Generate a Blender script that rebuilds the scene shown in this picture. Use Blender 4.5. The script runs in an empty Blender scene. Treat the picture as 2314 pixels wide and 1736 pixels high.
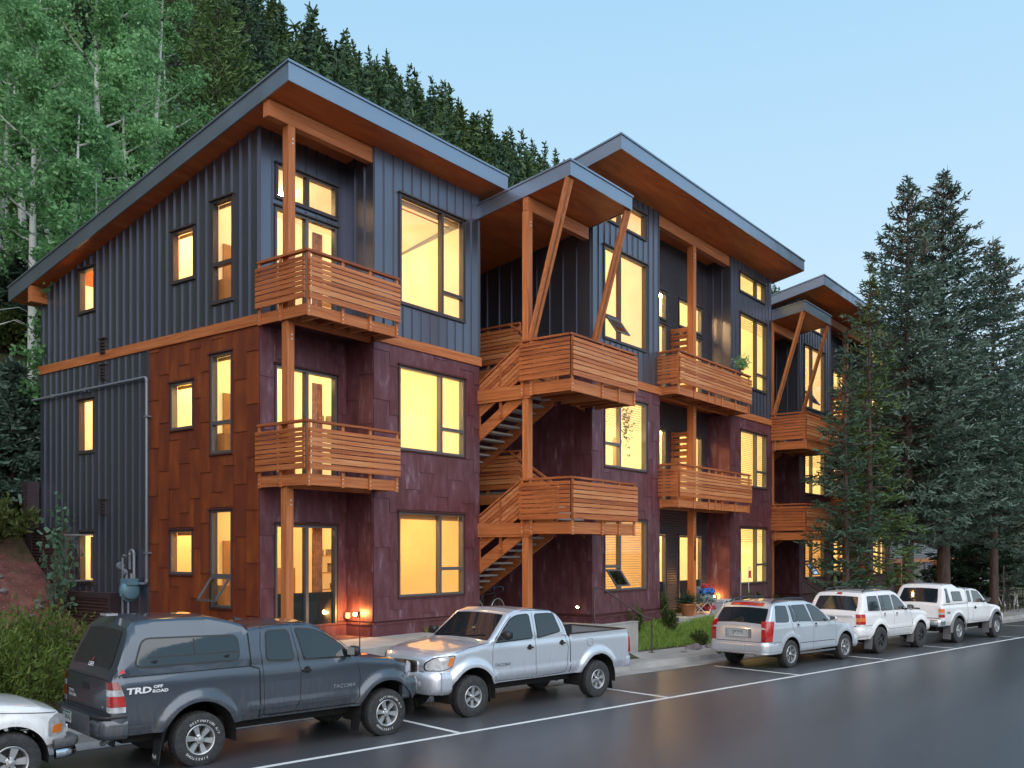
import bpy, bmesh, math, random
import numpy as np
from mathutils import Vector, Matrix
R = math.radians
scn = bpy.context.scene
COL = scn.collection
# ------------------------------------------------------------------ camera, sky, sun, exposure
AZ = math.atan2(1603, 2113)                       # heading of the view measured from the facade direction
CAM = (-15.2835, -15.6228, 3.04)
cd = bpy.data.cameras.new('camera'); cam = bpy.data.objects.new('camera', cd); COL.objects.link(cam)
cam.location = CAM
cam.rotation_euler = (R(90), 0, AZ - R(90))
cd.sensor_width = 36; cd.lens = 36 * 2113 / 2314
cd.shift_y = 378 / 2314; cd.clip_end = 4000; cd.clip_start = .1
scn.camera = cam
SUN_EL, SUN_ROT = 4.0, 280.0
w = bpy.data.worlds.new('World'); scn.world = w; w.use_nodes = True
nt = w.node_tree; bg = nt.nodes['Background']; WN = nt.nodes; WL = nt.links
# dusk sky: even blue overhead paling to the horizon, a low warm glow in the west (left of the picture)
sky = WN.new('ShaderNodeTexSky'); sky.sky_type = 'NISHITA'; sky.sun_disc = False
sky.sun_elevation = R(SUN_EL); sky.sun_rotation = R(SUN_ROT); sky.altitude = 2600
tcw = WN.new('ShaderNodeTexCoord'); sep = WN.new('ShaderNodeSeparateXYZ'); WL.new(tcw.outputs['Generated'], sep.inputs[0])
rmp = WN.new('ShaderNodeValToRGB'); el = rmp.color_ramp.elements
SKY = [(0, (.73, .84, .94)), (.12, (.66, .81, .935)), (.30, (.52, .74, .92)), (.48, (.41, .675, .905)), (.75, (.24, .52, .82)), (1, (.20, .46, .76))]
while len(el) < len(SKY): el.new(.5)
for k, (p, c) in enumerate(SKY): el[k].position = p; el[k].color = (*c, 1)
WL.new(sep.outputs['Z'], rmp.inputs[0])
dotn = WN.new('ShaderNodeVectorMath'); dotn.operation = 'DOT_PRODUCT'; dotn.inputs[1].default_value = Vector((-.97, -.05, .18)).normalized()
WL.new(tcw.outputs['Generated'], dotn.inputs[0])
mrw = WN.new('ShaderNodeMapRange'); mrw.inputs[1].default_value = .35; mrw.inputs[2].default_value = 1; WL.new(dotn.outputs['Value'], mrw.inputs[0])
pww = WN.new('ShaderNodeMath'); pww.operation = 'POWER'; pww.inputs[1].default_value = 1.6; WL.new(mrw.outputs[0], pww.inputs[0])
gl_ = WN.new('ShaderNodeVectorMath'); gl_.operation = 'SCALE'; gl_.inputs[0].default_value = (.75, .36, .16); WL.new(pww.outputs[0], gl_.inputs['Scale'])
ad_ = WN.new('ShaderNodeVectorMath'); ad_.operation = 'ADD'; WL.new(rmp.outputs[0], ad_.inputs[0]); WL.new(gl_.outputs[0], ad_.inputs[1])
ns_ = WN.new('ShaderNodeVectorMath'); ns_.operation = 'SCALE'; ns_.inputs['Scale'].default_value = .02; WL.new(sky.outputs[0], ns_.inputs[0])
a2_ = WN.new('ShaderNodeVectorMath'); a2_.operation = 'ADD'; WL.new(ad_.outputs[0], a2_.inputs[0]); WL.new(ns_.outputs[0], a2_.inputs[1])
WL.new(a2_.outputs[0], bg.inputs[0]); bg.inputs[1].default_value = 0.208
sl = bpy.data.lights.new('sun', 'SUN'); so = bpy.data.objects.new('sun', sl); COL.objects.link(so)
sl.energy = 0.50; sl.angle = R(80); sl.color = (1, .93, .86)                # very soft skylight from over the street
so.rotation_euler = (R(48), 0, R(-28))
scn.view_settings.view_transform = 'Standard'; scn.view_settings.look = 'None'
scn.view_settings.exposure = 2.3; scn.view_settings.gamma = 1
scn.render.engine = 'CYCLES'
scn.cycles.max_bounces = 6; scn.cycles.transparent_max_bounces = 12
# ------------------------------------------------------------------ materials
def new_mat(name):
    m = bpy.data.materials.new(name); m.use_nodes = True
    return m, m.node_tree, m.node_tree.nodes['Principled BSDF']
def P(name, col, rough=.5, metal=0, emit=None, es=1, coat=0, spec=.5, ior=1.5, var=0, vscale=3, bump=0, bscale=40, rvar=0, island=0, vvec=(1, 1, 1)):
    m, t, b = new_mat(name)
    b.inputs['Base Color'].default_value = (*col, 1)
    b.inputs['Roughness'].default_value = rough; b.inputs['Metallic'].default_value = metal
    b.inputs['Coat Weight'].default_value = coat; b.inputs['Coat Roughness'].default_value = .05
    b.inputs['IOR'].default_value = ior; b.inputs['Specular IOR Level'].default_value = spec
    if emit: b.inputs['Emission Color'].default_value = (*emit, 1); b.inputs['Emission Strength'].default_value = es
    N = t.nodes; L = t.links
    if var or bump or rvar or island:
        tc = N.new('ShaderNodeTexCoord'); mp = N.new('ShaderNodeMapping'); mp.inputs['Scale'].default_value = vvec
        L.new(tc.outputs['Object'], mp.inputs[0])
        nz = N.new('ShaderNodeTexNoise'); nz.inputs['Scale'].default_value = vscale; nz.inputs['Detail'].default_value = 6
        L.new(mp.outputs[0], nz.inputs[0])
        src = None
        if var:
            mr = N.new('ShaderNodeMapRange'); mr.inputs[1].default_value = .3; mr.inputs[2].default_value = .7
            mr.inputs[3].default_value = 1 - var; mr.inputs[4].default_value = 1 + var
            L.new(nz.outputs[0], mr.inputs[0]); src = mr.outputs[0]
        if island:
            g = N.new('ShaderNodeNewGeometry'); mr = N.new('ShaderNodeMapRange')
            mr.inputs[3].default_value = 1 - island; mr.inputs[4].default_value = 1 + island
            L.new(g.outputs['Random Per Island'], mr.inputs[0])
            if src:
                mu = N.new('ShaderNodeMath'); mu.operation = 'MULTIPLY'; L.new(src, mu.inputs[0]); L.new(mr.outputs[0], mu.inputs[1]); src = mu.outputs[0]
            else: src = mr.outputs[0]
        if src:
            vm = N.new('ShaderNodeVectorMath'); vm.operation = 'SCALE'; vm.inputs[0].default_value = col
            L.new(src, vm.inputs['Scale']); L.new(vm.outputs[0], b.inputs['Base Color'])
        if rvar:
            mr = N.new('ShaderNodeMapRange'); mr.inputs[1].default_value = .3; mr.inputs[2].default_value = .7
            mr.inputs[3].default_value = max(0, rough - rvar); mr.inputs[4].default_value = min(1, rough + rvar)
            L.new(nz.outputs[0], mr.inputs[0]); L.new(mr.outputs[0], b.inputs['Roughness'])
        if bump:
            n2 = N.new('ShaderNodeTexNoise'); n2.inputs['Scale'].default_value = bscale; n2.inputs['Detail'].default_value = 4
            L.new(mp.outputs[0], n2.inputs[0])
            bp = N.new('ShaderNodeBump'); bp.inputs['Strength'].default_value = bump; bp.inputs['Distance'].default_value = .02
            L.new(n2.outputs[0], bp.inputs['Height']); L.new(bp.outputs[0], b.inputs['Normal'])
    return m
def ramp_mat(name, stops, rough=.6, metal=0, scale=2, vvec=(1, 1, 1), detail=8, island=0., bump=0, bscale=30, coat=0, dist=0, spec=.5):
    m, t, b = new_mat(name); N = t.nodes; L = t.links
    b.inputs['Roughness'].default_value = rough; b.inputs['Metallic'].default_value = metal; b.inputs['Coat Weight'].default_value = coat
    b.inputs['Specular IOR Level'].default_value = spec
    tc = N.new('ShaderNodeTexCoord'); mp = N.new('ShaderNodeMapping'); mp.inputs['Scale'].default_value = vvec
    L.new(tc.outputs['Object'], mp.inputs[0])
    nz = N.new('ShaderNodeTexNoise'); nz.inputs['Scale'].default_value = scale; nz.inputs['Detail'].default_value = detail
    nz.inputs['Distortion'].default_value = dist; nz.inputs['Roughness'].default_value = .65
    L.new(mp.outputs[0], nz.inputs[0]); f = nz.outputs[0]
    if island:
        g = N.new('ShaderNodeNewGeometry'); a = N.new('ShaderNodeMath'); a.operation = 'MULTIPLY_ADD'
        a.inputs[1].default_value = island; L.new(g.outputs['Random Per Island'], a.inputs[0])
        s = N.new('ShaderNodeMath'); s.operation = 'SUBTRACT'; s.inputs[1].default_value = island * .5; L.new(f, s.inputs[0]); L.new(s.outputs[0], a.inputs[2]); f = a.outputs[0]
        # shift the pattern for every board or sheet, so that none repeats its neighbour
        ad = N.new('ShaderNodeVectorMath'); ad.operation = 'ADD'; sc = N.new('ShaderNodeVectorMath'); sc.operation = 'SCALE'
        sc.inputs[0].default_value = (37, 53, 71); L.new(g.outputs['Random Per Island'], sc.inputs['Scale'])
        L.new(mp.outputs[0], ad.inputs[0]); L.new(sc.outputs[0], ad.inputs[1]); L.new(ad.outputs[0], nz.inputs[0])
    cr = N.new('ShaderNodeValToRGB'); e = cr.color_ramp.elements
    while len(e) < len(stops): e.new(.5)
    for k, (p, c) in enumerate(stops): e[k].position = p; e[k].color = (*c, 1)
    L.new(f, cr.inputs[0]); L.new(cr.outputs[0], b.inputs['Base Color'])
    if bump:
        n2 = N.new('ShaderNodeTexNoise'); n2.inputs['Scale'].default_value = bscale; n2.inputs['Detail'].default_value = 5
        L.new(mp.outputs[0], n2.inputs[0])
        bp = N.new('ShaderNodeBump'); bp.inputs['Strength'].default_value = bump; bp.inputs['Distance'].default_value = .02
        L.new(n2.outputs[0], bp.inputs['Height']); L.new(bp.outputs[0], b.inputs['Normal'])
    return m
M = {}
# charcoal standing seam sheet: painted metal with a satin gloss and slight oil canning
M['seam'] = P('charcoal_seam_metal', (.18, .193, .24), .33, .85, rvar=.04, bump=.10, bscale=1.3, vscale=1.1, vvec=(1, 1, .5))
M['fascia'] = P('fascia_metal', (.30, .36, .45), .36, .85, rvar=.08, bump=.3, bscale=1.1, vscale=2.)
M['roofing'] = P('roofing_membrane', (.05, .05, .055), .6)
M['trim'] = P('dark_window_metal', (.085, .075, .08), .45, .4)
M['trim2'] = P('grey_aluminium', (.16, .165, .17), .42, .5)
M['rust_base'] = P('dark_rust_steel', (.075, .024, .022), .7)  # darker rust steel behind the sheets and on window flashings
M['corten_front'] = ramp_mat('weathered_steel_purple', [(.25, (.115, .038, .044)), (.46, (.155, .056, .068)), (.60, (.20, .088, .110)), (.76, (.38, .29, .36))], .42, .35, scale=2.6, vvec=(1.8, 1.8, .5), island=.06, bump=.12, bscale=20)
M['corten_side'] = ramp_mat('weathered_steel_orange', [(.25, (.13, .028, .015)), (.45, (.185, .040, .015)), (.60, (.26, .060, .015)), (.76, (.35, .100, .020))], .55, .2, scale=1.6, vvec=(1.4, 1.4, .45), island=.11, bump=.12, bscale=20)
wd = [(.22, (.20, .045, .014)), (.42, (.42, .122, .034)), (.60, (.54, .185, .060)), (.78, (.64, .29, .125))]
for ax, vv in (('x', (.35, 9, 9)), ('y', (9, .35, 9)), ('z', (9, 9, .35))):
    M['wood_' + ax] = ramp_mat('cedar_board_' + ax, wd, .55, scale=2.0, vvec=vv, island=.36, bump=.2, bscale=9, dist=.6)
M['soffit'] = ramp_mat('plywood_soffit', [(.3, (.38, .085, .020)), (.55, (.54, .140, .030)), (.75, (.66, .22, .055))], .5, scale=1.1, vvec=(.5, 3, 3), dist=1.2)
M['concrete'] = P('concrete', (.36, .35, .335), .8, var=.18, vscale=2.5, bump=.3, bscale=60)
M['bolt'] = P('galvanised_steel', (.75, .75, .75), .35, .7)
M['corr'] = P('corrugated_steel', (.15, .14, .16), .32, .75)
M['corr_brown'] = P('corrugated_brown_steel', (.085, .050, .050), .45, .5)
M['flash_brown'] = P('brown_flashing', (.10, .075, .085), .4, .6)
def glass_mat():
    m, t, b = new_mat('window_glass'); N = t.nodes; L = t.links; N.remove(b)
    tr = N.new('ShaderNodeBsdfTransparent'); gl = N.new('ShaderNodeBsdfGlossy'); gl.inputs['Roughness'].default_value = .02
    fr = N.new('ShaderNodeFresnel'); fr.inputs[0].default_value = 1.6; mx = N.new('ShaderNodeMixShader')
    L.new(fr.outputs[0], mx.inputs[0]); L.new(tr.outputs[0], mx.inputs[1]); L.new(gl.outputs[0], mx.inputs[2])
    L.new(mx.outputs[0], N['Material Output'].inputs[0]); return m
M['glass'] = glass_mat()
def room(name, col, em, es): return P(name, col, .8, emit=em, es=es, var=.1, vscale=1.2)  # room surfaces glow faintly themselves, standing in for spread lamplight
M['room_w'] = room('glowing_room_cream', (.7, .55, .35), (1, .70, .34), .135)
M['room_y'] = room('glowing_room_yellow', (.7, .6, .3), (1, .75, .33), .145)
M['room_a'] = room('glowing_room_amber', (.6, .4, .2), (1, .60, .18), .105)
M['lamp'] = P('lamp_glow', (1, .8, .5), .5, emit=(1, .68, .32), es=34)
M['lamp_hot'] = P('floor_lamp_glow', (1, .7, .4), .5, emit=(1, .5, .14), es=25)
M['blind'] = P('roller_blind', (.55, .36, .16), .8)
M['curtain'] = P('curtain_cloth', (.5, .22, .10), .8, var=.3, vscale=8)
M['black'] = P('black_plastic', (.018, .018, .02), .45)
M['tyre'] = P('tyre_rubber', (.035, .036, .038), .75, var=.35, vscale=18, bump=.7, bscale=55)
M['chrome'] = P('chrome', (.72, .74, .76), .14, 1)
M['alloy'] = P('alloy_rim', (.52, .53, .54), .35, .75)
M['white_text'] = P('white_decal', (.75, .76, .78), .5)
M['steel_rail'] = P('brown_steel_rail', (.10, .075, .07), .45, .5)
# ------------------------------------------------------------------ mesh helpers
S_ = 1.15
def U(p): return (p[0] * S_, p[1] * S_, 3.04 + S_ * (p[2] - 3.04))     # survey units of the building -> metres
ORG = [(0, 0, 0)]                                    # base point of the thing being built; its parts are stored relative to it
class MB:
    def __init__(s, T=None): s.v = []; s.f = []; s.m = []; s.T = T; s.k = 0
    def add(s, vs, fs, m=None):
        o = len(s.v); s.v += [tuple(p) for p in vs]
        for f in fs: s.f.append(tuple(i + o for i in f)); s.m.append(s.k if m is None else m)
    def poly(s, pts, m=None): s.add(pts, [tuple(range(len(pts)))], m)
    def hexa(s, p, m=None):
        s.add(p, [(0, 3, 2, 1), (4, 5, 6, 7), (0, 1, 5, 4), (1, 2, 6, 5), (2, 3, 7, 6), (3, 0, 4, 7)], m)
    def box(s, x0, x1, y0, y1, z0, z1, m=None):
        s.hexa([(x0, y0, z0), (x1, y0, z0), (x1, y1, z0), (x0, y1, z0), (x0, y0, z1), (x1, y0, z1), (x1, y1, z1), (x0, y1, z1)], m)
    def beam(s, a, b, w, h, m=None, up=(0, 0, 1)):
        a = Vector(a); b = Vector(b); d = (b - a).normalized(); sd = d.cross(Vector(up))
        if sd.length < 1e-4: sd = Vector((1, 0, 0))
        sd.normalize(); u = sd.cross(d)
        q = []
        for c in (a, b):
            for i, j in ((-1, -1), (1, -1), (1, 1), (-1, 1)): q.append(c + sd * (i * w / 2) + u * (j * h / 2))
        s.hexa(q, m)
    def tube(s, pts, r, n=8, m=None, cap=True):
        pts = [Vector(p) for p in pts]; rr = r if isinstance(r, (list, tuple)) else [r] * len(pts)
        vs = []; prev = None
        for i, p in enumerate(pts):
            d = (pts[min(i + 1, len(pts) - 1)] - pts[max(i - 1, 0)])
            if d.length < 1e-6: d = Vector((0, 0, 1))
            d.normalize()
            if prev is None:
                a = Vector((0, 0, 1)) if abs(d.z) < .9 else Vector((1, 0, 0)); e1 = d.cross(a).normalized()
            else: e1 = (prev - d * prev.dot(d)).normalized()
            prev = e1; e2 = d.cross(e1)
            for k in range(n):
                an = 2 * math.pi * k / n; vs.append(p + (e1 * math.cos(an) + e2 * math.sin(an)) * rr[i])
        fs = []
        for i in range(len(pts) - 1):
            for k in range(n): fs.append((i * n + k, i * n + (k + 1) % n, (i + 1) * n + (k + 1) % n, (i + 1) * n + k))
        if cap: fs.append(tuple(range(n))[::-1]); fs.append(tuple(range((len(pts) - 1) * n, len(pts) * n)))
        s.add(vs, fs, m)
    def lathe(s, prof, c=(0, 0, 0), axis='z', n=24, m=None):
        vs = []; fs = []
        for (r, h) in prof:
            for k in range(n):
                a = 2 * math.pi * k / n; x, y = r * math.cos(a), r * math.sin(a)
                q = {'z': (x, y, h), 'y': (x, h, y), 'x': (h, x, y)}[axis]
                vs.append((q[0] + c[0], q[1] + c[1], q[2] + c[2]))
        for i in range(len(prof) - 1):
            for k in range(n): fs.append((i * n + k, i * n + (k + 1) % n, (i + 1) * n + (k + 1) % n, (i + 1) * n + k))
        s.add(vs, fs, m)
    def build(s, name, mats, parent=None, origin=None, smooth=None):
        origin = ORG[0]
        if not isinstance(mats, (list, tuple)): mats = [mats]
        vs = [s.T(p) for p in s.v] if s.T else s.v
        vs = [(p[0] - origin[0], p[1] - origin[1], p[2] - origin[2]) for p in vs]
        me = bpy.data.meshes.new(name); me.from_pydata(vs, [], s.f)
        for m in mats: me.materials.append(M[m] if isinstance(m, str) else m)
        me.polygons.foreach_set('material_index', s.m)
        if smooth is not None:
            me.polygons.foreach_set('use_smooth', [True] * len(s.f))
            bm = bmesh.new(); bm.from_mesh(me); bmesh.ops.remove_doubles(bm, verts=bm.verts, dist=2e-4)
            bmesh.ops.dissolve_degenerate(bm, dist=1e-5, edges=bm.edges)
            bmesh.ops.recalc_face_normals(bm, faces=bm.faces)
            for e in bm.edges:
                if len(e.link_faces) == 2 and e.calc_face_angle(0) > R(smooth): e.smooth = False
            bm.to_mesh(me); bm.free()
        o = bpy.data.objects.new(name, me); COL.objects.link(o)
        if parent: o.parent = parent
        return o
def tag(o, label=None, cat=None, group=None, kind=None):
    if label: o['label'] = label
    if cat: o['category'] = cat
    if group: o['group'] = group
    if kind: o['kind'] = kind
    return o
def empty(name, loc, rz=0):
    o = bpy.data.objects.new(name, None); COL.objects.link(o); o.location = loc; o.rotation_euler = (0, 0, rz); o.empty_display_size = .2
    return o
def copy_tree(o, parent=None):
    c = o.copy(); COL.objects.link(c)
    if parent: c.parent = parent
    for ch in list(o.children): copy_tree(ch, c)
    return c
def text_mesh(txt, size=1, bold=0, extrude=0, space=1, align='CENTER'):
    cu = bpy.data.curves.new('t', 'FONT'); cu.body = txt; cu.size = size; cu.offset = bold; cu.extrude = extrude; cu.space_character = space
    cu.align_x = align; cu.align_y = 'CENTER'; cu.resolution_u = 2
    ob = bpy.data.objects.new('t', cu); COL.objects.link(ob); dg = bpy.context.evaluated_depsgraph_get()
    me = bpy.data.meshes.new_from_object(ob.evaluated_get(dg))
    v = [tuple(q.co) for q in me.vertices]; f = [tuple(p.vertices) for p in me.polygons]
    bpy.data.objects.remove(ob); bpy.data.curves.remove(cu); bpy.data.meshes.remove(me)
    return v, f
def add_text(mb, txt, size, fn, m=None, bold=0, space=1, sx=1, sy=1, shear=0, align='CENTER'):
    v, f = text_mesh(txt, size, bold, 0, space, align)
    mb.add([fn(x * sx + y * shear, y * sy) for x, y, z in v], f, m)
# ------------------------------------------------------------------ the apartment blocks (survey units, mapped by U)
def PF(y0): return lambda s, z, o: (s, y0 - o, z)              # faces the street
def PL(x0): return lambda s, z, o: (x0 - o, s, z)              # faces left
def PR(x0): return lambda s, z, o: (x0 + o, s, z)
def pbox(mb, pl, s0, s1, z0, z1, o0, o1, m=None, zt=None):
    za, zb_ = (z1, z1) if zt is None else zt
    q = [pl(s0, z0, o1), pl(s1, z0, o1), pl(s1, z0, o0), pl(s0, z0, o0), pl(s0, za, o1), pl(s1, zb_, o1), pl(s1, zb_, o0), pl(s0, za, o0)]
    mb.hexa(q, m)
def wall(mb, pl, s0, s1, z0, top, holes, o=0., m=None):
    if not callable(top): tv = top; top = lambda s: tv
    ss = sorted({s0, s1} | {h[0] for h in holes if s0 < h[0] < s1} | {h[1] for h in holes if s0 < h[1] < s1})
    for a, b in zip(ss, ss[1:]):
        c = (a + b) / 2; hs = sorted([(h[2], h[3]) for h in holes if h[0] <= c <= h[1] and h[2] < top(c)])
        z = z0
        for h0, h1 in hs:
            if h0 > z: mb.poly([pl(a, z, o), pl(b, z, o), pl(b, h0, o), pl(a, h0, o)], m)
            z = max(z, h1)
        if top(c) > z: mb.poly([pl(a, z, o), pl(b, z, o), pl(b, top(b), o), pl(a, top(a), o)], m)
    for h in holes:                                            # reveals
        a, b, c, d = h
        if b < s0 or a > s1 or d < z0 or c > top((a + b) / 2): continue
        for e in (((a, c), (a, d)), ((a, d), (b, d)), ((b, d), (b, c)), ((b, c), (a, c))):
            mb.poly([pl(*e[0], o), pl(*e[1], o), pl(*e[1], o - .14), pl(*e[0], o - .14)], m)
def seams(mb, pl, s0, s1, z0, top, holes, sp=.275, start=None, m=None):
    if not callable(top): tv = top; top = lambda s: tv
    s = s0 + .02 if start is None else start
    while s < s1 - .01:
        z = z0
        for h0, h1 in sorted([(h[2] - .06, h[3] + .06) for h in holes if h[0] - .06 < s < h[1] + .06 and h[2] - .06 < top(s)]):
            if h0 > z + .03: pbox(mb, pl, s - .007, s + .007, z, h0, 0, .030, m)
            z = max(z, h1)
        if top(s) > z + .03: pbox(mb, pl, s - .007, s + .007, z, top(s) - .004, 0, .030, m)
        s += sp
def sheets(mb, pl, s0, s1, z0, z1, holes, w_=.45, h_=1.0, m=None, seed=0):
    rs = [0, .5, .22, .72, .1, .6]
    i = 0; s = s0
    while s < s1 - .02:
        e = min(s + w_, s1); off = rs[(i + seed) % 6] * h_
        z = z0 - h_ + off
        while z < z1:
            rects = [(s + .0006, e - .0006, max(z0, z) + .001, min(z1, z + h_) - .001)]
            for h in holes:
                H = (h[0] - .03, h[1] + .03, h[2] - .03, h[3] + .05); out = []
                for r in rects:
                    if r[1] <= H[0] or r[0] >= H[1] or r[3] <= H[2] or r[2] >= H[3]: out.append(r); continue
                    if r[0] < H[0]: out.append((r[0], H[0], r[2], r[3]))
                    if r[1] > H[1]: out.append((H[1], r[1], r[2], r[3]))
                    a, b = max(r[0], H[0]), min(r[1], H[1])
                    if r[2] < H[2]: out.append((a, b, r[2], H[2]))
                    if r[3] > H[3]: out.append((a, b, H[3], r[3]))
                rects = out
            for r in rects:
                if r[3] - r[2] > .02 and r[1] - r[0] > .02:
                    # each sheet laps over the one below: its lower edge stands a little proud
                    q = [pl(r[0], r[2], .024), pl(r[1], r[2], .024), pl(r[1], r[2], .004), pl(r[0], r[2], .004),
                         pl(r[0], r[3], .010), pl(r[1], r[3], .010), pl(r[1], r[3], .003), pl(r[0], r[3], .003)]
                    mb.hexa(q, m)
            z += h_
        s = e; i += 1
def window(bld, pl, s0, s1, z0, z1, vm=(), hm=(), opens=(), style='trim2', head='rust', blind=0, label=None, dark=None, slat=0):
    og = bld.location
    f = MB(U); t = .045
    pbox(f, pl, s0, s0 + t, z0, z1, -.10, .022); pbox(f, pl, s1 - t, s1, z0, z1, -.10, .022)
    pbox(f, pl, s0 + t, s1 - t, z0, z0 + t, -.10, .022); pbox(f, pl, s0 + t, s1 - t, z1 - t, z1, -.10, .022)
    for s in vm: pbox(f, pl, s - .035, s + .035, z0 + t, z1 - t, -.098, .018)
    for a, b, z in hm: pbox(f, pl, a + .03, b - .03, z - .035, z + .035, -.096, .020)
    pbox(f, pl, s0 - .05, s1 + .05, z1 + .004, z1 + .034, 0, .07, 1); pbox(f, pl, s0 - .03, s0 - .004, z0, z1, 0, .035, 1)
    pbox(f, pl, s0 - .03, s1 + .03, z0 - .034, z0 - .004, 0, .05, 1); pbox(f, pl, s1 + .004, s1 + .03, z0, z1, 0, .035, 1)
    fr = f.build('window', [style, 'rust_base' if head == 'rust' else 'trim'], bld, og)
    g = MB(U); ss = [s0 + t] + list(vm) + [s1 - t]
    q = [pl(s0 + t, z0 + t, -.05), pl(s1 - t, z0 + t, -.05), pl(s1 - t, z1 - t, -.05), pl(s0 + t, z1 - t, -.05)]
    nv = (Vector(q[1]) - Vector(q[0])).cross(Vector(q[3]) - Vector(q[0])); g.poly(q if nv.dot(Vector(pl(s0, z0, 1)) - Vector(pl(s0, z0, 0))) > 0 else q[::-1])   # facing outdoors
    g.build('pane', 'glass', fr)
    if blind:
        b = MB(U); pbox(b, pl, s0 + t, s1 - t, z1 - t - blind, z1 - t, -.135, -.115); b.build('blind', 'blind', fr, )
    if slat:
        b = MB(U); z = z1 - t - .04
        while z > z0 + t + (z1 - z0) * (1 - slat): pbox(b, pl, s0 + t + .01, s1 - t - .01, z, z + .016, -.135, -.12); z -= .062
        b.build('venetian_blind', 'blind_slat', fr)
    if dark:
        b = MB(U); pbox(b, pl, s0 + t, s1 - t, z0 + t, dark, -.075, -.06); b.build('privacy_film', 'film', fr)
    for (a, b_, c, d, kind) in opens:                          # an awning or casement sash pushed open
        m = MB(U); ang = .62 if kind == 'awning' else 1.25
        H = d - c; W_ = b_ - a
        if kind == 'awning':
            fn = lambda s, k: pl(s, d - k * H * math.cos(ang), .03 + k * H * math.sin(ang))
            co = [(a, 0), (b_, 0), (b_, 1), (a, 1)]
            Pq = lambda s, k: fn(s, k)
        else:
            Pq = lambda s, k: pl(a + (s - a) * math.cos(ang), d - k * H, .03 + (s - a) * math.sin(ang))
        for (sa, sb, ka, kb) in ((a, b_, 0, .07), (a, b_, .93, 1), (a, a + .05, .07, .93), (b_ - .05, b_, .07, .93)):
            m.beam(Pq((sa + sb) / 2, ka) if sb - sa < kb - ka or sb - sa < .1 else Pq(sa, (ka + kb) / 2), Pq((sa + sb) / 2, kb) if sb - sa < .1 else Pq(sb, (ka + kb) / 2), .04, .035)
        so_ = m.build('open_sash', 'trim2', fr)
        g = MB(U); g.poly([Pq(a + .04, .06), Pq(b_ - .04, .06), Pq(b_ - .04, .94), Pq(a + .04, .94)]); g.build('sash_pane', 'glass', fr)
    return fr
M['blind_slat'] = P('blind_slat', (.62, .48, .30), .7)
M['film'] = P('dark_privacy_film', (.05, .06, .055), .25)
def interior(bld, x0, x1, y0, y1, z0, z1, mat, open_='f', topf=None, furn=0):
    mb = MB(U); t = (lambda x, y: z1) if topf is None else topf
    A = (x0, y0); B = (x1, y0); C_ = (x1, y1); D = (x0, y1)
    def side(p, q): mb.poly([(p[0], p[1], z0), (q[0], q[1], z0), (q[0], q[1], t(*q)), (p[0], p[1], t(*p))])
    if 'f' not in open_: side(A, B)
    if 'l' not in open_: side(D, A)
    if 'r' not in open_: side(B, C_)
    side(C_, D)
    mb.poly([(*A, t(*A)), (*B, t(*B)), (*C_, t(*C_)), (*D, t(*D))]); mb.poly([(*A, z0), (*D, z0), (*C_, z0), (*B, z0)], 1)
    if furn:                                                    # skirting, a door, a picture and a cupboard on the back wall
        r_ = random.Random(furn)
        xa = x0 + .3 + r_.random() * .4
        mb.box(xa, xa + .75, y1 - .05, y1 - .01, z0, z0 + 1.8, 1); 
        xb = x1 - .9 - r_.random() * .5
        mb.box(xb, xb + .5, y1 - .04, y1 - .01, z0 + 1.1, z0 + 1.6, 2)
        mb.box(x0 + .02, x0 + .3, y1 - .6, y1 - .02, z0, z0 + .9, 1)
        x = x0 + 1.2
        while x < x1 - 1:                                       # shelves, frames and tall cupboards along the back wall
            k = r_.randrange(4); w_ = r_.uniform(.35, .8)
            if k == 0:
                for j in range(3): mb.box(x, x + w_, y1 - .22, y1 - .012, z0 + .7 + j * .38, z0 + .73 + j * .38, 1)
                for j in range(7): a = x + r_.random() * (w_ - .1); q = z0 + .73 + r_.randrange(3) * .38; mb.box(a, a + .06, y1 - .18, y1 - .05, q, q + r_.uniform(.1, .26), 2)
            elif k == 1: mb.box(x, x + w_, y1 - .035, y1 - .012, z0 + 1.0, z0 + 1.0 + w_ * .8, 2)
            elif k == 2: mb.box(x, x + w_, y1 - .4, y1 - .012, z0, z0 + r_.uniform(.8, 1.7), 1)
            x += w_ + r_.uniform(.5, 1.1)
    nl = max(1, round((x1 - x0) / 2.4))
    for k in range(nl):
        xc = x0 + (x1 - x0) * (k + .5) / nl; yc = y0 + (y1 - y0) * .55; zc = t(xc, yc) - .03
        mb.lathe([(0, zc), (.14, zc), (.14, zc - .05), (0, zc - .06)], (xc, yc, 0), 'z', 12, 3)
    mb.build('room', [mat, 'wood_room', 'picture', 'lamp'], bld, bld.location)
M['wood_room'] = P('glowing_room_wood', (.32, .17, .07), .6, emit=(.5, .18, .04), es=.06, var=.2)  # wood given a weak warm glow of its own, as if lamplit
M['picture'] = P('room_picture', (.25, .22, .2), .6, var=.6, vscale=9)
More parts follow.
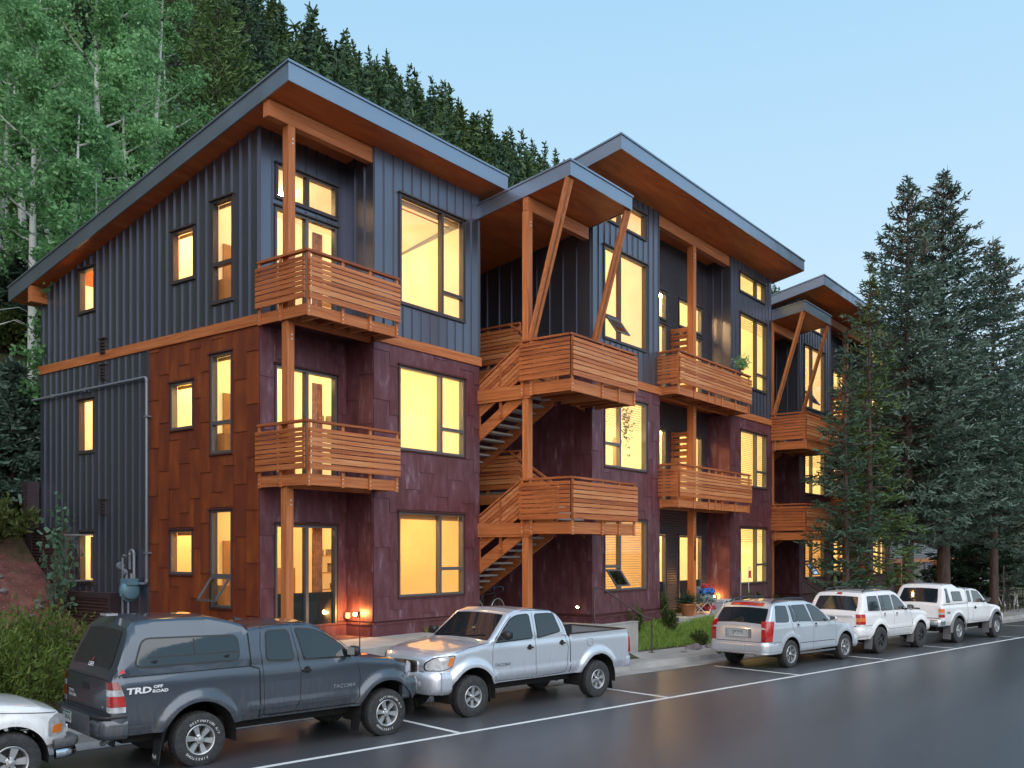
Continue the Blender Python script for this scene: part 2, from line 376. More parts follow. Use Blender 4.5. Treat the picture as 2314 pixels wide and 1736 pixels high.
def roof(bld, x0, x1, y0, y1, zb, slope, th=.36, name='roof'):
    Zb = lambda y: zb - slope * (y - y0)
    mb = MB(U)
    mb.poly([(x0 + .03, y0 + .03, Zb(y0) + .012), (x1 - .03, y0 + .03, Zb(y0) + .012), (x1 - .03, y1 - .03, Zb(y1) + .012), (x0 + .03, y1 - .03, Zb(y1) + .012)][::-1], 1)
    mb.poly([(x0 + .02, y0 + .02, Zb(y0) + th - .01), (x1 - .02, y0 + .02, Zb(y0) + th - .01), (x1 - .02, y1 - .02, Zb(y1) + th - .01), (x0 + .02, y1 - .02, Zb(y1) + th - .01)], 2)
    rf = mb.build(name, ['fascia', 'soffit', 'roofing'], bld, bld.location)
    f = MB(U); t = .03
    def strip(p, q, zt0, zt1, out, hgt0, hgt1):
        pass
    # fascia boards in lengths, each a separate sheet, with a small drip edge above
    n = max(2, round((x1 - x0) / 2.6)); xs = [x0 + (x1 - x0) * i / n for i in range(n + 1)]
    for a, b in zip(xs, xs[1:]):
        f.box(a + .001, b - .001, y0, y0 + t, Zb(y0), Zb(y0) + th - .035)
        f.box(a, b, y1 - t, y1, Zb(y1), Zb(y1) + th - .035)
    f.box(x0 - .025, x1 + .025, y0 - .025, y0 + t, Zb(y0) + th - .034, Zb(y0) + th + .005)
    f.box(x0 - .025, x1 + .025, y1 - t, y1 + .025, Zb(y1) + th - .034, Zb(y1) + th + .005)
    n = max(2, round((y1 - y0) / 2.6)); ys = [y0 + t + .001 + (y1 - y0 - 2 * t - .002) * i / n for i in range(n + 1)]
    for xa, xb, xc, xd in ((x0, x0 + t, x0 - .025, x0 + t), (x1 - t, x1, x1 - t, x1 + .025)):
        for a, b in zip(ys, ys[1:]):
            a2, b2 = a + .001, b - .001
            for (u0, u1, d0, d1) in ((xa, xb, 0, th - .035), (xc, xd, th - .034, th + .005)):
                f.hexa([(u0, a2, Zb(a2) + d0), (u1, a2, Zb(a2) + d0), (u1, b2, Zb(b2) + d0), (u0, b2, Zb(b2) + d0),
                        (u0, a2, Zb(a2) + d1), (u1, a2, Zb(a2) + d1), (u1, b2, Zb(b2) + d1), (u0, b2, Zb(b2) + d1)])
    f.build('fascia', 'fascia', rf)
    return rf
SLH = [.094] * 6 + [.13] * 2
def slats(mb, p0, p1, ztop, thick=.028, hs=SLH, gap=.019, m=0):     # horizontal boards between two plan points
    d = Vector((p1[0] - p0[0], p1[1] - p0[1], 0)); L = d.length; d.normalize(); n = Vector((d.y, -d.x, 0))
    z = ztop
    for h in hs:
        a = Vector((p0[0], p0[1], 0)); b = Vector((p1[0], p1[1], 0))
        q = [a, b, b + n * thick, a + n * thick]
        mb.hexa([(*v.xy, z - h + gap) for v in q] + [(*v.xy, z) for v in q], m); z -= h
def balcony(bld, x0, x1, yf, yb, zb, posts_f, posts_l=(), side_r=None, left=True, name='balcony', rim=.20, tot=1.17, yl=None, slat_top=1.02, mats=('wood_x', 'wood_y', 'wood_z')):
    """rim joists and deck, with guard (slats outside the posts, rail on top)"""
    og = bld.location; yl = yb if yl is None else yl
    mb = MB(U)
    mb.box(x0 + .03, x1 - .03, yf, yf + .045, zb, zb + rim, 0)
    if left: mb.box(x0, x0 + .045, yf, yl, zb, zb + rim, 1)
    mb.box(x1 - .045, x1, yf + .046, yb if side_r is None else side_r, zb, zb + rim, 1)
    x = x0 + .35
    while x < x1 - .15: mb.box(x, x + .045, yf + .05, yb, zb + .02, zb + rim - .03, 1); x += .40
    mb.box(x0 + .05, x1 - .05, yf + .046, yb, zb + rim - .028, zb + rim + .006, 2)
    dk = mb.build(name, [mats[0], mats[1], 'decking'], bld, og)
    g = MB(U); st = zb + slat_top; hs = [h * (.92 if rim < .22 else 1) for h in SLH]
    slats(g, (x0 - .004, yf - .062), (x1 + .004, yf - .062), st, .028, hs, m=0)
    if left: slats(g, (x0 - .062, yl), (x0 - .062, yf - .034), st, .028, hs, m=1)
    rt = zb + tot
    g.box(x0 - .05, x1 + .03, yf - .055, yf + .05, rt - .045, rt, 0)
    if left: g.box(x0 - .05, x0 + .05, yf + .051, yl, rt - .045, rt, 1)
    if side_r is not None:
        slats(g, (x1 + .062 - .028, yf - .034), (x1 + .062 - .028, side_r), st, .028, hs, m=1); g.box(x1 - .05, x1 + .05, yf + .051, side_r, rt - .045, rt, 1)
    g.build('railing', [mats[0], mats[1]], dk)
    for px in posts_f:
        p = MB(U); a = .032; p.box(px - a, px + a, yf - .034, yf - .002, zb - .02, rt - .046, 0)
        for bz in (.06, .14): p.box(px - .010, px + .010, yf - .040, yf - .034, zb + bz - .010, zb + bz + .010, 1)
        p.build('railing_post', [mats[2], 'bolt'], dk)
    for py in posts_l:
        p = MB(U); a = .032; p.box(x0 - .034, x0 - .002, py - a, py + a, zb - .02, rt - .046, 0)
        for bz in (.06, .14): p.box(x0 - .040, x0 - .034, py - .010, py + .010, zb + bz - .010, zb + bz + .010, 1)
        p.build('railing_post', [mats[2], 'bolt'], dk)
    return dk
M['decking'] = P('grey_decking', (.16, .14, .13), .7, var=.2)
Z1, Z2, Z3 = 1.46, 4.48, 7.53
BAND0, BAND1 = 7.285, 7.485
def soff(zb, y0): return lambda y: zb - .212 * (y - y0)
def band(mb, pl, s0, s1, m=0): pbox(mb, pl, s0, s1, BAND0, BAND1, .002, .045, m)

# ================= first block
ORG[0] = (.68, 5.0, .9); B1 = empty('apartment_building', ORG[0]); tag(B1, 'nearest block, with the long orange-rust side wall, gas pipe and highest roof corner', 'apartment building', 'three-storey apartment blocks along the street')
s1 = soff(11.315, -.58); RX0, RX1, RY, BY = -2.19, 3.36, .78, 9.11
w3 = (.76, 2.82, 8.2, 10.47); w2 = (.73, 2.82, 5.16, 6.9); w1 = (.72, 2.80, 2.09, 3.86)
dr = [(-1.83, -.28, Z1, 3.55), (-1.83, -.28, 4.5, 6.6), (-1.83, -.28, 7.55, 9.62), (-1.80, -.28, 9.80, 10.44)]
yy = lambda a: a / S_
def zz(a): return 3.04 + (a - 3.04) / S_
side = [(7.61, 8.38, 9.30, 10.44), (3.25, 4.12, 9.36, 10.56), (1.80, 2.57, 8.63, 10.93), (7.64, 8.42, 5.63, 7.02), (3.28, 4.18, 5.90, 7.0), (1.83, 2.61, 5.24, 7.48), (7.62, 8.38, 2.21, 3.54), (3.30, 4.20, 2.51, 3.54), (1.83, 2.61, 1.78, 3.97)]
side = [(yy(a), yy(b), zz(c), zz(d)) for a, b, c, d in side]
up = MB(U); BP, RP, SP = PF(0), PF(RY), PL(RX0)
LF = PL(0.)
wall(up, BP, 0, RX1, BAND1, s1(0), [w3]); seams(up, BP, 0, RX1 + .02, BAND1, s1(0), [w3], start=.02, sp=.2785)
wall(up, RP, RX0, 0, BAND1, s1(RY), dr); seams(up, RP, RX0 + .01, 0, BAND1, s1(RY), dr, start=RX0 + .02)
wall(up, SP, RY, BY, BAND1, s1, side); seams(up, SP, RY + .02, BY + .02, BAND1, s1, side, start=RY + .03, sp=.272)
wall(up, LF, 0, RY, BAND1, s1, []); seams(up, LF, .02, RY, BAND1, s1, [], start=.25)
wall(up, PR(RX1), 0, BY, BAND1, s1, []); seams(up, PR(RX1), .02, BY, BAND1, s1, [])
wall(up, lambda s, z, o: (s, BY + o, z), RX0, RX1, 3, s1(BY), [])
up.build('upper_wall', 'seam', B1)
YS = yy(5.10)
lo = MB(U)
wall(lo, BP, 0, RX1, .6, BAND1, [w1, w2], m=0); sheets(lo, BP, 0, RX1, 1.62, BAND0, [w1, w2], m=1, seed=1)
wall(lo, RP, RX0, 0, .6, BAND1, dr, m=0); sheets(lo, RP, RX0, 0, 1.62, BAND0, dr, w_=.36, m=1, seed=3)
wall(lo, LF, 0, RY, .6, BAND1, [], m=0); sheets(lo, LF, 0, RY, 1.62, BAND0, [], w_=.39, m=1)
wall(lo, SP, RY, BY, .3, BAND1, side, m=0); sheets(lo, SP, RY, YS, .6, BAND0, side, m=2, w_=.365, seed=2)
wall(lo, PR(RX1), 0, BY, .6, BAND1, [], m=0); sheets(lo, PR(RX1), 0, BY, 1.4, BAND0, [], m=1)
# plinth and corner posts
for pl, a, b in ((BP, -.05, RX1 + .03), (RP, RX0 - .02, 0), (LF, 0.03, RY), (PR(RX1), 0, BY)):
    pbox(lo, pl, a, b, .6, 1.55, 0, .055, 3); pbox(lo, pl, a, b, 1.551, 1.585, 0, .075, 3)
lo.build('lower_wall', ['rust_base', 'corten_front', 'corten_side', 'corten_front'], B1)
ms = MB(U); wall(ms, SP, YS, BY, .3, BAND0, side, o=.006); seams(ms, SP, YS, BY + .02, .3, BAND0, side, start=YS + .1, sp=.272)
pbox(ms, SP, YS - .02, YS + .02, .3, BAND0, 0, .045)
ms.build('side_metal_wall', 'seam', B1)
bd = MB(U); band(bd, BP, -.0, RX1 + .045, 0); band(bd, SP, RY, BY + .05, 1); band(bd, PR(RX1), 0.001, BY, 1)
bd.build('timber_band', ['wood_x', 'wood_y'], B1)
window(B1, BP, *w3, vm=[2.09], hm=[(2.09, 2.82, 8.72)], head='m', style='trim', blind=.12)
window(B1, BP, *w2, vm=[2.05], hm=[(2.05, 2.82, 5.72)])
window(B1, BP, *w1, vm=[2.02], hm=[(2.02, 2.80, 2.66)], blind=.10)
window(B1, RP, *dr[3], vm=[-1.03], head='m', style='trim')
for i, d in enumerate(dr[:3]): window(B1, RP, *d, vm=[-1.05], head='m' if i == 2 else 'rust', style='trim2', dark=2.22 if i == 0 else None)
for i, s_ in enumerate(side):
    a, b, c, d = s_; k = i % 3; fl = i // 3
    hm = [(a, b, [zz(9.50), zz(5.93), zz(2.49)][fl])] if k == 2 else []
    op = []
    if i == 8: op = [(a + .03, b - .03, c + .03, zz(2.46), 'awning')]
    if i in (3, 6): op = [(a + .03 if i == 6 else b - .30, b - .03 if i == 6 else b - .03, c + .03, d - .03, 'casement')] if i == 6 else []
    window(B1, SP, a, b, c, d, hm=hm, opens=op, head='m' if (k == 0 or fl == 0) else 'rust', style='trim' if fl == 0 or k == 0 else 'trim2', blind=.07 if i in (1, 2, 4, 5, 7) else 0)
tp = lambda x, y: s1(y) - .35
for z0, z1, mt, tf in ((Z3, 10.9, 'room_w', tp), (Z2, 7.2, 'room_y', None), (Z1, 4.15, 'room_a', None)):
    interior(B1, RX0 + .16, RX1 - .05, RY + .16, 2.7, z0, z1, mt, 'fl', tf, furn=3)
    mb = MB(U)                                                   # the bay's own floor, ceiling and cheeks
    t0 = (lambda y: s1(y) - .35) if tf else (lambda y: z1)
    mb.poly([(.16, .16, z0), (RX1 - .05, .16, z0), (RX1 - .05, RY + .16, z0), (.16, RY + .16, z0)]); mb.poly([(.16, .16, t0(.16)), (.16, RY + .16, t0(RY)), (RX1 - .05, RY + .16, t0(RY)), (RX1 - .05, .16, t0(.16))])
    mb.poly([(.16, .16, z0), (.16, RY + .16, z0), (.16, RY + .16, t0(RY)), (.16, .16, t0(.16))]); mb.poly([(RX1 - .05, .16, z0), (RX1 - .05, RY + .16, z0), (RX1 - .05, RY + .16, t0(RY)), (RX1 - .05, .16, t0(.16))])
    mb.build('room', mt, B1)
    interior(B1, RX0 + .16, -.9, 2.8, 4.3, z0, min(z1, 10.0), mt, 'l')
    interior(B1, RX0 + .16, -.9, 6.0, 8.2, z0, min(z1, 9.6), ['room_y', 'room_w', 'room_a'][int(z0) % 3], 'l')
cm = MB(U)
for a, z in ((-.62, 1.62), (-.62, 4.55), (-.62, 7.6)):
    for k in range(5): cm.tube([(a + k * .05, RY + .30, z), (a + k * .05, RY + .30, z + 1.9)], .03, 6)
cm.build('curtain', 'curtain', B1)
roof(B1, -2.62, 3.70, -.58, 9.82, 11.29, .212)
for (px_, py_) in ((-2.2, 3.9), (-2.2, 8.35)):
    v = MB(U); v.tube([(px_, py_, s1(py_) + .2), (px_, py_, s1(py_) + .62), (px_ - .12, py_, s1(py_) + .66)], .05, 10); v.build('vent_pipe', 'white_text', B1, smooth=60)
# roof-support beam ends, posts
bm_ = MB(U); bm_.box(-2.62 + .05, 0, .02, .18, 10.86, s1(.18) - .0); bm_.build('roof_beam', 'wood_x', B1)
bm_ = MB(U); bm_.box(-2.60, RX0, 8.72, 8.88, 8.93, s1(8.9)); bm_.build('roof_beam', 'wood_x', B1)
def post(bld, x, y, z0, z1, w_=.16, name='timber_post'):
    p = MB(U); p.box(x, x + w_, y, y + w_, z0, z1)
    for z in (z1 - .25, z1 - .33, z0 + .3, z0 + .38):
        p.box(x + w_ * .55, x + w_ * .55 + .03, y - .008, y, z, z + .03, 1)
    return p.build(name, ['wood_z', 'bolt'], bld, bld.location)
post(B1, -2.13, .02, 7.50, 10.855); post(B1, -2.15, .02, 4.45, 7.26); post(B1, -2.17, .02, .9, 4.21)
for zb in (7.28, 4.235):
    b = balcony(B1, -2.20, .10, -.57, -.0, zb, [-2.17, -1.36, -.66, .07], [.74, .13], yl=RY)
    e = MB(U); e.box(-2.15, -.001, .001, RY - .03, zb + .16, zb + .205, 0); e.box(-2.14, -.001, .05, .13, zb - .03, zb + .155, 1); e.build('deck_boards', ['decking', 'wood_x'], b)
    e = MB(U); e.poly([(-2.15, .01, zb + .10), (-.005, .01, zb + .10), (-.005, RY - .01, zb + .10), (-2.15, RY - .01, zb + .10)]); e.build('balcony_soffit', 'corten_front', b)
# vents, gas pipe on the side wall
for y, z in ((7.14, 8.26), (7.14, 7.60), (7.14, 4.16)):
    v = MB(U); yc, zc = yy(y), zz(z)
    pbox(v, SP, yc - .11, yc + .11, zc - .17, zc + .17, 0, .05)
    for k in range(4): pbox(v, SP, yc - .085, yc + .085, zc - .13 + k * .07, zc - .10 + k * .07, .05, .085, 1)
    pbox(v, SP, yc - .14, yc + .14, zc + .171, zc + .20, 0, .1)
    v.build('wall_vent', ['trim', 'flash_brown'], B1)
xs = -2.5185
g = MB(); px = xs - .10
g.tube([(px, 10.75, 7.23), (px, 5.15, 7.25), (px, 5.09, 7.23), (px, 5.07, 7.17), (px, 5.07, 2.33), (px, 5.09, 2.27), (px, 5.15, 2.25), (px, 5.55, 2.25), (px, 5.60, 2.28), (px, 5.62, 2.34), (px, 5.62, 2.98), (px, 5.65, 3.05), (px, 5.71, 3.07), (px, 5.77, 3.05), (px, 5.80, 2.98), (px, 5.80, 2.6)], .036, 10)
for y, z in ((7.9, 7.24), (9.6, 7.24)): g.box(px - .045, xs, y - .02, y + .02, z - .05, z + .05)
for z in (6.3, 3.0): g.box(px - .05, xs, 5.0, 5.13, z - .02, z + .02)
for (y, z) in ((5.07, 2.33), (5.62, 2.34), (5.62, 2.98), (5.80, 2.98), (5.07, 7.17)): g.tube([(px, y, z - .03), (px, y, z + .03)], .046, 10)
M["pipe"] = P("pipe_paint", (.22, .25, .29), .4, .3)
g.build("gas_pipe", "pipe", B1, smooth=40)
# ================= second and third block (the third repeats the second)
DX = 13.96
XA, XB, XC, XD, YF, YR, YB2 = 5.94, 9.36, 13.95, 17.31, -1.42, -.64, 8.0
ORG[0] = (XA * S_ + 6.5, 3.0, .85)
B2 = empty('apartment_building', ORG[0]); tag(B2, 'middle block of two wide bays with the vertical number 1200 on its post', 'apartment building', 'three-storey apartment blocks along the street')
s2 = soff(12.455, -2.45)
corr_n = [0]
def corrugated(mb, pl, s0, s1, z0, z1, holes, pitch=.072, amp=.019, m=None):
    ss = sorted({s0, s1} | {h[0] for h in holes} | {h[1] for h in holes})
    prof = [(0, 0), (.25, 1), (.5, 1), (.75, 0)]
    for a, b in zip(ss, ss[1:]):
        c = (a + b) / 2; z = z0; segs = []
        for h0, h1 in sorted([(h[2], h[3]) for h in holes if h[0] <= c <= h[1] and h[2] < z1]):
            if h0 > z: segs.append((z, h0))
            z = max(z, h1)
        if z1 > z: segs.append((z, z1))
        for za, zb in segs:
            zs = []; k = math.floor(za / pitch)
            while k * pitch < zb:
                for p, q in prof:
                    zc = (k + p) * pitch
                    if za <= zc <= zb: zs.append((zc, q * amp))
                k += 1
            vs = []
            for zc, o in zs: vs += [pl(a, zc, o), pl(b, zc, o)]
            mb.add(vs, [(2 * i, 2 * i + 1, 2 * i + 3, 2 * i + 2) for i in range(len(zs) - 1)], m)
FA, FR = PF(YF), PF(YR)
wa = [(6.51, 8.63, 2.05, 3.84), (6.51, 8.63, 5.15, 6.93), (6.50, 8.64, 8.33, 10.62), (6.54, 8.60, 11.28, 11.93)]
wb = [(14.70, 16.84, 2.0, 3.80), (14.70, 16.84, 5.13, 6.90), (14.70, 16.86, 8.33, 10.62), (14.66, 16.73, 11.30, 11.90)]
da = [(9.72, 11.20, Z1 - .1, 3.52), (9.72, 11.20, 4.5, 6.6), (9.72, 11.20, 7.55, 9.64), (9.72, 11.20, 9.79, 10.60)]
db = [(12.02, 13.55, Z1 - .1, 3.50), (12.02, 13.55, 4.5, 6.58), (12.02, 13.55, 7.55, 9.64), (12.02, 13.55, 9.79, 10.60)]
up = MB(U)
for x0, x1, ws in ((XA, XB, wa), (XC, XD, wb)):
    wall(up, FA, x0, x1, BAND1, s2(YF), ws); seams(up, FA, x0, x1 + .02, BAND1, s2(YF), ws, start=x0 + .02, sp=.2795)
wall(up, PL(XA), YF, YB2, BAND1, s2, []); seams(up, PL(XA), YF + .02, YB2, BAND1, s2, [], sp=.40)
wall(up, PR(XB), YF, YR, BAND1, s2, []); seams(up, PR(XB), YF + .2, YR, BAND1, s2, [], sp=.3)
wall(up, PL(XC), YF, YR, BAND1, s2, []); seams(up, PL(XC), YF + .25, YR, BAND1, s2, [], sp=.3)
wall(up, PR(XD), YF, YB2, BAND1, s2, []); seams(up, PR(XD), YF + .2, YB2, BAND1, s2, [], sp=.4)
wall(up, lambda s, z, o: (s, YB2 + o, z), XA, XD, 2.5, s2(YB2), [])
wall(up, FR, XB, XC, 10.7, s2(YR), [], o=-.012)
up.build('upper_wall', 'seam', B2)
for x0, x1, ws, sd, pls in ((XA, XB, wa, 0, ((PL(XA), YF, YB2), (PR(XB), YF, YR))), (XC, XD, wb, 2, ((PL(XC), YF, YR), (PR(XD), YF, YB2)))):
    lo = MB(U); wall(lo, FA, x0, x1, .3, BAND1, ws, m=0); sheets(lo, FA, x0, x1, 1.5, BAND0, ws, w_=.43, m=1, seed=sd)
    for pl, a, b in pls:
        wall(lo, pl, a, b, .3, BAND1, [], m=0); sheets(lo, pl, a, b, 1.5, BAND0, [], m=1, w_=.40 if b - a < 2 else .5, h_=1.0 if b - a < 2 else 1.3)
    for pl, a, b in ((FA, x0 - .05, x1 + .05),) + tuple((pl, a, min(b, 3)) for pl, a, b in pls):
        pbox(lo, pl, a, b, .3, 1.40, 0, .055, 1); pbox(lo, pl, a, b, 1.401, 1.435, 0, .075, 1)
    lo.build('lower_wall', ['rust_base', 'corten_front'], B2)
cw = MB(U); corrugated(cw, FR, XB, XC, 1.30, s2(YR), da + db); cw.build('corrugated_wall', 'corr', B2, smooth=80)
bd = MB(U)
for x0, x1 in ((XA, XB), (XC, XD)): band(bd, FA, x0 - (.045 if x0 == XC else 0), x1 + .045)
band(bd, PR(XD), YF, YB2, 1)
bd.build('timber_band', ['wood_x', 'wood_y'], B2)
for i, h in enumerate(wa):
    hm = [] if i == 3 else [(6.50, 7.29, [2.66, 5.73, 8.90][i])]
    op = [(6.56, 7.24, h[2] + .03, h[2] + .53, 'awning')] if i in (0, 2) else []
    window(B2, FA, *h, vm=[7.28], hm=hm, opens=op, head='m' if i > 1 else 'rust', style='trim' if i > 1 else 'trim2', slat=[.98, .45, 0, 0][i])
for i, h in enumerate(wb):
    hm = [] if i == 3 else [(16.02, 16.85, [2.60, 5.66, 8.86][i])]
    window(B2, FA, *h, vm=[16.0], hm=hm, head='m' if i > 1 else 'rust', style='trim' if i > 1 else 'trim2', slat=[.3, .98, .2, 0][i])
for ds in (da, db):
    for i, h in enumerate(ds): window(B2, FR, *h, vm=[(h[0] + h[1]) / 2 + (.12 if ds is db else 0)], head='m', style='trim2', dark=(2.16 if i == 0 else None))
tp = lambda x, y: s2(y) - .3
for z0, z1, mt, tf in ((Z3, 11, 'room_w', tp), (Z2, 7.2, 'room_a', None), (Z1, 4.15, 'room_a', None)):
    interior(B2, XA + .05, XD - .05, YR + .16, 2.2, z0, z1, mt, 'f', tf, furn=5)
    for x0, x1, m2 in ((XA, XB, {Z3: 'room_w', Z2: 'room_y', Z1: 'room_a'}[z0]), (XC, XD, {Z3: 'room_y', Z2: 'room_y', Z1: 'room_y'}[z0])):
        mb = MB(U); t0 = (lambda y: s2(y) - .3) if tf else (lambda y: z1)
        ya, yb = YF + .16, 1.2; a, b = x0 + .06, x1 - .06
        mb.poly([(a, ya, z0), (b, ya, z0), (b, yb, z0), (a, yb, z0)]); mb.poly([(a, ya, t0(ya)), (a, yb, t0(yb)), (b, yb, t0(yb)), (b, ya, t0(ya))])
        for xx in (a, b): mb.poly([(xx, ya, z0), (xx, yb, z0), (xx, yb, t0(yb)), (xx, ya, t0(ya))])
        mb.poly([(a, yb, z0), (b, yb, z0), (b, yb, t0(yb)), (a, yb, t0(yb))])
        mb.build('room', m2, B2)
roof(B2, 5.60, 17.60, -2.45, 8.6, 12.43, .212)
bm_ = MB(U); bm_.box(XB, XC, -1.40, -1.22, 11.90, s2(-1.22)); bm_.build('roof_beam', 'wood_x', B2)
post(B2, 11.46, -1.40, 7.50, 11.895, .19); post(B2, 11.46, -1.40, 4.45, 7.26, .19)
pp = post(B2, 11.46, -1.40, .9, 4.21, .19)
nm = MB(U)
for k, ch in enumerate('1200'):
    add_text(nm, ch, .26, lambda x, y, k=k: (11.555 + x, -1.412, 3.42 - k * .19 + y), bold=.006)
nm.build('house_number', 'black', pp)
for zb in (7.28, 4.235):
    b = balcony(B2, 9.355, 14.14, -1.97, YF, zb, [9.39, 10.32, 11.25, 11.70, 12.13, 13.08, 14.06], [-1.48], yl=YF)
    e = MB(U); e.box(XB + .01, XC - .01, YF + .001, YR - .03, zb + .16, zb + .205, 0); e.box(XB + .005, XC - .005, YF + .03, YF + .12, zb - .03, zb + .155, 1); e.build('deck_boards', ['decking', 'wood_x'], b)
    e = MB(U); e.poly([(XB, YF + .01, zb + .10), (XC, YF + .01, zb + .10), (XC, YR, zb + .10), (XB, YR, zb + .10)]); e.build('balcony_soffit', 'soffit', b)
    sc = MB(U)                                                   # slatted privacy screen between the two flats
    for k in range(11): sc.box(11.48, 11.505, -1.22, YR - .02, zb + .30 + k * .185, zb + .30 + k * .185 + .135)
    sc.box(11.506, 11.54, -.72, -.68, zb + .2, zb + 2.32); sc.box(11.506, 11.54, -1.20, -1.16, zb + .2, zb + 2.32)
    sc.build('privacy_screen', 'wood_y', b)
for z in (1.45,):
    lw = MB(U)
    wall(lw, PF(5.5), XD, XD + 2.6, BAND1, 12, []); seams(lw, PF(5.5), XD, XD + 2.6, BAND1, 11, []); lw.build('link_wall', 'seam', B2)
    lw = MB(U); wall(lw, PF(5.5), XD, XD + 2.6, .8, BAND1, []); lw.build('link_wall', 'corten_front', B2)
B3 = copy_tree(B2); B3.location.x += DX * S_
tag(B3, 'farthest three-storey block, its right half hidden behind the tall spruces', 'apartment building', 'three-storey apartment blocks along the street')
for ch in B3.children_recursive:
    if ch.name.startswith('house_number'): bpy.data.objects.remove(ch); break
ORG[0] = (.68, 5.0, .9)
lw = MB(U); wall(lw, PF(5.5), 3.36, 5.94, BAND1, 11, []); seams(lw, PF(5.5), 3.36, 5.94, BAND1, 11, [], sp=.4); lw.build('link_wall', 'seam', B1)
lw = MB(U); wall(lw, PF(5.5), 3.36, 5.94, .8, BAND1, []); lw.build('link_wall', 'corten_front', B1)

# ================= timber stair tower between two blocks
ORG[0] = (4.65 * S_, -.6, 1.0)
ST = empty('exterior_staircase', ORG[0])
tag(ST, 'timber stair tower with projecting canopy and slanted braces between the nearest and middle blocks', 'staircase', 'timber stair towers between the blocks')
cz = lambda y: 11.05 - .155 * (y + 2.56)
roof(ST, 3.30, 5.92, -2.56, 7.0, 11.05, .155, th=.34, name='canopy')
post(ST, 3.32, -1.43, 1.0, 10.55)
bm_ = MB(U); bm_.box(3.32, 5.80, -1.425, -1.285, 10.56, cz(-1.28)); bm_.build('canopy_beam', 'wood_x', ST)
for x in (3.40, 5.84):
    br = MB(U)
    for o in (-.045, .045): br.beam((x + o, -1.42, 7.56), (x + o, -2.47, 11.03), .055, .15, up=(1, 0, 0))
    br.beam((x, -1.46, 7.7), (x, -2.44, 10.9), .035, .10, 0, up=(1, 0, 0))
    br.build('slanted_brace', 'wood_z', ST)
SL = .643
def flight(zL, label=None):
    """zL = underside of the landing rim; the long flight climbs toward the street to the landing, the short one returns"""
    mb = MB(U); zt = lambda y: zL - .07 - SL * (y + 1.27)               # underside of stringer
    y1 = 2.35
    for x in (3.40, 4.49):
        q = [(x, -1.27, zt(-1.27)), (x + .045, -1.27, zt(-1.27)), (x + .045, y1, zt(y1)), (x, y1, zt(y1)), (x, -1.27, zL + .22), (x + .045, -1.27, zL + .22), (x + .045, y1, zt(y1) + .36), (x, y1, zt(y1) + .36)]
        q[4] = (x, -1.27, min(zt(-1.27) + .36, zL + .24)); q[5] = (x + .045, -1.27, q[4][2])
        mb.hexa(q, 0)
    for k in range(14):
        z = zL + .25 - .148 * (k + 1); y = -1.27 + .23 * k
        mb.box(3.446, 4.489, y, y + .255, z - .045, z, 1)
    fl = mb.build('stair_flight', ['wood_y', 'tread'], ST)
    g = MB(U)                                                           # guard boards parallel to the stringer
    for k in range(7):
        o = .16 + k * .108 + (.0 if k else 0)
        a0, b0 = -1.262, 1.9
        q = []
        for x in (3.366, 3.394):
            q.append([(x, a0, zt(a0) + .36 + o), (x, b0, zt(b0) + .36 + o), (x, b0, zt(b0) + .36 + o + .093), (x, a0, zt(a0) + .36 + o + .093)])
        g.hexa([q[0][0], q[0][1], q[1][1], q[1][0], q[0][3], q[0][2], q[1][2], q[1][3]], 0)
    g.beam((3.39, -1.25, zt(-1.25) + 1.31), (3.39, 1.9, zt(1.9) + 1.31), .09, .04, 0)
    for y in (-.62, .0, .8):
        g.box(3.355, 3.395, y - .03, y + .03, zt(y) + .06, zt(y) + 1.28, 1); g.box(3.349, 3.355, y - .01, y + .01, zt(y) + .16, zt(y) + .18, 2)
    g.build('stair_guard', ['wood_y', 'wood_z', 'bolt'], fl)
    # short return flight on the right, up to the gallery
    mb = MB(U); zr = lambda y: zL + .05 + SL * (y + 1.27)
    for x in (4.60, 5.83):
        mb.hexa([(x, -1.27, zr(-1.27) - .1), (x + .045, -1.27, zr(-1.27) - .1), (x + .045, .1, zr(.1) - .1), (x, .1, zr(.1) - .1), (x, -1.27, zr(-1.27) + .25), (x + .045, -1.27, zr(-1.27) + .25), (x + .045, .1, zr(.1) + .25), (x, .1, zr(.1) + .25)], 0)
    for k in range(5): mb.box(4.646, 5.829, -1.27 + .25 * k, -1.27 + .25 * k + .27, zL + .25 + .155 * (k + 1) - .045, zL + .25 + .155 * (k + 1), 1)
    f2 = mb.build('stair_flight', ['wood_y', 'tread'], ST)
    g = MB(U)
    for k in range(7):
        z0 = lambda y: zr(y) + .34 + k * .1
        q = [[(x, -1.3, z0(-1.3)), (x, .05, z0(.05)), (x, .05, z0(.05) + .085), (x, -1.3, z0(-1.3) + .085)] for x in (4.56, 4.585)]
        g.hexa([q[0][0], q[0][1], q[1][1], q[1][0], q[0][3], q[0][2], q[1][2], q[1][3]], 0)
    g.beam((4.575, -1.3, zr(-1.3) + 1.13), (4.575, .05, zr(.05) + 1.13), .09, .04, 0); g.box(4.55, 4.62, -1.36, -1.30, zL + .25, zr(-1.3) + 1.16, 1)
    g.build('stair_guard', ['wood_y', 'wood_z'], f2)
M['tread'] = P('concrete_tread', (.42, .41, .39), .7, var=.15)
for zL in (3.42, 6.47):
    flight(zL)
    # landing projecting over the pavement
    lb = balcony(ST, 3.29, 6.02, -2.56, -1.27, zL, [3.345, 4.55, 5.28, 5.97], [-1.30, -1.55], side_r=-1.48, yl=-1.27, name='landing', rim=.25, tot=1.22, slat_top=1.12, mats=('wood_x', 'wood_y', 'wood_z'))
    e = MB(U); e.box(3.29, 3.335, -1.269, .07, zL, zL + .25); e.box(3.30, 3.345, -1.50, .05, zL - .06, zL - .001); e.build('landing_beam', 'wood_y', ST)
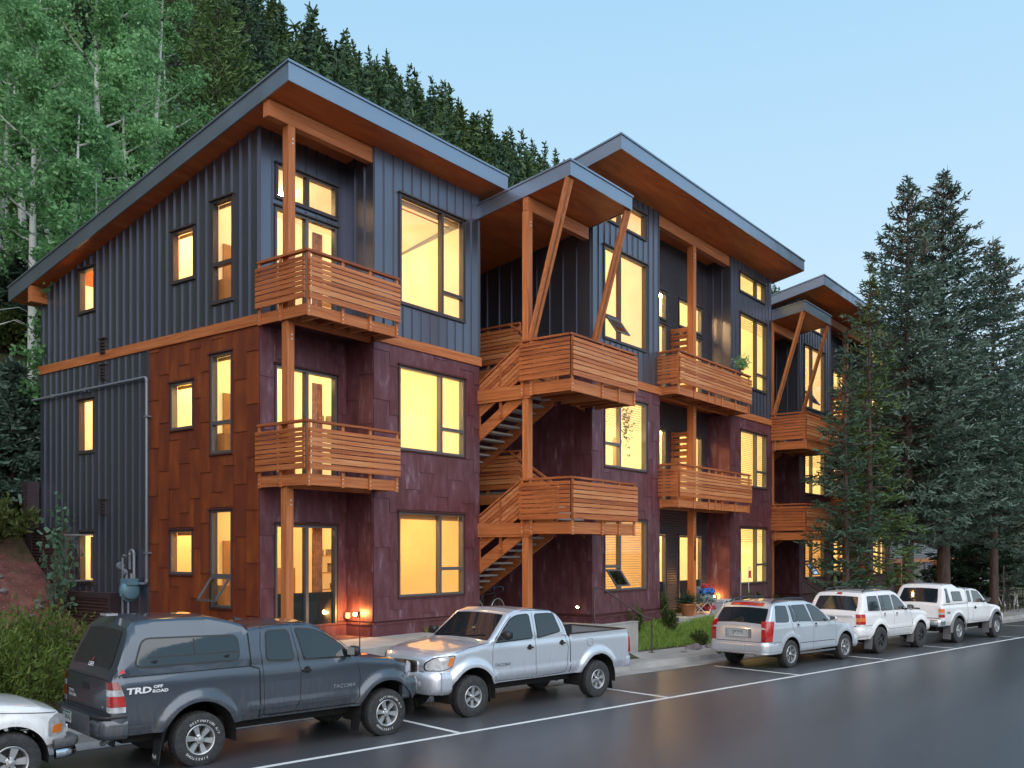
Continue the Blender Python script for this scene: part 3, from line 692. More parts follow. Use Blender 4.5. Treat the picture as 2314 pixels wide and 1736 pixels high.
for zf in (Z2, Z3):
    e = MB(U); e.box(4.62, 5.92, .06, 5.48, zf - .06, zf, 1); e.box(4.60, 4.645, -.22, 5.4, zf - .30, zf - .061, 0); e.box(3.38, 4.62, 3.0, 5.48, zf - .06, zf, 1); e.box(3.38, 4.60, 2.95, 2.995, zf - .3, zf - .061, 0)
    ga = e.build('gallery', ['wood_y', 'decking'], ST)
    g = MB(U); slats(g, (4.575, 3.0), (4.575, -.25), zf + .86, .026); g.box(4.55, 4.64, -.26, 3.0, zf + .93, zf + .975)
    slats(g, (3.38, 2.93), (4.57, 2.93), zf + .86, .026)
    g.build('railing', 'wood_y', ga)
    for y in (-.22, .75, 1.7, 2.7):
        g = MB(U); g.box(4.605, 4.645, y - .035, y + .035, zf - .28, zf + .925); g.build('railing_post', 'wood_z', ga)
S2 = copy_tree(ST); S2.location.x += 14.05 * S_
tag(S2, 'timber stair tower with small canopy between the middle and farthest blocks, left of the spruces', 'staircase')
S3 = copy_tree(ST); S3.location.x += 28.05 * S_
tag(S3, 'timber stair tower mostly hidden behind the tall spruces at the far end of the row', 'staircase')
# ================= ground, road, kerb, pavement
ORG[0] = (0, 0, 0)
RD = math.atan2(-5.19, 29.04)                                  # heading of the road line
rd = Vector((math.cos(RD), math.sin(RD), 0)); rn = Vector((-rd.y, rd.x, 0))
L0 = Vector((8.0, -7.55, 0))
def RP(s, t, z=0): p = L0 + rd * s + rn * t; return (p.x, p.y, z)
def sm(a, b, x):
    x = min(1, max(0, (x - a) / (b - a))); return x * x * (3 - 2 * x)
def lerp(pts, x):
    if x <= pts[0][0]: return pts[0][1]
    for (a, b), (c, d) in zip(pts, pts[1:]):
        if x <= c: return b + (d - b) * (x - a) / (c - a)
    return pts[-1][1]
def hn(x, y, s=1.):
    return math.sin(x * .31 * s + 1.3) * math.cos(y * .27 * s - .4) + .5 * math.sin(x * .83 * s + y * .61 * s) + .3 * math.cos(x * 1.7 * s - y * 1.3 * s)
HILL = [(11, 4.0), (14, 6.0), (20, 10.5), (135, 100.), (150, 108.), (170, 113.), (260, 118.), (600, 120.)]
LEFT = [(-2, 0.0), (2.5, .12), (5.5, .45), (7.6, 1.05), (8.2, 1.5), (9.1, 2.3), (10.7, 3.45), (13, 5.2), (15, 6.9), (20, 11.0), (135, 100.5), (150, 108), (170, 113), (600, 120)]
def pad(x): return 1.03 - .022 * (x - 5) if x < 36 else .35
def gz(x, y):
    t = (x - L0.x) * rn.x + (y - L0.y) * rn.y
    if t < 3.9: return -.06
    hill = lerp(HILL, y) + hn(x, y) * .5 * sm(16, 30, y) + hn(x, y, .12) * 3 * sm(40, 90, y)
    left = lerp(LEFT, y) + hn(x, y, 3) * .05 * sm(3, 8, y) + (hn(x, y) * .5 * sm(16, 30, y) + hn(x, y, .12) * 3 * sm(40, 90, y))
    left += .10 * max(0, -x - 5) * sm(3, 9, y)
    left = max(left, .1 if t > 5 else -.06) if t > 3.9 else -.06
    # planting strip rising from the pavement to the blocks
    tw = 5.05
    f = sm(tw - .25, tw + 1.25, t) if x > 7 else sm(tw - 1.3, tw + 1.0, t)
    p = .10 + (pad(x) - .18) * f
    if x > 36: p = .10 + .1 * f
    if x > 34 : mid = p + (lerp(HILL, y) - p) * sm(13, 22, y)
    else: mid = p + (hill - p) * sm(10.2, 13.5, y)
    if y > 14: mid = hill if x < 34 else mid
    k = sm(-2.95, -2.6, x)
    z = left * (1 - k) + mid * k
    return z
def axis(parts):
    out = []
    for a, b, st in parts:
        n = max(1, round((b - a) / st)); out += [a + (b - a) * i / n for i in range(n)]
    return out + [parts[-1][1]]
gx = axis([(-600, -140, 60), (-140, -40, 12), (-40, -14, 3), (-14, -3.2, .25), (-3.2, -2.4, .08), (-2.4, 3, .6), (3, 22, .35), (22, 50, 1.4), (50, 130, 8), (130, 500, 20), (500, 1500, 100)])
gy = axis([(-900, -100, 80), (-100, -14, 8), (-14, -6, .6), (-6, 13, .25), (13, 40, 1.5), (40, 180, 6), (180, 600, 60), (600, 1500, 150)])
nx, ny = len(gx), len(gy)
gme = bpy.data.meshes.new('ground'); gme.from_pydata([(x, y, gz(x, y)) for y in gy for x in gx], [], [(j * nx + i, j * nx + i + 1, (j + 1) * nx + i + 1, (j + 1) * nx + i) for j in range(ny - 1) for i in range(nx - 1)])
for p in gme.polygons: p.use_smooth = True
def ground_mat():
    m, t, b = new_mat('slope_ground'); N = t.nodes; L = t.links; b.inputs['Roughness'].default_value = .95
    tc = N.new('ShaderNodeTexCoord'); sp = N.new('ShaderNodeSeparateXYZ'); L.new(tc.outputs['Object'], sp.inputs[0])
    def noise(sc, det=8):
        n = N.new('ShaderNodeTexNoise'); n.inputs['Scale'].default_value = sc; n.inputs['Detail'].default_value = det; n.inputs['Roughness'].default_value = .7
        L.new(tc.outputs['Object'], n.inputs[0]); return n.outputs[0]
    def rampn(src, stops):
        c = N.new('ShaderNodeValToRGB'); e = c.color_ramp.elements
        while len(e) < len(stops): e.new(.5)
        for k, (p, q) in enumerate(stops): e[k].position = p; e[k].color = (*q, 1)
        L.new(src, c.inputs[0]); return c.outputs[0]
    dirt = rampn(noise(2.2), [(.3, (.085, .030, .026)), (.5, (.16, .062, .052)), (.68, (.24, .11, .095))])
    st = rampn(noise(16, 3), [(.60, (0, 0, 0)), (.68, (1, 1, 1))])
    mx = N.new('ShaderNodeMixRGB'); L.new(st, mx.inputs[0]); L.new(dirt, mx.inputs[1]); mx.inputs[2].default_value = (.26, .19, .19, 1)
    grass = rampn(noise(3.5), [(.3, (.028, .045, .014)), (.5, (.07, .075, .028)), (.7, (.16, .12, .06))])
    # dirt cut low on the slope, grass and litter above and in the planting strip
    a = N.new('ShaderNodeMath'); a.operation = 'MULTIPLY_ADD'; L.new(noise(.9), a.inputs[0]); a.inputs[1].default_value = 5; L.new(sp.outputs['Y'], a.inputs[2])
    r1 = N.new('ShaderNodeMapRange'); r1.inputs[1].default_value = 12.2; r1.inputs[2].default_value = 13.0; L.new(a.outputs[0], r1.inputs[0])
    r2 = N.new('ShaderNodeMapRange'); r2.inputs[1].default_value = 4.5; r2.inputs[2].default_value = 5.5; L.new(sp.outputs['X'], r2.inputs[0])
    mm = N.new('ShaderNodeMath'); mm.operation = 'MAXIMUM'; L.new(r1.outputs[0], mm.inputs[0]); L.new(r2.outputs[0], mm.inputs[1])
    m2 = N.new('ShaderNodeMixRGB'); L.new(mm.outputs[0], m2.inputs[0]); L.new(mx.outputs[0], m2.inputs[1]); L.new(grass, m2.inputs[2])
    L.new(m2.outputs[0], b.inputs['Base Color'])
    bp = N.new('ShaderNodeBump'); bp.inputs['Strength'].default_value = .9; bp.inputs['Distance'].default_value = .12; L.new(noise(9), bp.inputs['Height']); L.new(bp.outputs[0], b.inputs['Normal'])
    return m
gme.materials.append(ground_mat())
go = bpy.data.objects.new('ground', gme); COL.objects.link(go); tag(go, kind='structure')
def asphalt():
    m, t, b = new_mat('wet_asphalt'); N = t.nodes; L = t.links
    tc = N.new('ShaderNodeTexCoord')
    def noise(sc, det=6, vec=(1, 1, 1), d=0):
        mp = N.new('ShaderNodeMapping'); mp.inputs['Scale'].default_value = vec; mp.inputs['Rotation'].default_value = (0, 0, R(10)); L.new(tc.outputs['Object'], mp.inputs[0])
        n = N.new('ShaderNodeTexNoise'); n.inputs['Scale'].default_value = sc; n.inputs['Detail'].default_value = det; n.inputs['Distortion'].default_value = d; L.new(mp.outputs[0], n.inputs[0]); return n.outputs[0]
    big = noise(.40, 8, (.12, 1, 1), .3); fine = noise(60, 5)
    c = N.new('ShaderNodeValToRGB'); e = c.color_ramp.elements; e[0].position = .25; e[0].color = (.036, .037, .043, 1); e[1].position = .8; e[1].color = (.115, .118, .13, 1)
    a = N.new('ShaderNodeMath'); a.operation = 'MULTIPLY_ADD'; a.inputs[1].default_value = .55; L.new(fine, a.inputs[0])
    s = N.new('ShaderNodeMath'); s.operation = 'MULTIPLY'; s.inputs[1].default_value = .5; L.new(big, s.inputs[0]); L.new(s.outputs[0], a.inputs[2]); L.new(a.outputs[0], c.inputs[0])
    L.new(c.outputs[0], b.inputs['Base Color'])
    r = N.new('ShaderNodeMapRange'); r.inputs[1].default_value = .38; r.inputs[2].default_value = .62; r.inputs[3].default_value = .34; r.inputs[4].default_value = .50; L.new(big, r.inputs[0]); L.new(r.outputs[0], b.inputs['Roughness'])
    bp = N.new('ShaderNodeBump'); bp.inputs['Strength'].default_value = .5; bp.inputs['Distance'].default_value = .008; L.new(fine, bp.inputs['Height']); L.new(bp.outputs[0], b.inputs['Normal']); b.inputs['Coat Weight'].default_value = .55; b.inputs['Coat Roughness'].default_value = .30; b.inputs['Coat IOR'].default_value = 1.45
    return m
mb = MB(); mb.poly([RP(-160, -16, 0), RP(600, -16, 0), RP(600, 2.86, 0), RP(-160, 2.86, 0)])
tag(mb.build('road', asphalt()), kind='structure')
M['paint'] = P('road_paint', (.78, .78, .76), .55, var=.07, vscale=14)
def road_strip(name, quads):
    b = MB()
    for (s0, s1, t0, t1) in quads: b.poly([RP(s0, t0, .004), RP(s1, t0, .004), RP(s1, t1, .004), RP(s0, t1, .004)])
    return tag(b.build(name, 'paint'), kind='structure')
marks = [-11.55, -5.95, -.75, 4.0, 8.55, 14.0, 19.5, 25., 31.]
road_strip('road_marking', [(-160, 300, -.055, .055)] + [(m - .05, m + .05, .06, 2.55) for m in marks])
M['kerb'] = P('kerb_concrete', (.33, .325, .315), .75, var=.2, vscale=1.6, bump=.35, bscale=70, rvar=.1)
kb = MB()                                                        # gutter pan, kerb face and top, sections split by joints
for i in range(-26, 70):
    s0, s1 = i * 3. + .006, (i + 1) * 3. - .006
    ramp = .0
    h = .15
    sec = [(2.85, .006), (3.50, -.002), (3.54, h * .9), (3.58, h), (3.74, h), (3.74, -.05)]
    vs = [RP(s, t, z) for s in (s0, s1) for t, z in sec]; n = len(sec)
    kb.add(vs, [(k, k + 1, n + k + 1, n + k) for k in range(n - 1)] + [tuple(range(n))[::-1], tuple(range(n, 2 * n))])
tag(kb.build('kerb', 'kerb'), kind='structure')
pv = MB()
for i in range(-50, 130):
    s0, s1 = i * 1.6 + .004, (i + 1) * 1.6 - .004
    a = [RP(s0, 3.746, 0), RP(s1, 3.746, 0), RP(s1, 5.08, 0), RP(s0, 5.08, 0)]
    pv.hexa([(p[0], p[1], -.05) for p in a] + [(p[0], p[1], .155 + (.02 if k > 1 else 0)) for k, p in enumerate(a)])
tag(pv.build('pavement', 'kerb'), kind='structure')
# concrete pads, walkway, steps
pt = MB()
pt.box(-2.4, 1.6, -1.75, .89, .5, 1.06); pt.build('patio', 'concrete'); tag(bpy.data.objects['patio'], kind='structure')
pt = MB(); pt.hexa([(11.2, -2.10, .3), (15.9, -2.10, .3), (15.9, -.74, .3), (10.85, -.74, .3), (11.2, -2.10, .93), (15.9, -2.10, .87), (15.9, -.74, .87), (10.85, -.74, .93)])
tag(pt.build('patio', 'concrete'), kind='structure')
pt = MB(); pt.hexa([(27., -2.1, .3), (31.9, -2.1, .3), (31.9, -.74, .3), (27, -.74, .3), (27, -2.1, .75), (31.9, -2.1, .7), (31.9, -.74, .7), (27, -.74, .75)])
tag(pt.build('patio', 'concrete'), kind='structure')
def entry(dx, dz):
    w_ = MB(); w_.box(3.95 + dx, 8.0 + dx, -2.45, -2.27, .0, 1.04 + dz); w_.box(3.93 + dx, 8.02 + dx, -2.47, -2.25, 1.041 + dz, 1.065 + dz)
    o = tag(w_.build('retaining_wall', 'concrete'), ('low concrete wall beside the steps behind the silver pickup' if dx < 1 else ('low concrete wall beside the steps behind the white boxy SUV' if dx < 20 else 'low concrete wall by the last stair tower, behind the trees')), 'concrete wall', 'low concrete walls beside the entrance steps')
    k = MB(); k.box(3.9 + dx, 6.8 + dx, -2.245, 6.3, .3, 1.03 + dz)
    for i in range(5): k.box(6.8 + .28 * i + dx, 6.8 + .28 * (i + 1) + dx, -2.245, -1.72, .05, 1.03 + dz - .165 * (i + 1))
    tag(k.build('walkway', 'concrete'), kind='structure')
    r = MB(); z0 = 1.03 + dz
    r.tube([(6.74 + dx, -1.78, z0), (6.74 + dx, -1.78, z0 + .98), (6.80 + dx, -1.80, z0 + 1.0), (7.0 + dx, -1.86, z0 + .98), (8.0 + dx, -2.62, z0 + .18), (8.06 + dx, -2.66, z0 + .13), (8.12 + dx, -2.70, z0 + .13), (8.22 + dx, -2.74, z0 + .12), (8.24 + dx, -2.75, z0 + .08), (8.24 + dx, -2.75, .17)], .024, 8)
    r.box(8.17 + dx, 8.31 + dx, -2.82, -2.68, .17, .185)
    tag(r.build('handrail', 'steel_rail', smooth=50), ('brown steel handrail running down the steps behind the silver pickup bed' if dx < 1 else ('brown steel handrail running down behind the rear of the white boxy SUV' if dx < 20 else 'brown steel handrail by the last stair tower')), 'handrail', 'brown steel handrails on the entrance steps')
entry(0, 0); entry(16.05, -.25)
# stepped metal-clad window-well boxes against the side wall
rb = empty('metal_clad_planter', (-3.0, 8, .5)); tag(rb, 'dark corrugated metal retaining boxes stepping down the slope against the side wall', 'retaining wall'); ORG[0] = (-3.0, 8, .5)
for i, (y0, y1, zt, zb) in enumerate(((10.47, 10.85, 4.96, 3.0), (8.64, 10.465, 3.67, .8), (6.27, 8.635, 2.0, .1))):
    p = MB(); p.box(-2.83, -2.56, y0, y1, zb, zt)
    a = p.build('flashing_box', 'flash_brown', rb)
    c = MB(); pl = lambda s, z, o: (-2.832 - o, s, z)
    corrugated(c, pl, y0 + .02, y1 - .17, zb, zt - .14, [], pitch=.085, amp=.03); c.build('corrugated_face', 'corr_brown', a, smooth=80)
    f = MB(); f.box(-2.87, -2.825, y1 - .17, y1 - .002, zb, zt + .002); f.box(-2.87, -2.825, y0, y1 - .171, zt - .14, zt + .002); f.box(-2.87, -2.825, y0, y0 + .10, zb, zt - .141)
    f.build('trim_strip', 'flash_brown', a)
# gas meter
ORG[0] = (-2.75, 5.7, .2); gm = empty('gas_meter', ORG[0]); tag(gm, 'blue-grey gas meter with valves and pipes on the side wall above the dark pickup', 'gas meter')
M['meter'] = P('meter_paint', (.13, .25, .32), .4, .2, bump=.1)
g = MB(); xc, yc, zc = -2.80, 5.52, 2.08
g.lathe([(0, -.13), (.12, -.13), (.20, -.10), (.235, -.03), (.24, -.01), (.26, -.01), (.26, .01), (.24, .01), (.235, .03), (.20, .10), (.12, .13), (0, .13)], (xc, yc, zc), 'y', 20)
g.box(xc - .14, xc + .14, yc - .16, yc + .16, zc + .14, zc + .30)
for k in range(14):
    a = 2 * math.pi * k / 14; g.box(xc + .25 * math.cos(a) - .012, xc + .25 * math.cos(a) + .012, yc - .03, yc + .03, zc + .25 * math.sin(a) - .012, zc + .25 * math.sin(a) + .012)
g.build('meter_body', 'meter', gm, smooth=35)
g = MB()
g.tube([(xc, yc - .1, zc + .3), (xc, yc - .1, zc + .42)], .04, 10); g.tube([(xc, yc + .12, zc + .3), (xc, yc + .12, zc + .45), (xc, yc + .18, zc + .5), (xc, yc + .30, zc + .5)], .034, 10)
g.tube([(xc, yc + .3, .2), (xc, yc + .3, zc + .8), (xc, yc + .24, zc + .86), (xc, yc + .16, zc + .84)], .03, 8); g.lathe([(0, -.05), (.09, -.05), (.10, 0), (.09, .05), (0, .05)], (xc, yc + .40, zc + .6), 'y', 16)
g.lathe([(0, -.04), (.07, -.04), (.07, .04), (0, .04)], (xc - .06, yc + .12, zc + .45), 'x', 12); g.tube([(xc, yc + .05, .2), (xc, yc + .05, zc - .2)], .028, 8)
g.build('meter_pipes', 'pipe', gm, smooth=40)
ORG[0] = (0, 0, 0)
# floor lamps by the recess walls
def patio_lamp(x, y, z, lab):
    r = empty('wall_lamp', (x, y, z)); tag(r, lab, 'lamp', 'small outdoor lamps low on the recess walls')
    b = MB(); b.box(-.02, .04, -.05, .05, -.07, .07); b.box(-.06, -.021, -.035, .035, -.03, .05); b.build('lamp_housing', 'black', r)
    c = MB(); c.lathe([(0, -.04), (.03, -.035), (.042, 0), (.03, .035), (0, .04)], (-.10, 0, 0), 'z', 12); c.build('bulb', 'lamp_hot', r, smooth=60)
    l = bpy.data.lights.new('lamp_light', 'POINT'); l.energy = 7; l.color = (1, .45, .10); l.shadow_soft_size = .05
    o = bpy.data.objects.new('lamp_light', l); COL.objects.link(o); o.parent = r; o.location = (-.18, 0, .02)
patio_lamp(-.03, .47, 1.57, 'glowing orange lamp low on the wall beside the ground-floor sliding door of the nearest block')
patio_lamp(16.0, -1.08, 1.39, 'glowing orange lamp above the cooler in the recess of the middle block')
db_ = MB(); db_.lathe([(0, -.05), (.06, -.04), (.075, 0), (.06, .09), (0, .10)], (-.06, .80, 1.5), 'z', 14)
tag(db_.build('hose_reel_cover', M['concrete'], smooth=40), 'small grey domed wall fitting just left of the orange lamp on the nearest block', 'wall fitting')
vt = MB(); vt.box(6.79, 6.83, -1.26, -1.12, 1.42, 1.52); vt.box(6.775, 6.789, -1.22, -1.16, 1.45, 1.49, 1)
tag(vt.build('step_light', ['black', 'lamp']), 'small square step light low on the dark red wall behind the silver pickup', 'step light')
# garage wing at the far end
ORG[0] = (58, 3, .1); G4 = empty('garage_building', ORG[0]); tag(G4, 'corrugated grey building with taupe garage doors and orange beam behind the spruce trunks', 'garage building')
mb = MB(); pl = PF(.4)
hol = [(x, x + 2.6, .1, 2.3) for x in (42.6, 49.5, 56.5, 63.5)] + [(46.6, 47.9, .1, 2.2)]
wall(mb, pl, 40.5, 78, 0, 6.2, hol, o=-.02); mb.box(40.5, 78, .45, 8, 6.2, 6.3); mb.box(40.5, 40.6, .45, 8, 0, 6.2); mb.build('wall_core', 'trim2', G4)
mb = MB(); corrugated(mb, pl, 40.5, 78, .1, 2.32, hol, pitch=.12, amp=.02); corrugated(mb, pl, 40.5, 78, 2.56, 6.2, [], pitch=.12, amp=.02); mb.build('corrugated_wall', 'corr', G4)
mb = MB(); mb.box(40.4, 78, .33, .40, 2.32, 2.55); mb.build('timber_band', 'wood_x', G4)
M['garage'] = P('garage_panel', (.16, .135, .125), .6, var=.08)
for h in hol:
    mb = MB(); mb.box(h[0] + .04, h[1] - .04, .44, .50, h[2], h[3] - .03); mb.build('garage_door', 'garage', G4)
mb = MB(); mb.box(40, 78.5, -.5, 9, 6.32, 6.7); mb.build('roof', 'fascia', G4)
for x in (44.9, 54):
    mb = MB(); mb.box(x, x + .25, .05, .30, .1, 2.31); mb.build('timber_post', 'wood_z', G4)
ORG[0] = (0, 0, 0)
cb = MB(); cb.box(40.05, 41.0, -6.3, -5.9, .9, 1.85); cb.box(40.2, 40.32, -6.15, -6.05, .1, .89); cb.box(40.75, 40.87, -6.15, -6.05, .1, .89)
M['cab'] = P('cabinet_paint', (.36, .40, .42), .5)
tag(cb.build('utility_cabinet', 'cab'), 'pale grey utility cabinet on two legs behind the bicycles', 'utility cabinet')
# ================= vehicles
class Car:
    def __init__(s, name, label, cat, loc, rz, **k):
        s.__dict__.update(dict(W=.93, crown=.03, redge=.06, tum=.26, zb=1.33, flare=.05, nose=.30, tail=.12, taper_f=.35, taper_r=.15, Ra=.47, shoulder=.025, bed=None, sill=.50, tuck=.05, grp='vehicles parked along the kerb'), **k)
        s.root = empty(name, loc, rz); tag(s.root, label, cat, s.grp)
    def zt(s, x): return lerp(s.top, x)
    def wmax(s, x):
        w = s.W
        f = max(0, (x - (s.xf - s.taper_f)) / s.taper_f); r = max(0, ((s.xr + s.taper_r) - x) / s.taper_r)
        return w - s.nose * f ** 2.2 - s.tail * r ** 2
    def Y(s, x, z):
        w = s.wmax(x)
        zb = s.zb
        if z > zb: return w - s.shoulder - (z - zb) * s.tum - .5 * max(0, z - zb - .35) ** 2
        y = w - .02 * ((z - .85) / .45) ** 2 - s.shoulder * sm(zb - .12, zb, z)
        if z < s.sill + .16: y -= s.tuck * ((s.sill + .16 - z) / .16)
        for (xw, zw, Ra) in s.arches:
            r = math.hypot(x - xw, z - zw); ff = s.flare * (1 - sm(Ra + .05, Ra + .17, r))
            y += ff
            if s.flare > .02: y += .012 * math.exp(-((r - Ra - .19) / .05) ** 2) * 0
        if s.mold and s.mold[0] < z < s.mold[1] and s.mold[2] < x < s.mold[3]: y += .014
        return y
    def zlow(s, x):
        z = s.sillf(x) if hasattr(s, 'sillf') else s.sill
        for (xw, zw, Ra) in s.arches:
            d = abs(x - xw)
            if d < Ra: z = max(z, zw + math.sqrt(Ra * Ra - d * d))
        return z
    def body(s, mat='paint', name='body'):
        xs = set(np.round(np.arange(s.xr, s.xf, .045), 4)) | {s.xf}
        for x, z in s.top: xs.add(round(x, 4)); xs.add(round(min(s.xf, x + .012), 4))
        for (xw, zw, Ra) in s.arches:
            for k in range(25): xs.add(round(xw + Ra * math.cos(math.pi * k / 24), 4))
        if s.bed: xs |= {s.bed[0], s.bed[0] + .001, s.bed[1], s.bed[1] - .001}
        xs = sorted(x for x in xs if s.xr <= x <= s.xf)
        zf = list(np.linspace(.40, s.zb, 24)); K = 6
        rows = []
        for x in xs:
            ztp = s.zt(x); zl = s.zlow(x); inbed = s.bed and s.bed[0] < x < s.bed[1]
            r = min(s.redge, max(.01, (ztp - zl) * .4)); ze = ztp - r - (0 if inbed else s.crown * .6)
            pts = []
            for z in zf: pts.append(min(max(z, zl), max(ze, zl)))
            for k in range(1, K + 1): pts.append(max(pts[len(zf) - 1], min(s.zb, ze)) + max(0, ze - s.zb) * k / K)
            row = [(s.Y(x, z), z) for z in pts]
            ye, z0 = row[-1]
            if inbed:
                zr = s.zt(x); row += [(ye, zr), (ye - .07, zr), (ye - .075, zr - .02), (ye - .09, s.bed[2]), (ye - .2, s.bed[2]), (.3, s.bed[2]), (0, s.bed[2])]
            else:
                tp = ztp - s.crown * .6 - z0
                for k in range(1, 4):
                    a = math.pi / 2 * k / 3; row.append((ye - r * 1.1 * (1 - math.cos(a)), z0 + tp * math.sin(a)))
                ye2, z2 = row[-1]
                for k in range(1, 5):
                    f = 1 - k / 4; row.append((ye2 * f, z2 + (ztp - z2) * (1 - f * f)))
            rows.append([(x, y, z) for y, z in row])
        n = len(rows[0]); mb = MB()
        for sg in (1, -1):
            vs = [(p[0], p[1] * sg, p[2]) for r_ in rows for p in r_]; fs = []
            for i in range(len(rows) - 1):
                for j in range(n - 1): fs.append((i * n + j, i * n + j + 1, (i + 1) * n + j + 1, (i + 1) * n + j))
            fs.append(tuple(range(n)) ); fs.append(tuple(range((len(rows) - 1) * n, len(rows) * n)))
            # end caps reach the centre line at the bottom
            mb.add(vs, fs[:-2])
            for i in (0, len(rows) - 1):
                base = [(rows[i][0][0], 0, rows[i][0][2])] + rows[i]
                mb.add([(p[0], p[1] * sg, p[2]) for p in base], [tuple(range(len(base)))])
        s.bodyo = mb.build(name, s.paint, s.root, smooth=28)
        # floor pan and wheel wells
        ub = MB(); ub.box(s.xr + .25, s.xf - .25, -s.W + .34, s.W - .34, .40, s.sill + .06)
        for (xw, zw, Ra) in s.arches:
            for sg in (1, -1):
                vs = []; m = 14
                for k in range(m + 1):
                    a = math.pi * (1.12 * k / m - .06)
                    for y in (s.wmax(xw) + s.flare - .03, .45): vs.append((xw + (Ra + .004) * math.cos(a), sg * y, zw + (Ra + .004) * math.sin(a)))
                ub.add(vs, [(2 * k, 2 * k + 1, 2 * k + 3, 2 * k + 2) for k in range(m)])
        ub.tube([(a[0], 0, a[1]) for a in (s.arches[0],) for _ in (0,)] + [(s.arches[1][0], 0, s.arches[1][1])], .05, 6)
        for (xw, zw, Ra) in s.arches: ub.tube([(xw, -s.W + .2, zw), (xw, s.W - .2, zw)], .06, 8)
        ub.build('underbody', 'under', s.root)
        return s.bodyo
    # ---- surface placed details
    def sp(s, x, z, off=.003, sg=-1): return (x, sg * (s.Y(x, z) + off), z)
    def side_patch(s, poly, mat, name, off=.004, sides=(-1, 1), parent=None, rr=.05, mb=None, edge=None):
        pts = rpoly(poly, rr)
        own = mb is None; mb = mb or MB(); objs = []
        for sg in sides:
            m_ = MB() if own else mb
            cx = sum(p[0] for p in pts) / len(pts); cz = sum(p[1] for p in pts) / len(pts)
            n = len(pts); rings = []
            for f in (1, .66, .33): rings.append([s.sp(cx + (p[0] - cx) * f, cz + (p[1] - cz) * f, off, sg) for p in pts])
            vs = sum(rings, []) + [s.sp(cx, cz, off, sg)]; fs = []
            for k in range(2):
                for i in range(n): fs.append((k * n + i, k * n + (i + 1) % n, (k + 1) * n + (i + 1) % n, (k + 1) * n + i))
            for i in range(n): fs.append((2 * n + i, 2 * n + (i + 1) % n, 3 * n))
            # rim back to the body gives the patch thickness
            back = [s.sp(p[0], p[1], off - .012, sg) for p in pts]
            o = len(vs); vs += back
            for i in range(n): fs.append((i, (i + 1) % n, o + (i + 1) % n, o + i))
            m_.add(vs, fs)
            if own: objs.append(m_.build(name, mat, parent or s.root, smooth=35))
        return objs
    def glass(s, poly, name='side_window', rr=.05, sides=(-1, 1), frame=.022):
        big = grow(poly, frame)
        for sg in sides:
            f = s.side_patch(big, 'black', 'window_seal', .003, (sg,), rr=rr + frame)[0]
            s.side_patch(poly, 'car_glass', 'pane', .007, (sg,), rr=rr, parent=f)
            f.name = name
    def line(s, pts, w=.011, mat='seam_line', name='door_gap', sides=(-1, 1), off=.0015, thick=0):
        q = []
        for a, b in zip(pts, pts[1:]):
            n = max(1, int(math.hypot(b[0] - a[0], b[1] - a[1]) / .05))
            q += [(a[0] + (b[0] - a[0]) * k / n, a[1] + (b[1] - a[1]) * k / n) for k in range(n)]
        q.append(pts[-1])
        for sg in sides:
            mb = MB(); vs = []
            for i, p in enumerate(q):
                a = q[max(0, i - 1)]; b = q[min(len(q) - 1, i + 1)]; dx, dz = b[0] - a[0], b[1] - a[1]; l = math.hypot(dx, dz) or 1; nx_, nz_ = -dz / l * w / 2, dx / l * w / 2
                vs += [s.sp(p[0] + nx_, p[1] + nz_, off, sg), s.sp(p[0] - nx_, p[1] - nz_, off, sg)]
            mb.add(vs, [(2 * i, 2 * i + 1, 2 * i + 3, 2 * i + 2) for i in range(len(q) - 1)])
            mb.build(name, mat, s.root)
    def top_patch(s, x0, x1, yf0, yf1, mat, name, off=.006, n=8, parent=None, y0=None):
        """glass lying on the sloping top surface between stations x0 and x1"""
        mb = MB(); vs = []; m = 12
        for i in range(n + 1):
            x = x0 + (x1 - x0) * i / n; f = yf0 + (yf1 - yf0) * i / n; ztp = s.zt(x); r = s.redge; ye = s.Y(x, ztp - r - s.crown * .6) - r
            dz = (s.zt(min(x + .01, s.xf)) - s.zt(max(x - .01, s.xr))) / .02; l = math.hypot(1, dz); nx_, nz_ = -dz / l, 1 / l
            for j in range(m + 1):
                g = -1 + 2 * j / m; y = g * f * ye
                z = ztp - s.crown * .6 * (y / ye) ** 2
                vs.append((x + nx_ * off, y, z + nz_ * off))
        mb.add(vs, [(i * (m + 1) + j, i * (m + 1) + j + 1, (i + 1) * (m + 1) + j + 1, (i + 1) * (m + 1) + j) for i in range(n) for j in range(m)])
        return mb.build(name, mat, parent or s.root, smooth=40)
    def end_patch(s, poly, mat, name, front=False, off=.006, rr=.02, mirror=False, parent=None, depth=None):
        """poly in (y, z) on the flat rear or front face"""
        x = s.xf + off if front else s.xr - off; out = []
        for sg in ((1, -1) if mirror else (1,)):
            pts = rpoly([(p[0] * sg, p[1]) for p in poly], rr); mb = MB(); n = len(pts)
            xi = x - (off + .01) if front else x + (off + .01)
            vs = [(x, p[0], p[1]) for p in pts] + [(xi, p[0], p[1]) for p in pts]
            mb.add(vs, [tuple(range(n)), tuple(range(n, 2 * n))] + [(i, (i + 1) % n, n + (i + 1) % n, n + i) for i in range(n)])
            out.append(mb.build(name, mat, parent or s.root))
        return out
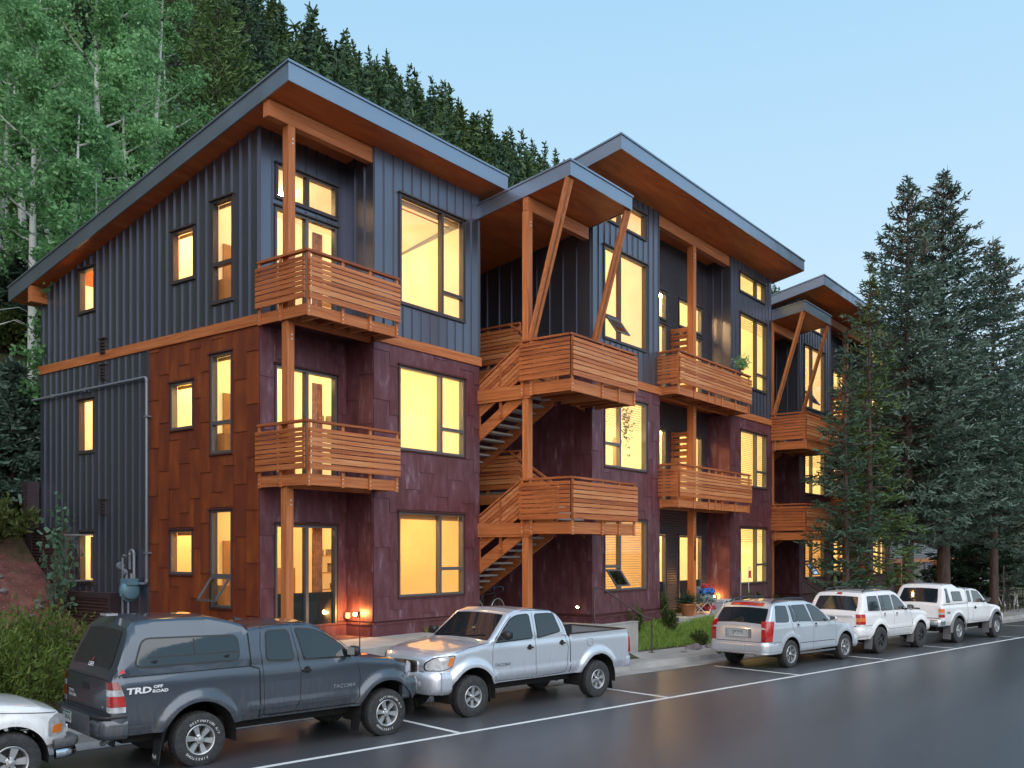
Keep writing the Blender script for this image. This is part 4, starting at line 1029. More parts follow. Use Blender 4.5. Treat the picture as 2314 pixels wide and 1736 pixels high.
    def bumper(s, front, z0, z1, out, mat, name, depth=.16, ymax=None, wrap=.35, bulge=.03, cs=.18, rise=0, parent=None, ns=10):
        """bar following the end of the car and wrapping round the corners"""
        x = s.xf if front else s.xr; d = 1 if front else -1; ym = ymax or s.wmax(x) + .02; W_ = s.W + .01
        plan = [(x - d * wrap, W_), (x - d * wrap * .4, W_ - .015)]
        for k in range(ns + 1):
            a = math.pi / 2 * k / ns; plan.append((x + d * (out - cs) + d * cs * math.sin(a) - (0), (W_ - .03 - cs) + cs * math.cos(a)))
        plan += [(x + d * out, .3), (x + d * out, 0)]
        prof = [(0, 0), (.12, .7), (.3, 1), (.7, 1), (.9, .75), (1, .2)]
        mb = MB()
        for sg in (1, -1):
            vs = []
            for i, (px, py) in enumerate(plan):
                a = plan[max(0, i - 1)]; b = plan[min(len(plan) - 1, i + 1)]; dx, dy = b[0] - a[0], b[1] - a[1]; l = math.hypot(dx, dy); nx_, ny_ = -dy / l, dx / l
                if nx_ * d < 0 and abs(nx_) > .5 or (abs(nx_) <= .5 and ny_ < 0): nx_, ny_ = -nx_, -ny_
                for zf_, bo in prof: vs.append((px + nx_ * bulge * (bo - 1), sg * (py + ny_ * bulge * (bo - 1)), z0 + (z1 - z0) * zf_))
                vs.append((px - d * depth * abs(nx_) if i > 2 else px, sg * (py - depth * .6 * (1 if i < 3 else abs(ny_))), z1 - .01))
                vs.append((px - d * depth * abs(nx_) if i > 2 else px, sg * (py - depth * .6 * (1 if i < 3 else abs(ny_))), z0 + .01))
            n = len(prof) + 2; fs = []
            for i in range(len(plan) - 1):
                for j in range(n): fs.append((i * n + j, i * n + (j + 1) % n, (i + 1) * n + (j + 1) % n, (i + 1) * n + j))
            fs.append(tuple(range(n)))
            mb.add(vs, fs)
        return mb.build(name, mat, parent or s.root, smooth=40)
    def wheels(s, Rw, ww, rr, style, y=None, steer=0, letters=None):
        first = None; y = y or s.W - .02
        for (xw, zw, Ra) in s.arches:
            for sg in (-1, 1):
                if first is None: first = wheel_obj(Rw, ww, rr, style, letters); o = first; o.parent = s.root
                else: o = copy_tree(first, s.root)
                o.location = (xw, sg * (y - ww / 2), Rw - .012); o.rotation_euler = (0, 0, 0 if sg < 0 else math.pi)
                s_rot = random.Random(xw * 7 + sg).random() * 6; o.rotation_euler.y = s_rot if not letters else .2
    def handle(s, x, z, mat='black', l=.17, name='door_handle'):
        for sg in (-1, 1):
            mb = MB(); y = s.Y(x, z)
            mb.add([(x + a * l / 2, sg * (y + b), z + c) for a, b, c in ((-1, .0, -.012), (1, .0, -.012), (1, .0, .014), (-1, 0, .014), (-.8, .035, -.012), (.8, .035, -.012), (.8, .035, .014), (-.8, .035, .014))], [(0, 3, 2, 1), (4, 5, 6, 7), (0, 1, 5, 4), (1, 2, 6, 5), (2, 3, 7, 6), (3, 0, 4, 7)])
            mb.lathe([(.0, -.001), (.05, -.001), (.055, .004), (0, .004)], (0, 0, 0), 'y', 14, 1)
            o = len(mb.v) - 4 * 14
            for i in range(o, len(mb.v)):
                p = mb.v[i]; mb.v[i] = (p[0] + x + .01, sg * (s.Y(x, z + .01) + .002 + abs(p[1])), p[2] + z + .01)
            mb.build(name, [mat, 'seam_line'], s.root)
    def mirror(s, x, z, mat='black', sz=(.10, .24, .17)):
        for sg in (-1, 1):
            mb = MB(); y = s.Y(x, z) ; a, b, c = sz
            mb.beam((x, sg * (y - .03), z + .02), (x - .0, sg * (y + .08), z + .05), .06, .05)
            pr = [(-.5, .25), (-.42, .8), (-.15, 1), (.25, .92), (.45, .6), (.5, .1)]
            vs = []; m = 12
            for px, rr_ in pr:
                for k in range(m):
                    an = 2 * math.pi * k / m; cc, ss = math.cos(an), math.sin(an); q = 3.2
                    r0 = 1 / (abs(cc) ** q + abs(ss) ** q) ** (1 / q)
                    vs.append((x + px * a * 1.3, sg * (y + .06 + b / 2 + cc * r0 * b / 2 * rr_), z + .10 + ss * r0 * c / 2 * rr_))
            mb.add(vs, [(i * m + k, i * m + (k + 1) % m, (i + 1) * m + (k + 1) % m, (i + 1) * m + k) for i in range(len(pr) - 1) for k in range(m)] + [tuple(range(m)), tuple(range(5 * m, 6 * m))])
            o = mb.build('wing_mirror', mat, s.root, smooth=50)
            g = MB(); g.poly([(x - .068 * a / .1, sg * (y + .08), z + .04), (x - .068 * a / .1, sg * (y + .04 + b), z + .04), (x - .068 * a / .1, sg * (y + .04 + b), z + .16), (x - .068 * a / .1, sg * (y + .08), z + .16)]); g.build('mirror_glass', 'chrome', o)
def grow(poly, d):
    cx = sum(p[0] for p in poly) / len(poly); cz = sum(p[1] for p in poly) / len(poly); out = []; n = len(poly)
    for i in range(n):
        p0, p1, p2 = poly[i - 1], poly[i], poly[(i + 1) % n]
        def nrm(a, b):
            dx, dz = b[0] - a[0], b[1] - a[1]; l = math.hypot(dx, dz); nn = (dz / l, -dx / l)
            if nn[0] * ((a[0] + b[0]) / 2 - cx) + nn[1] * ((a[1] + b[1]) / 2 - cz) < 0: nn = (-nn[0], -nn[1])
            return nn
        a, b = nrm(p0, p1), nrm(p1, p2); k = 1 + a[0] * b[0] + a[1] * b[1]
        out.append((p1[0] + d * (a[0] + b[0]) / k, p1[1] + d * (a[1] + b[1]) / k))
    return out
def rpoly(poly, r, n=4):
    out = []; N_ = len(poly)
    if r <= 0: return list(poly)
    for i in range(N_):
        a, b, c = [Vector(poly[(i + k) % N_]) for k in (-1, 0, 1)]
        u, v = (a - b), (c - b); lu, lv = u.length, v.length
        if lu < 1e-6 or lv < 1e-6: out.append(tuple(b)); continue
        rr = min(r, lu * .45, lv * .45); p, q = b + u / lu * rr, b + v / lv * rr
        for k in range(n + 1):
            t = k / n; out.append(tuple(p * (1 - t) ** 2 + b * 2 * t * (1 - t) + q * t * t))
    return out
def wheel_obj(Rw, ww, rr, style, letters=None):
    h = ww / 2; mb = MB()
    prof = [(rr - .01, h - .02), (rr + .012, h - .004), (rr + .03, h), ((rr + Rw) / 2, h + .006), (Rw - .035, h - .004), (Rw - .012, h - .016), (Rw, h - .04), (Rw + .001, 0), (Rw, -h + .04), (Rw - .02, -h + .01), (rr, -h + .02)]
    prof = [(a, -b) for a, b in prof]
    mb.lathe(prof, (0, 0, 0), 'y', 40)
    nt_ = 36                                                     # tread blocks on shoulder and crown
    for k in range(nt_):
        for (ya, yb, ph) in ((-h + .022, -h + .07, 0), (-h + .08, -.01, .5), (.01, h - .08, 0), (h - .07, h - .022, .5)):
            a0 = 2 * math.pi * (k + ph) / nt_; a1 = a0 + 2 * math.pi / nt_ * .68; q = []
            for r_ in (Rw - .012, Rw + .006 - (.012 if abs(ya) > h - .03 or abs(yb) > h - .03 else 0)):
                for a, y in ((a0, ya), (a1, ya), (a1, yb), (a0, yb)): q.append((r_ * math.cos(a), y, r_ * math.sin(a)))
            mb.hexa(q)
    w_ = mb.build('wheel', 'tyre', None, smooth=30)
    r = MB(); y0 = -h + .012
    r.lathe([(rr + .004, y0 - .004), (rr - .004, y0 - .012), (rr - .018, y0 - .006), (rr - .026, y0 + .02), (rr - .03, h - .03)], (0, 0, 0), 'y', 40)
    r.lathe([(rr - .03, y0 + .10), (0, y0 + .10)], (0, 0, 0), 'y', 24, 1)
    n, wi, wo, hub = {'six': (6, .05, .085, .075), 'steel6': (6, .055, .07, .06), 'slim7': (7, .022, .034, .055), 'dark5': (5, .07, .09, .08), 'five': (5, .06, .10, .07)}[style]
    mm = 1 if style == 'dark5' else 0
    for k in range(n):
        a = 2 * math.pi * k / n; ca, sa = math.cos(a), math.sin(a); q = []
        for (rad, wd_, dy) in ((hub * .6, wi, 0), (rr - .02, wo, .0)):
            for (sy, y) in ((0, y0 + .012 + (.012 if rad < .1 else 0)), (1, y0 + .075)):
                for e in (-1, 1): q.append((rad * ca - e * wd_ / 2 * sa, y, rad * sa + e * wd_ / 2 * ca))
        r.hexa([q[0], q[1], q[3], q[2], q[4], q[5], q[7], q[6]], 0)
    r.lathe([(hub, y0 + .07), (hub, y0 + .02), (hub * .8, y0 + .008), (hub * .45, y0 + .004), (hub * .42, y0 - .01), (hub * .3, y0 - .014), (0, y0 - .014)], (0, 0, 0), 'y', 24, 0)
    for k in range(n if n < 7 else 5):
        a = 2 * math.pi * (k + .5) / n; r.lathe([(.011, y0 + .03), (.011, y0 + .0), (0, y0 - .002)], (hub * .9 * math.cos(a), 0, hub * .9 * math.sin(a)), 'y', 8, 1)
    r.build('rim', ['alloy' if style != 'dark5' else 'rim_dark', 'black'], w_, smooth=30)
    if letters:
        for txt, a0, rad, sz, st in letters:
            t = MB()
            for i, ch in enumerate(txt):
                if ch == ' ': continue
                an = a0 - i * st
                add_text(t, ch, sz, lambda x, y, an=an, rad=rad: ((rad + y) * math.cos(an) + x * math.sin(an), -h - .0085, (rad + y) * math.sin(an) - x * math.cos(an)), bold=.0002, sx=1.1)
            t.build('tyre_lettering', 'white_text', w_)
    return w_
def paint(name, col, rough=.28, coat=1., metal=.35, dirt=0):
    m, t, b = new_mat(name); N = t.nodes; L = t.links
    b.inputs['Metallic'].default_value = metal; b.inputs['Coat Weight'].default_value = coat; b.inputs['Coat Roughness'].default_value = .03
    tc = N.new('ShaderNodeTexCoord'); mp = N.new('ShaderNodeMapping'); mp.inputs['Scale'].default_value = (5, 5, .7); L.new(tc.outputs['Object'], mp.inputs[0])
    nz = N.new('ShaderNodeTexNoise'); nz.inputs['Scale'].default_value = 6; nz.inputs['Detail'].default_value = 8; L.new(mp.outputs[0], nz.inputs[0])
    sp = N.new('ShaderNodeSeparateXYZ'); L.new(tc.outputs['Object'], sp.inputs[0])
    mr = N.new('ShaderNodeMapRange'); mr.inputs[1].default_value = 1.15; mr.inputs[2].default_value = .45; mr.inputs[3].default_value = 0; mr.inputs[4].default_value = dirt; L.new(sp.outputs['Z'], mr.inputs[0])
    r2 = N.new('ShaderNodeMapRange'); r2.inputs[1].default_value = .42; r2.inputs[2].default_value = .7; L.new(nz.outputs[0], r2.inputs[0])
    mu = N.new('ShaderNodeMath'); mu.operation = 'MULTIPLY'; L.new(mr.outputs[0], mu.inputs[0]); L.new(r2.outputs[0], mu.inputs[1])
    mx = N.new('ShaderNodeMixRGB'); L.new(mu.outputs[0], mx.inputs[0]); mx.inputs[1].default_value = (*col, 1); mx.inputs[2].default_value = (.17, .14, .12, 1); L.new(mx.outputs[0], b.inputs['Base Color'])
    r3 = N.new('ShaderNodeMapRange'); r3.inputs[3].default_value = rough; r3.inputs[4].default_value = .8; L.new(mu.outputs[0], r3.inputs[0]); L.new(r3.outputs[0], b.inputs['Roughness'])
    return m
M['paint_grey'] = paint('charcoal_car_paint', (.070, .088, .115), dirt=.8, metal=.5)
M['paint_silver'] = paint('silver_car_paint', (.66, .70, .77), dirt=.3, metal=.5)
M['paint_suv'] = paint('pale_silver_car_paint', (.62, .67, .73), dirt=.2, metal=.45)
M['paint_white'] = paint('white_car_paint', (.84, .85, .86), dirt=.3, metal=0)
M['car_glass'] = P('car_glass', (.012, .020, .025), .03, 0, coat=.6, spec=.7, ior=1.5, bump=.06, bscale=2.2)
M['rear_glass'] = P('rain_speckled_glass', (.012, .014, .018), .18, 0, coat=.4, spec=.8, bump=.8, bscale=90)
M['seam_line'] = P('panel_gap', (.008, .008, .010), .7)
M['under'] = P('underbody_black', (.012, .011, .011), .85)
M['rim_dark'] = P('dark_steel_rim', (.06, .06, .065), .4, .6)
M['lamp_red'] = P('tail_lamp_red', (.42, .012, .012), .18, coat=1, var=.3, vscale=16)
M['lamp_red2'] = P('tail_lamp_dark_red', (.22, .01, .012), .2, coat=1)
M['lamp_clear'] = P('clear_lamp_lens', (.55, .57, .60), .12, .3, coat=1, var=.3, vscale=14)
M['lamp_amber'] = P('amber_lens', (.75, .20, .03), .2, coat=1)
M['plate'] = P('number_plate', (.72, .74, .74), .5); M['plate_green'] = P('plate_green', (.03, .12, .08), .5)
M['bumper_grey'] = P('bumper_rubber', (.10, .105, .115), .5, var=.3, vscale=20)
M['cladding'] = P('grey_cladding', (.17, .18, .19), .5)
M['red_mark'] = P('red_sticker', (.6, .03, .05), .4)
def plate(car, x, y0, z0, txt, w_=.31, h_=.155, tilt=0):
    mb = MB(); mb.box(x - .008, x, y0 - w_ / 2, y0 + w_ / 2, z0 - h_ / 2, z0 + h_ / 2)
    o = mb.build('number_plate', 'plate', car.root)
    t = MB(); xx = x - .0095
    add_text(t, txt, .098, lambda a, b: (xx, y0 - a, z0 + b), bold=.0015, sx=.78, sy=1.1)
    ridge = [(-w_ / 2 + .006, h_ / 2 - .006), (-w_ / 2 + .006, h_ / 2 - .028), (-.10, h_ / 2 - .018), (-.06, h_ / 2 - .034), (-.02, h_ / 2 - .016), (.03, h_ / 2 - .033), (.07, h_ / 2 - .017), (.11, h_ / 2 - .03), (w_ / 2 - .006, h_ / 2 - .020), (w_ / 2 - .006, h_ / 2 - .006)]
    t.add([(xx, y0 - a, z0 + b) for a, b in ridge], [tuple(range(len(ridge)))])
    for (a, b, c, d) in ((-w_ / 2, w_ / 2, -h_ / 2, -h_ / 2 + .006), (-w_ / 2, w_ / 2, h_ / 2 - .006, h_ / 2), (-w_ / 2, -w_ / 2 + .006, -h_ / 2, h_ / 2), (w_ / 2 - .006, w_ / 2, -h_ / 2, h_ / 2)):
        t.poly([(xx + .0004, y0 - a, z0 + c), (xx + .0004, y0 - b, z0 + c), (xx + .0004, y0 - b, z0 + d), (xx + .0004, y0 - a, z0 + d)])
    t.build('plate_lettering', 'plate_green', o)
def mudflap(car, x, z0, z1, y, w_=.26, lean=.0, mat='black', txt=None):
    for sg in (-1, 1):
        mb = MB(); q = []
        for (dx) in (0, .012):
            q += [(x + dx, sg * (y - w_), z0), (x + dx, sg * y, z0), (x + dx + lean, sg * y, z1), (x + dx + lean, sg * (y - w_), z1)]
        mb.add(q, [(0, 1, 2, 3), (7, 6, 5, 4), (0, 4, 5, 1), (1, 5, 6, 2), (2, 6, 7, 3), (3, 7, 4, 0)])
        o = mb.build('mud_flap', mat, car.root)
        if txt and sg < 0:
            t = MB(); add_text(t, txt, .10, lambda a, b: (x - .002, -(y - w_ / 2) - a, z0 + .10 + b), bold=.002, sx=.9); t.build('flap_lettering', 'white_text', o)
def pick_near(px, py, ang): return (px, py, 0)
# ---- 1. dark grey extended-cab pickup with canopy shell. x runs forward, origin under the rear axle.
Rw = .385
c = Car('pickup_truck', 'dark grey pickup with a matching canopy shell, in front of the orange side wall', 'pickup truck', (-7.41 + .165, -4.10 + .93, 0), -R(9.6),
        paint='paint_grey', xr=-1.22, xf=3.98, W=.95, zb=1.36, sill=.55, arches=[(0, .385, .535), (3.22, .385, .535)], flare=.055, mold=(.72, .80, .72, 2.68), nose=.36, taper_f=.62, tail=.05, tum=.27, redge=.09, crown=.05,
        top=[(-1.22, 1.34), (-1.20, 1.38), (-.93, 2.02), (-.84, 2.10), (-.6, 2.13), (.2, 2.13), (.52, 2.06), (.74, 1.99), (.80, 1.93), (1.0, 1.94), (1.5, 1.97), (1.85, 1.955), (2.05, 1.88), (2.62, 1.40), (2.75, 1.36), (3.3, 1.30), (3.7, 1.22), (3.88, 1.12), (3.98, .98)])
c.body()
c.glass([(-.90, 1.47), (.62, 1.46), (.62, 1.80), (-.76, 1.83)], rr=.10)
c.line([(-.72, 1.585), (.60, 1.575)], .018, 'black', 'window_bar', off=.010); c.line([(-.04, 1.585), (-.04, 1.80)], .022, 'black', 'window_bar', off=.010)
for x in (-.62, .44):
    for sg in (-1, 1):
        mb = MB(); y = c.Y(x, 1.52); mb.lathe([(0, -.02), (.022, -.02), (.022, .02), (0, .02)], (x, sg * (y + .015), 1.525), 'y', 10); mb.box(x - .05, x + .01, sg * (y + .02) - .006, sg * (y + .02) + .006, 1.515, 1.535); mb.build('shell_latch', 'black', c.root)
c.glass([(1.06, 1.42), (1.50, 1.39), (1.46, 1.83), (1.10, 1.83)], rr=.07)
c.glass([(1.70, 1.39), (2.52, 1.37), (2.40, 1.52), (2.14, 1.71), (1.90, 1.81), (1.60, 1.84)], rr=.05)
c.line([(-1.21, 1.345), (.80, 1.345)], .016); c.line([(.80, 1.95), (.80, 1.34), (.93, 1.30), (.93, .56)], .024)
c.line([(1.02, 1.9), (.97, 1.6), (.99, 1.3), (1.0, .62), (1.10, .585), (1.52, .585), (1.60, .78), (1.62, 1.2), (1.58, 1.5), (1.52, 1.91), (1.10, 1.93), (1.02, 1.9)], .010)
c.line([(1.56, 1.90), (1.64, 1.91), (1.95, 1.86), (2.25, 1.70), (2.56, 1.44), (2.66, 1.28), (2.70, 1.0), (2.66, .70), (2.60, .60), (1.56, .585)], .010)
c.line([(2.62, 1.385), (3.2, 1.30), (3.75, 1.16)], .008); c.line([(.93, .60), (2.7, .59)], .014)
c.top_patch(-1.165, -.955, .88, .86, 'rear_glass', 'shell_rear_glass', off=.008)
c.top_patch(2.10, 2.58, .93, .97, 'car_glass', 'windscreen', off=.006)
# tailgate face
c.end_patch([(-.80, .86), (.80, .86), (.80, 1.31), (-.80, 1.31)], 'seam_line', 'tailgate_gap', off=.003, rr=.04)
c.end_patch([(-.785, .875), (.785, .875), (.785, 1.30), (-.785, 1.30)], 'paint_grey', 'tailgate', off=.009, rr=.04)
c.end_patch([(-.13, 1.12), (.13, 1.12), (.13, 1.22), (-.13, 1.22)], 'black', 'tailgate_handle', off=.02, rr=.03)
for sg in (-1, 1):
    mb = MB()                                                    # tail lamp wraps the corner
    for (z0, z1, m_) in ((.88, .955, 2), (.957, 1.10, 0), (1.102, 1.185, 2 if True else 0), (1.187, 1.29, 1)):
        zs = [z0, z1]; arc = []
        for z in zs:
            wx = .17 - .09 * max(0, (z - 1.0) / .3) ** 1.5
            row = [(c.xr - .016, sg * (c.Y(c.xr, z) - .12), z), (c.xr - .016, sg * (c.Y(c.xr, z) - .01), z)]
            for k in range(4): x = c.xr + .005 + (wx) * k / 3; row.append((x, sg * (c.Y(x, z) + .010), z))
            arc.append(row)
        n = len(arc[0]); mb.add(arc[0] + arc[1], [(i, i + 1, n + i + 1, n + i) for i in range(n - 1)], m_)
    mb.build('tail_lamp', ['lamp_red', 'lamp_red2', 'lamp_clear'], c.root, smooth=50)
c.bumper(False, .52, .80, .16, 'paint_grey', 'rear_bumper', wrap=.20, bulge=.05)
c.bumper(False, .80, .84, .165, 'black', 'bumper_step', wrap=.19, bulge=.01)
mb = MB(); mb.box(c.xr - .17, c.xr - .155, -.55, .55, .56, .83); mb.build('bumper_recess', 'bumper_grey', c.root)
plate(c, c.xr - .172, .28, .72, 'NOM-8G3')
mb = MB(); mb.tube([(c.xr + .1, -.55, .47), (c.xr - .02, -.60, .43)], .036, 12); mb.build('exhaust_pipe', 'alloy', c.root, smooth=50)
mb = MB(); mb.box(-1.0, -.84, -.12, .12, 2.128, 2.16); mb.build('brake_light', 'lamp_clear', c.root)
t = MB(); yy0 = .0
add_text(t, 'TRD', .112, lambda a, b: c.sp(-.86 + a, 1.15 + b, .004), bold=.004, sx=1.55, shear=.15); add_text(t, 'OFF', .055, lambda a, b: c.sp(-.60 + a, 1.185 + b, .004), bold=.002, sx=1.35, shear=.1); add_text(t, 'ROAD', .058, lambda a, b: c.sp(-.57 + a, 1.125 + b, .004), bold=.002, sx=1.35, shear=.1)
t.build('side_lettering', 'white_text', c.root)
t = MB(); add_text(t, 'TACOMA', .085, lambda a, b: c.sp(2.39 + a, .905 + b, .008), bold=.002, sx=1.15, shear=.25); t.build('door_lettering', 'chrome', c.root)
t = MB(); rg = lambda a, b: (c.xr + .038 + b * .38, -.05 - a, 1.47 + b * .9)
add_text(t, 'LEER', .085, rg, bold=.002, sx=1.15)
add_text(t, 'TOYOTA', .05, lambda a, b: (c.xr - .011, .60 - a, 1.04 + b), bold=.001); add_text(t, 'TACOMA', .06, lambda a, b: (c.xr - .011, .56 - a, .98 + b), bold=.001, sx=1.2); add_text(t, 'V6', .045, lambda a, b: (c.xr - .011, -.62 - a, .93 + b), bold=.001)
t.build('rear_lettering', 'white_text', c.root)
t = MB(); t.add([rg(-.02, .06), rg(.03, .06), rg(.01, .12)], [(0, 1, 2)]); t.add([c.sp(-1.12, 1.40, .004), c.sp(-1.03, 1.40, .004), c.sp(-1.07, 1.46, .004)], [(0, 1, 2)]); t.build('red_sticker', 'red_mark', c.root)
c.handle(1.72, 1.205); c.mirror(2.50, 1.36)
c.bumper(True, .56, .90, .05, 'paint_grey', 'front_bumper', wrap=.45, bulge=.05, cs=.34)
c.side_patch([(3.62, .99), (3.93, .99), (3.90, 1.12), (3.70, 1.20)], 'lamp_clear', 'head_lamp', .010, rr=.04)
c.end_patch([(.42, .94), (.56, .94), (.56, 1.0), (.42, 1.0)], 'lamp_clear', 'head_lamp', True, .01, mirror=True)
c.end_patch([(-.40, .62), (.40, .62), (.36, .96), (-.36, .96)], 'black', 'grille', True, .012)
mb = MB(); mb.tube([(2.84, -.72, 1.33), (2.84, -.72, 2.0)], [.012, .003], 6); mb.tube([(2.82, -.72, 1.32), (2.86, -.72, 1.37)], .022, 8); mb.build('antenna', 'black', c.root)
mb = MB(); mb.hexa([(.98, -.02, 1.96), (1.12, -.035, 1.975), (1.12, .035, 1.975), (.98, .02, 1.96), (.98, -.006, 2.03), (1.05, -.012, 2.0), (1.05, .012, 2.0), (.98, .006, 2.03)]); mb.build('shark_fin', 'black', c.root)
mudflap(c, -.60, .10, .62, .93, .24, .08, txt='4x4'); mudflap(c, 2.66, .14, .62, .95, .24, .06)
c.wheels(Rw, .26, .215, 'six', y=.965, letters=[('DESTINATION A/T', 2.35, .268, .048, .135), ('FIRESTONE', 5.25, .268, .048, .15)])
TR1 = c
# ---- 2. silver double-cab pickup, facing the camera side (front to the left)
ang = -R(9.2)
c = Car('pickup_truck', 'silver double-cab pickup with open bed, facing left', 'pickup truck', (1.36 + .15, -5.25 + .93, 0), ang + math.pi,
        paint='paint_silver', xr=-1.08, xf=4.33, W=.94, zb=1.33, sill=.56, arches=[(0, .385, .53), (3.46, .385, .53)], flare=.055, mold=(.62, .80, .62, 2.98), nose=.34, taper_f=.60, tail=.05, tum=.27, redge=.085, crown=.045, tuck=.05, bed=(-1.02, .76, .86),
        top=[(-1.08, 1.36), (.80, 1.345), (.87, 1.36), (1.0, 1.70), (1.10, 1.82), (1.25, 1.88), (1.75, 1.93), (2.2, 1.93), (2.42, 1.87), (3.0, 1.37), (3.12, 1.34), (3.65, 1.28), (4.0, 1.235), (4.2, 1.19), (4.30, 1.12), (4.33, 1.06)])
c.sillf = lambda x: .56 if x < 4.1 else .50
c.body()
c.glass([(1.10, 1.44), (1.72, 1.36), (1.74, 1.37), (1.72, 1.79), (1.22, 1.79)], rr=.05)
c.glass([(1.90, 1.36), (2.84, 1.33), (2.62, 1.55), (2.40, 1.73), (2.20, 1.79), (1.90, 1.80)], rr=.05)
c.line([(.84, 1.36), (.84, .60)], .022); c.line([(.96, 1.34), (.90, 1.1), (.96, .64), (1.04, .60), (1.80, .585), (1.83, .8), (1.82, 1.3), (1.80, 1.88)], .010)
c.line([(.98, 1.4), (1.12, 1.78), (1.3, 1.86), (2.0, 1.885), (2.3, 1.83), (2.55, 1.68), (2.86, 1.40), (2.96, 1.2), (2.98, .9), (2.92, .60), (1.84, .585)], .009)
c.line([(3.06, 1.335), (3.55, 1.27), (3.86, 1.20)], .008)
c.top_patch(2.46, 2.98, .93, .97, 'windscreen_warm', 'windscreen', off=.006) if 'windscreen_warm' in M else c.top_patch(2.46, 2.98, .93, .97, 'car_glass', 'windscreen', off=.006)
mb = MB()                                                        # black bed liner lip
for sg in (-1, 1): mb.box(-1.06, .82, sg * .80 - .055, sg * .80 + .055, 1.346, 1.362)
mb.box(-1.075, -1.0, -.8, .8, 1.352, 1.368); mb.poly([(-1.0, -.74, .868), (.75, -.74, .868), (.75, .74, .868), (-1.0, .74, .868)]); mb.box(-1.0, .75, .735, .755, .868, 1.345); mb.box(-1.0, .75, -.755, -.735, .868, 1.345); mb.box(.745, .765, -.75, .75, .868, 1.35); mb.build('bed_liner', 'black', c.root)
c.handle(1.98, 1.17); c.handle(1.07, 1.20); c.mirror(2.78, 1.36, sz=(.11, .25, .18))
c.side_patch([(.15, 1.22), (.32, 1.22), (.30, 1.10), (.18, 1.08)], 'paint_silver', 'fuel_flap', .004, sides=(1,), rr=.03); c.line([(.14, 1.23), (.33, 1.23), (.31, 1.09), (.17, 1.07), (.14, 1.23)], .006, sides=(1,))
for sg in (-1, 1): pass
c.side_patch([(-1.07, .86), (-1.0, .86), (-1.03, 1.18), (-1.07, 1.20)], 'lamp_red', 'tail_lamp', .012, rr=.02)
c.end_patch([(.80, .86), (.92, .86), (.90, 1.20), (.80, 1.20)], 'lamp_red', 'tail_lamp', off=.012, mirror=True)
c.bumper(False, .55, .80, .12, 'paint_silver', 'rear_bumper', wrap=.16, bulge=.03)
# front end: grille, lamps, bumper with fog lamps
c.bumper(True, .46, .86, .07, 'paint_silver', 'front_bumper', wrap=.36, bulge=.07, cs=.36, depth=.3)
c.side_patch([(3.88, 1.15), (4.20, 1.12), (4.325, 1.02), (4.325, .90), (4.12, .895), (3.95, .95)], 'lamp_clear', 'head_lamp', .016, rr=.05); c.side_patch(grow([(3.88, 1.15), (4.20, 1.12), (4.325, 1.02), (4.325, .90), (4.12, .895), (3.95, .95)], .014), 'seam_line', 'lamp_surround', .010, rr=.05)
c.side_patch([(3.90, 1.13), (3.98, 1.12), (4.02, .97), (3.96, .96)], 'lamp_amber', 'turn_lamp', .022, rr=.02)
c.end_patch([(.44, .88), (.595, .88), (.595, .99), (.46, .985)], 'lamp_clear', 'head_lamp', True, .012, mirror=True, rr=.02)
c.end_patch([(-.40, .72), (.40, .72), (.43, 1.06), (-.43, 1.06)], 'chrome', 'grille_surround', True, .02, rr=.06)
g = c.end_patch([(-.34, .77), (.34, .77), (.37, 1.02), (-.37, 1.02)], 'black', 'grille', True, .03, rr=.04)[0]
mb = MB()
for z in (.81, .87, .93, .98): mb.box(c.xf + .03, c.xf + .042, -.34, .34, z - .007, z + .007)
mb.build('grille_bar', 'rim_dark', g)
mb = MB(); mb.box(c.xf + .055, c.xf + .09, -.36, .36, .60, .69); mb.build('bumper_intake', 'black', c.root)
for sg in (-1, 1):
    mb = MB(); mb.lathe([(0, .02), (.05, .016), (.062, 0), (.072, -.01), (.09, -.012)], (0, 0, 0), 'x', 18)
    a = R(28) * sg; cc, ss = math.cos(a), math.sin(a)
    mb.v = [(p[0] * cc - p[1] * ss + c.xf + .058, p[0] * ss + p[1] * cc + sg * .56, p[2] + .645) for p in mb.v]
    mb.build('fog_lamp', 'lamp_clear', c.root, smooth=50)
t = MB(); add_text(t, 'TACOMA', .085, lambda a, b: c.sp(2.72 - a, .90 + b, .008, 1), bold=.002, sx=1.15, shear=.25); t.build('door_lettering', 'chrome', c.root)
mudflap(c, -.52, .12, .60, .90, .20, .06); mudflap(c, 2.98, .22, .55, .90, .18, .04)
mb = MB()
for y in (-.35, .30): mb.beam((2.985, y - .3, 1.405), (2.90, y + .35, 1.46), .02, .014)
mb.build('wiper', 'black', c.root)
c.wheels(Rw, .25, .20, 'steel6', y=.955)
# ---- 3. pale silver angular SUV (rear toward the camera)
c = Car('suv', 'pale silver angular SUV with tall red tail lamps, parked behind the silver pickup', 'SUV', (8.53 + .15, -6.68 + .92, 0), -R(10.1),
        paint='paint_suv', xr=-.98, xf=3.76, W=.92, zb=1.14, sill=.30, arches=[(.06, .37, .44), (2.92, .37, .44)], flare=.02, mold=None, nose=.24, taper_f=.5, tail=.10, taper_r=.3, tum=.33, redge=.07, crown=.05, shoulder=.015, tuck=.05,
        top=[(-.98, 1.10), (-.95, 1.16), (-.62, 1.60), (-.52, 1.69), (-.3, 1.73), (.4, 1.76), (1.1, 1.74), (1.45, 1.66), (2.25, 1.18), (2.4, 1.12), (3.1, 1.04), (3.5, .96), (3.7, .86), (3.76, .72)])
c.sillf = lambda x: .40 if x < -.3 else .30
c.body()
c.glass([(-.62, 1.22), (-.02, 1.20), (.05, 1.30), (.06, 1.60), (-.44, 1.62)], rr=.04, frame=.012)
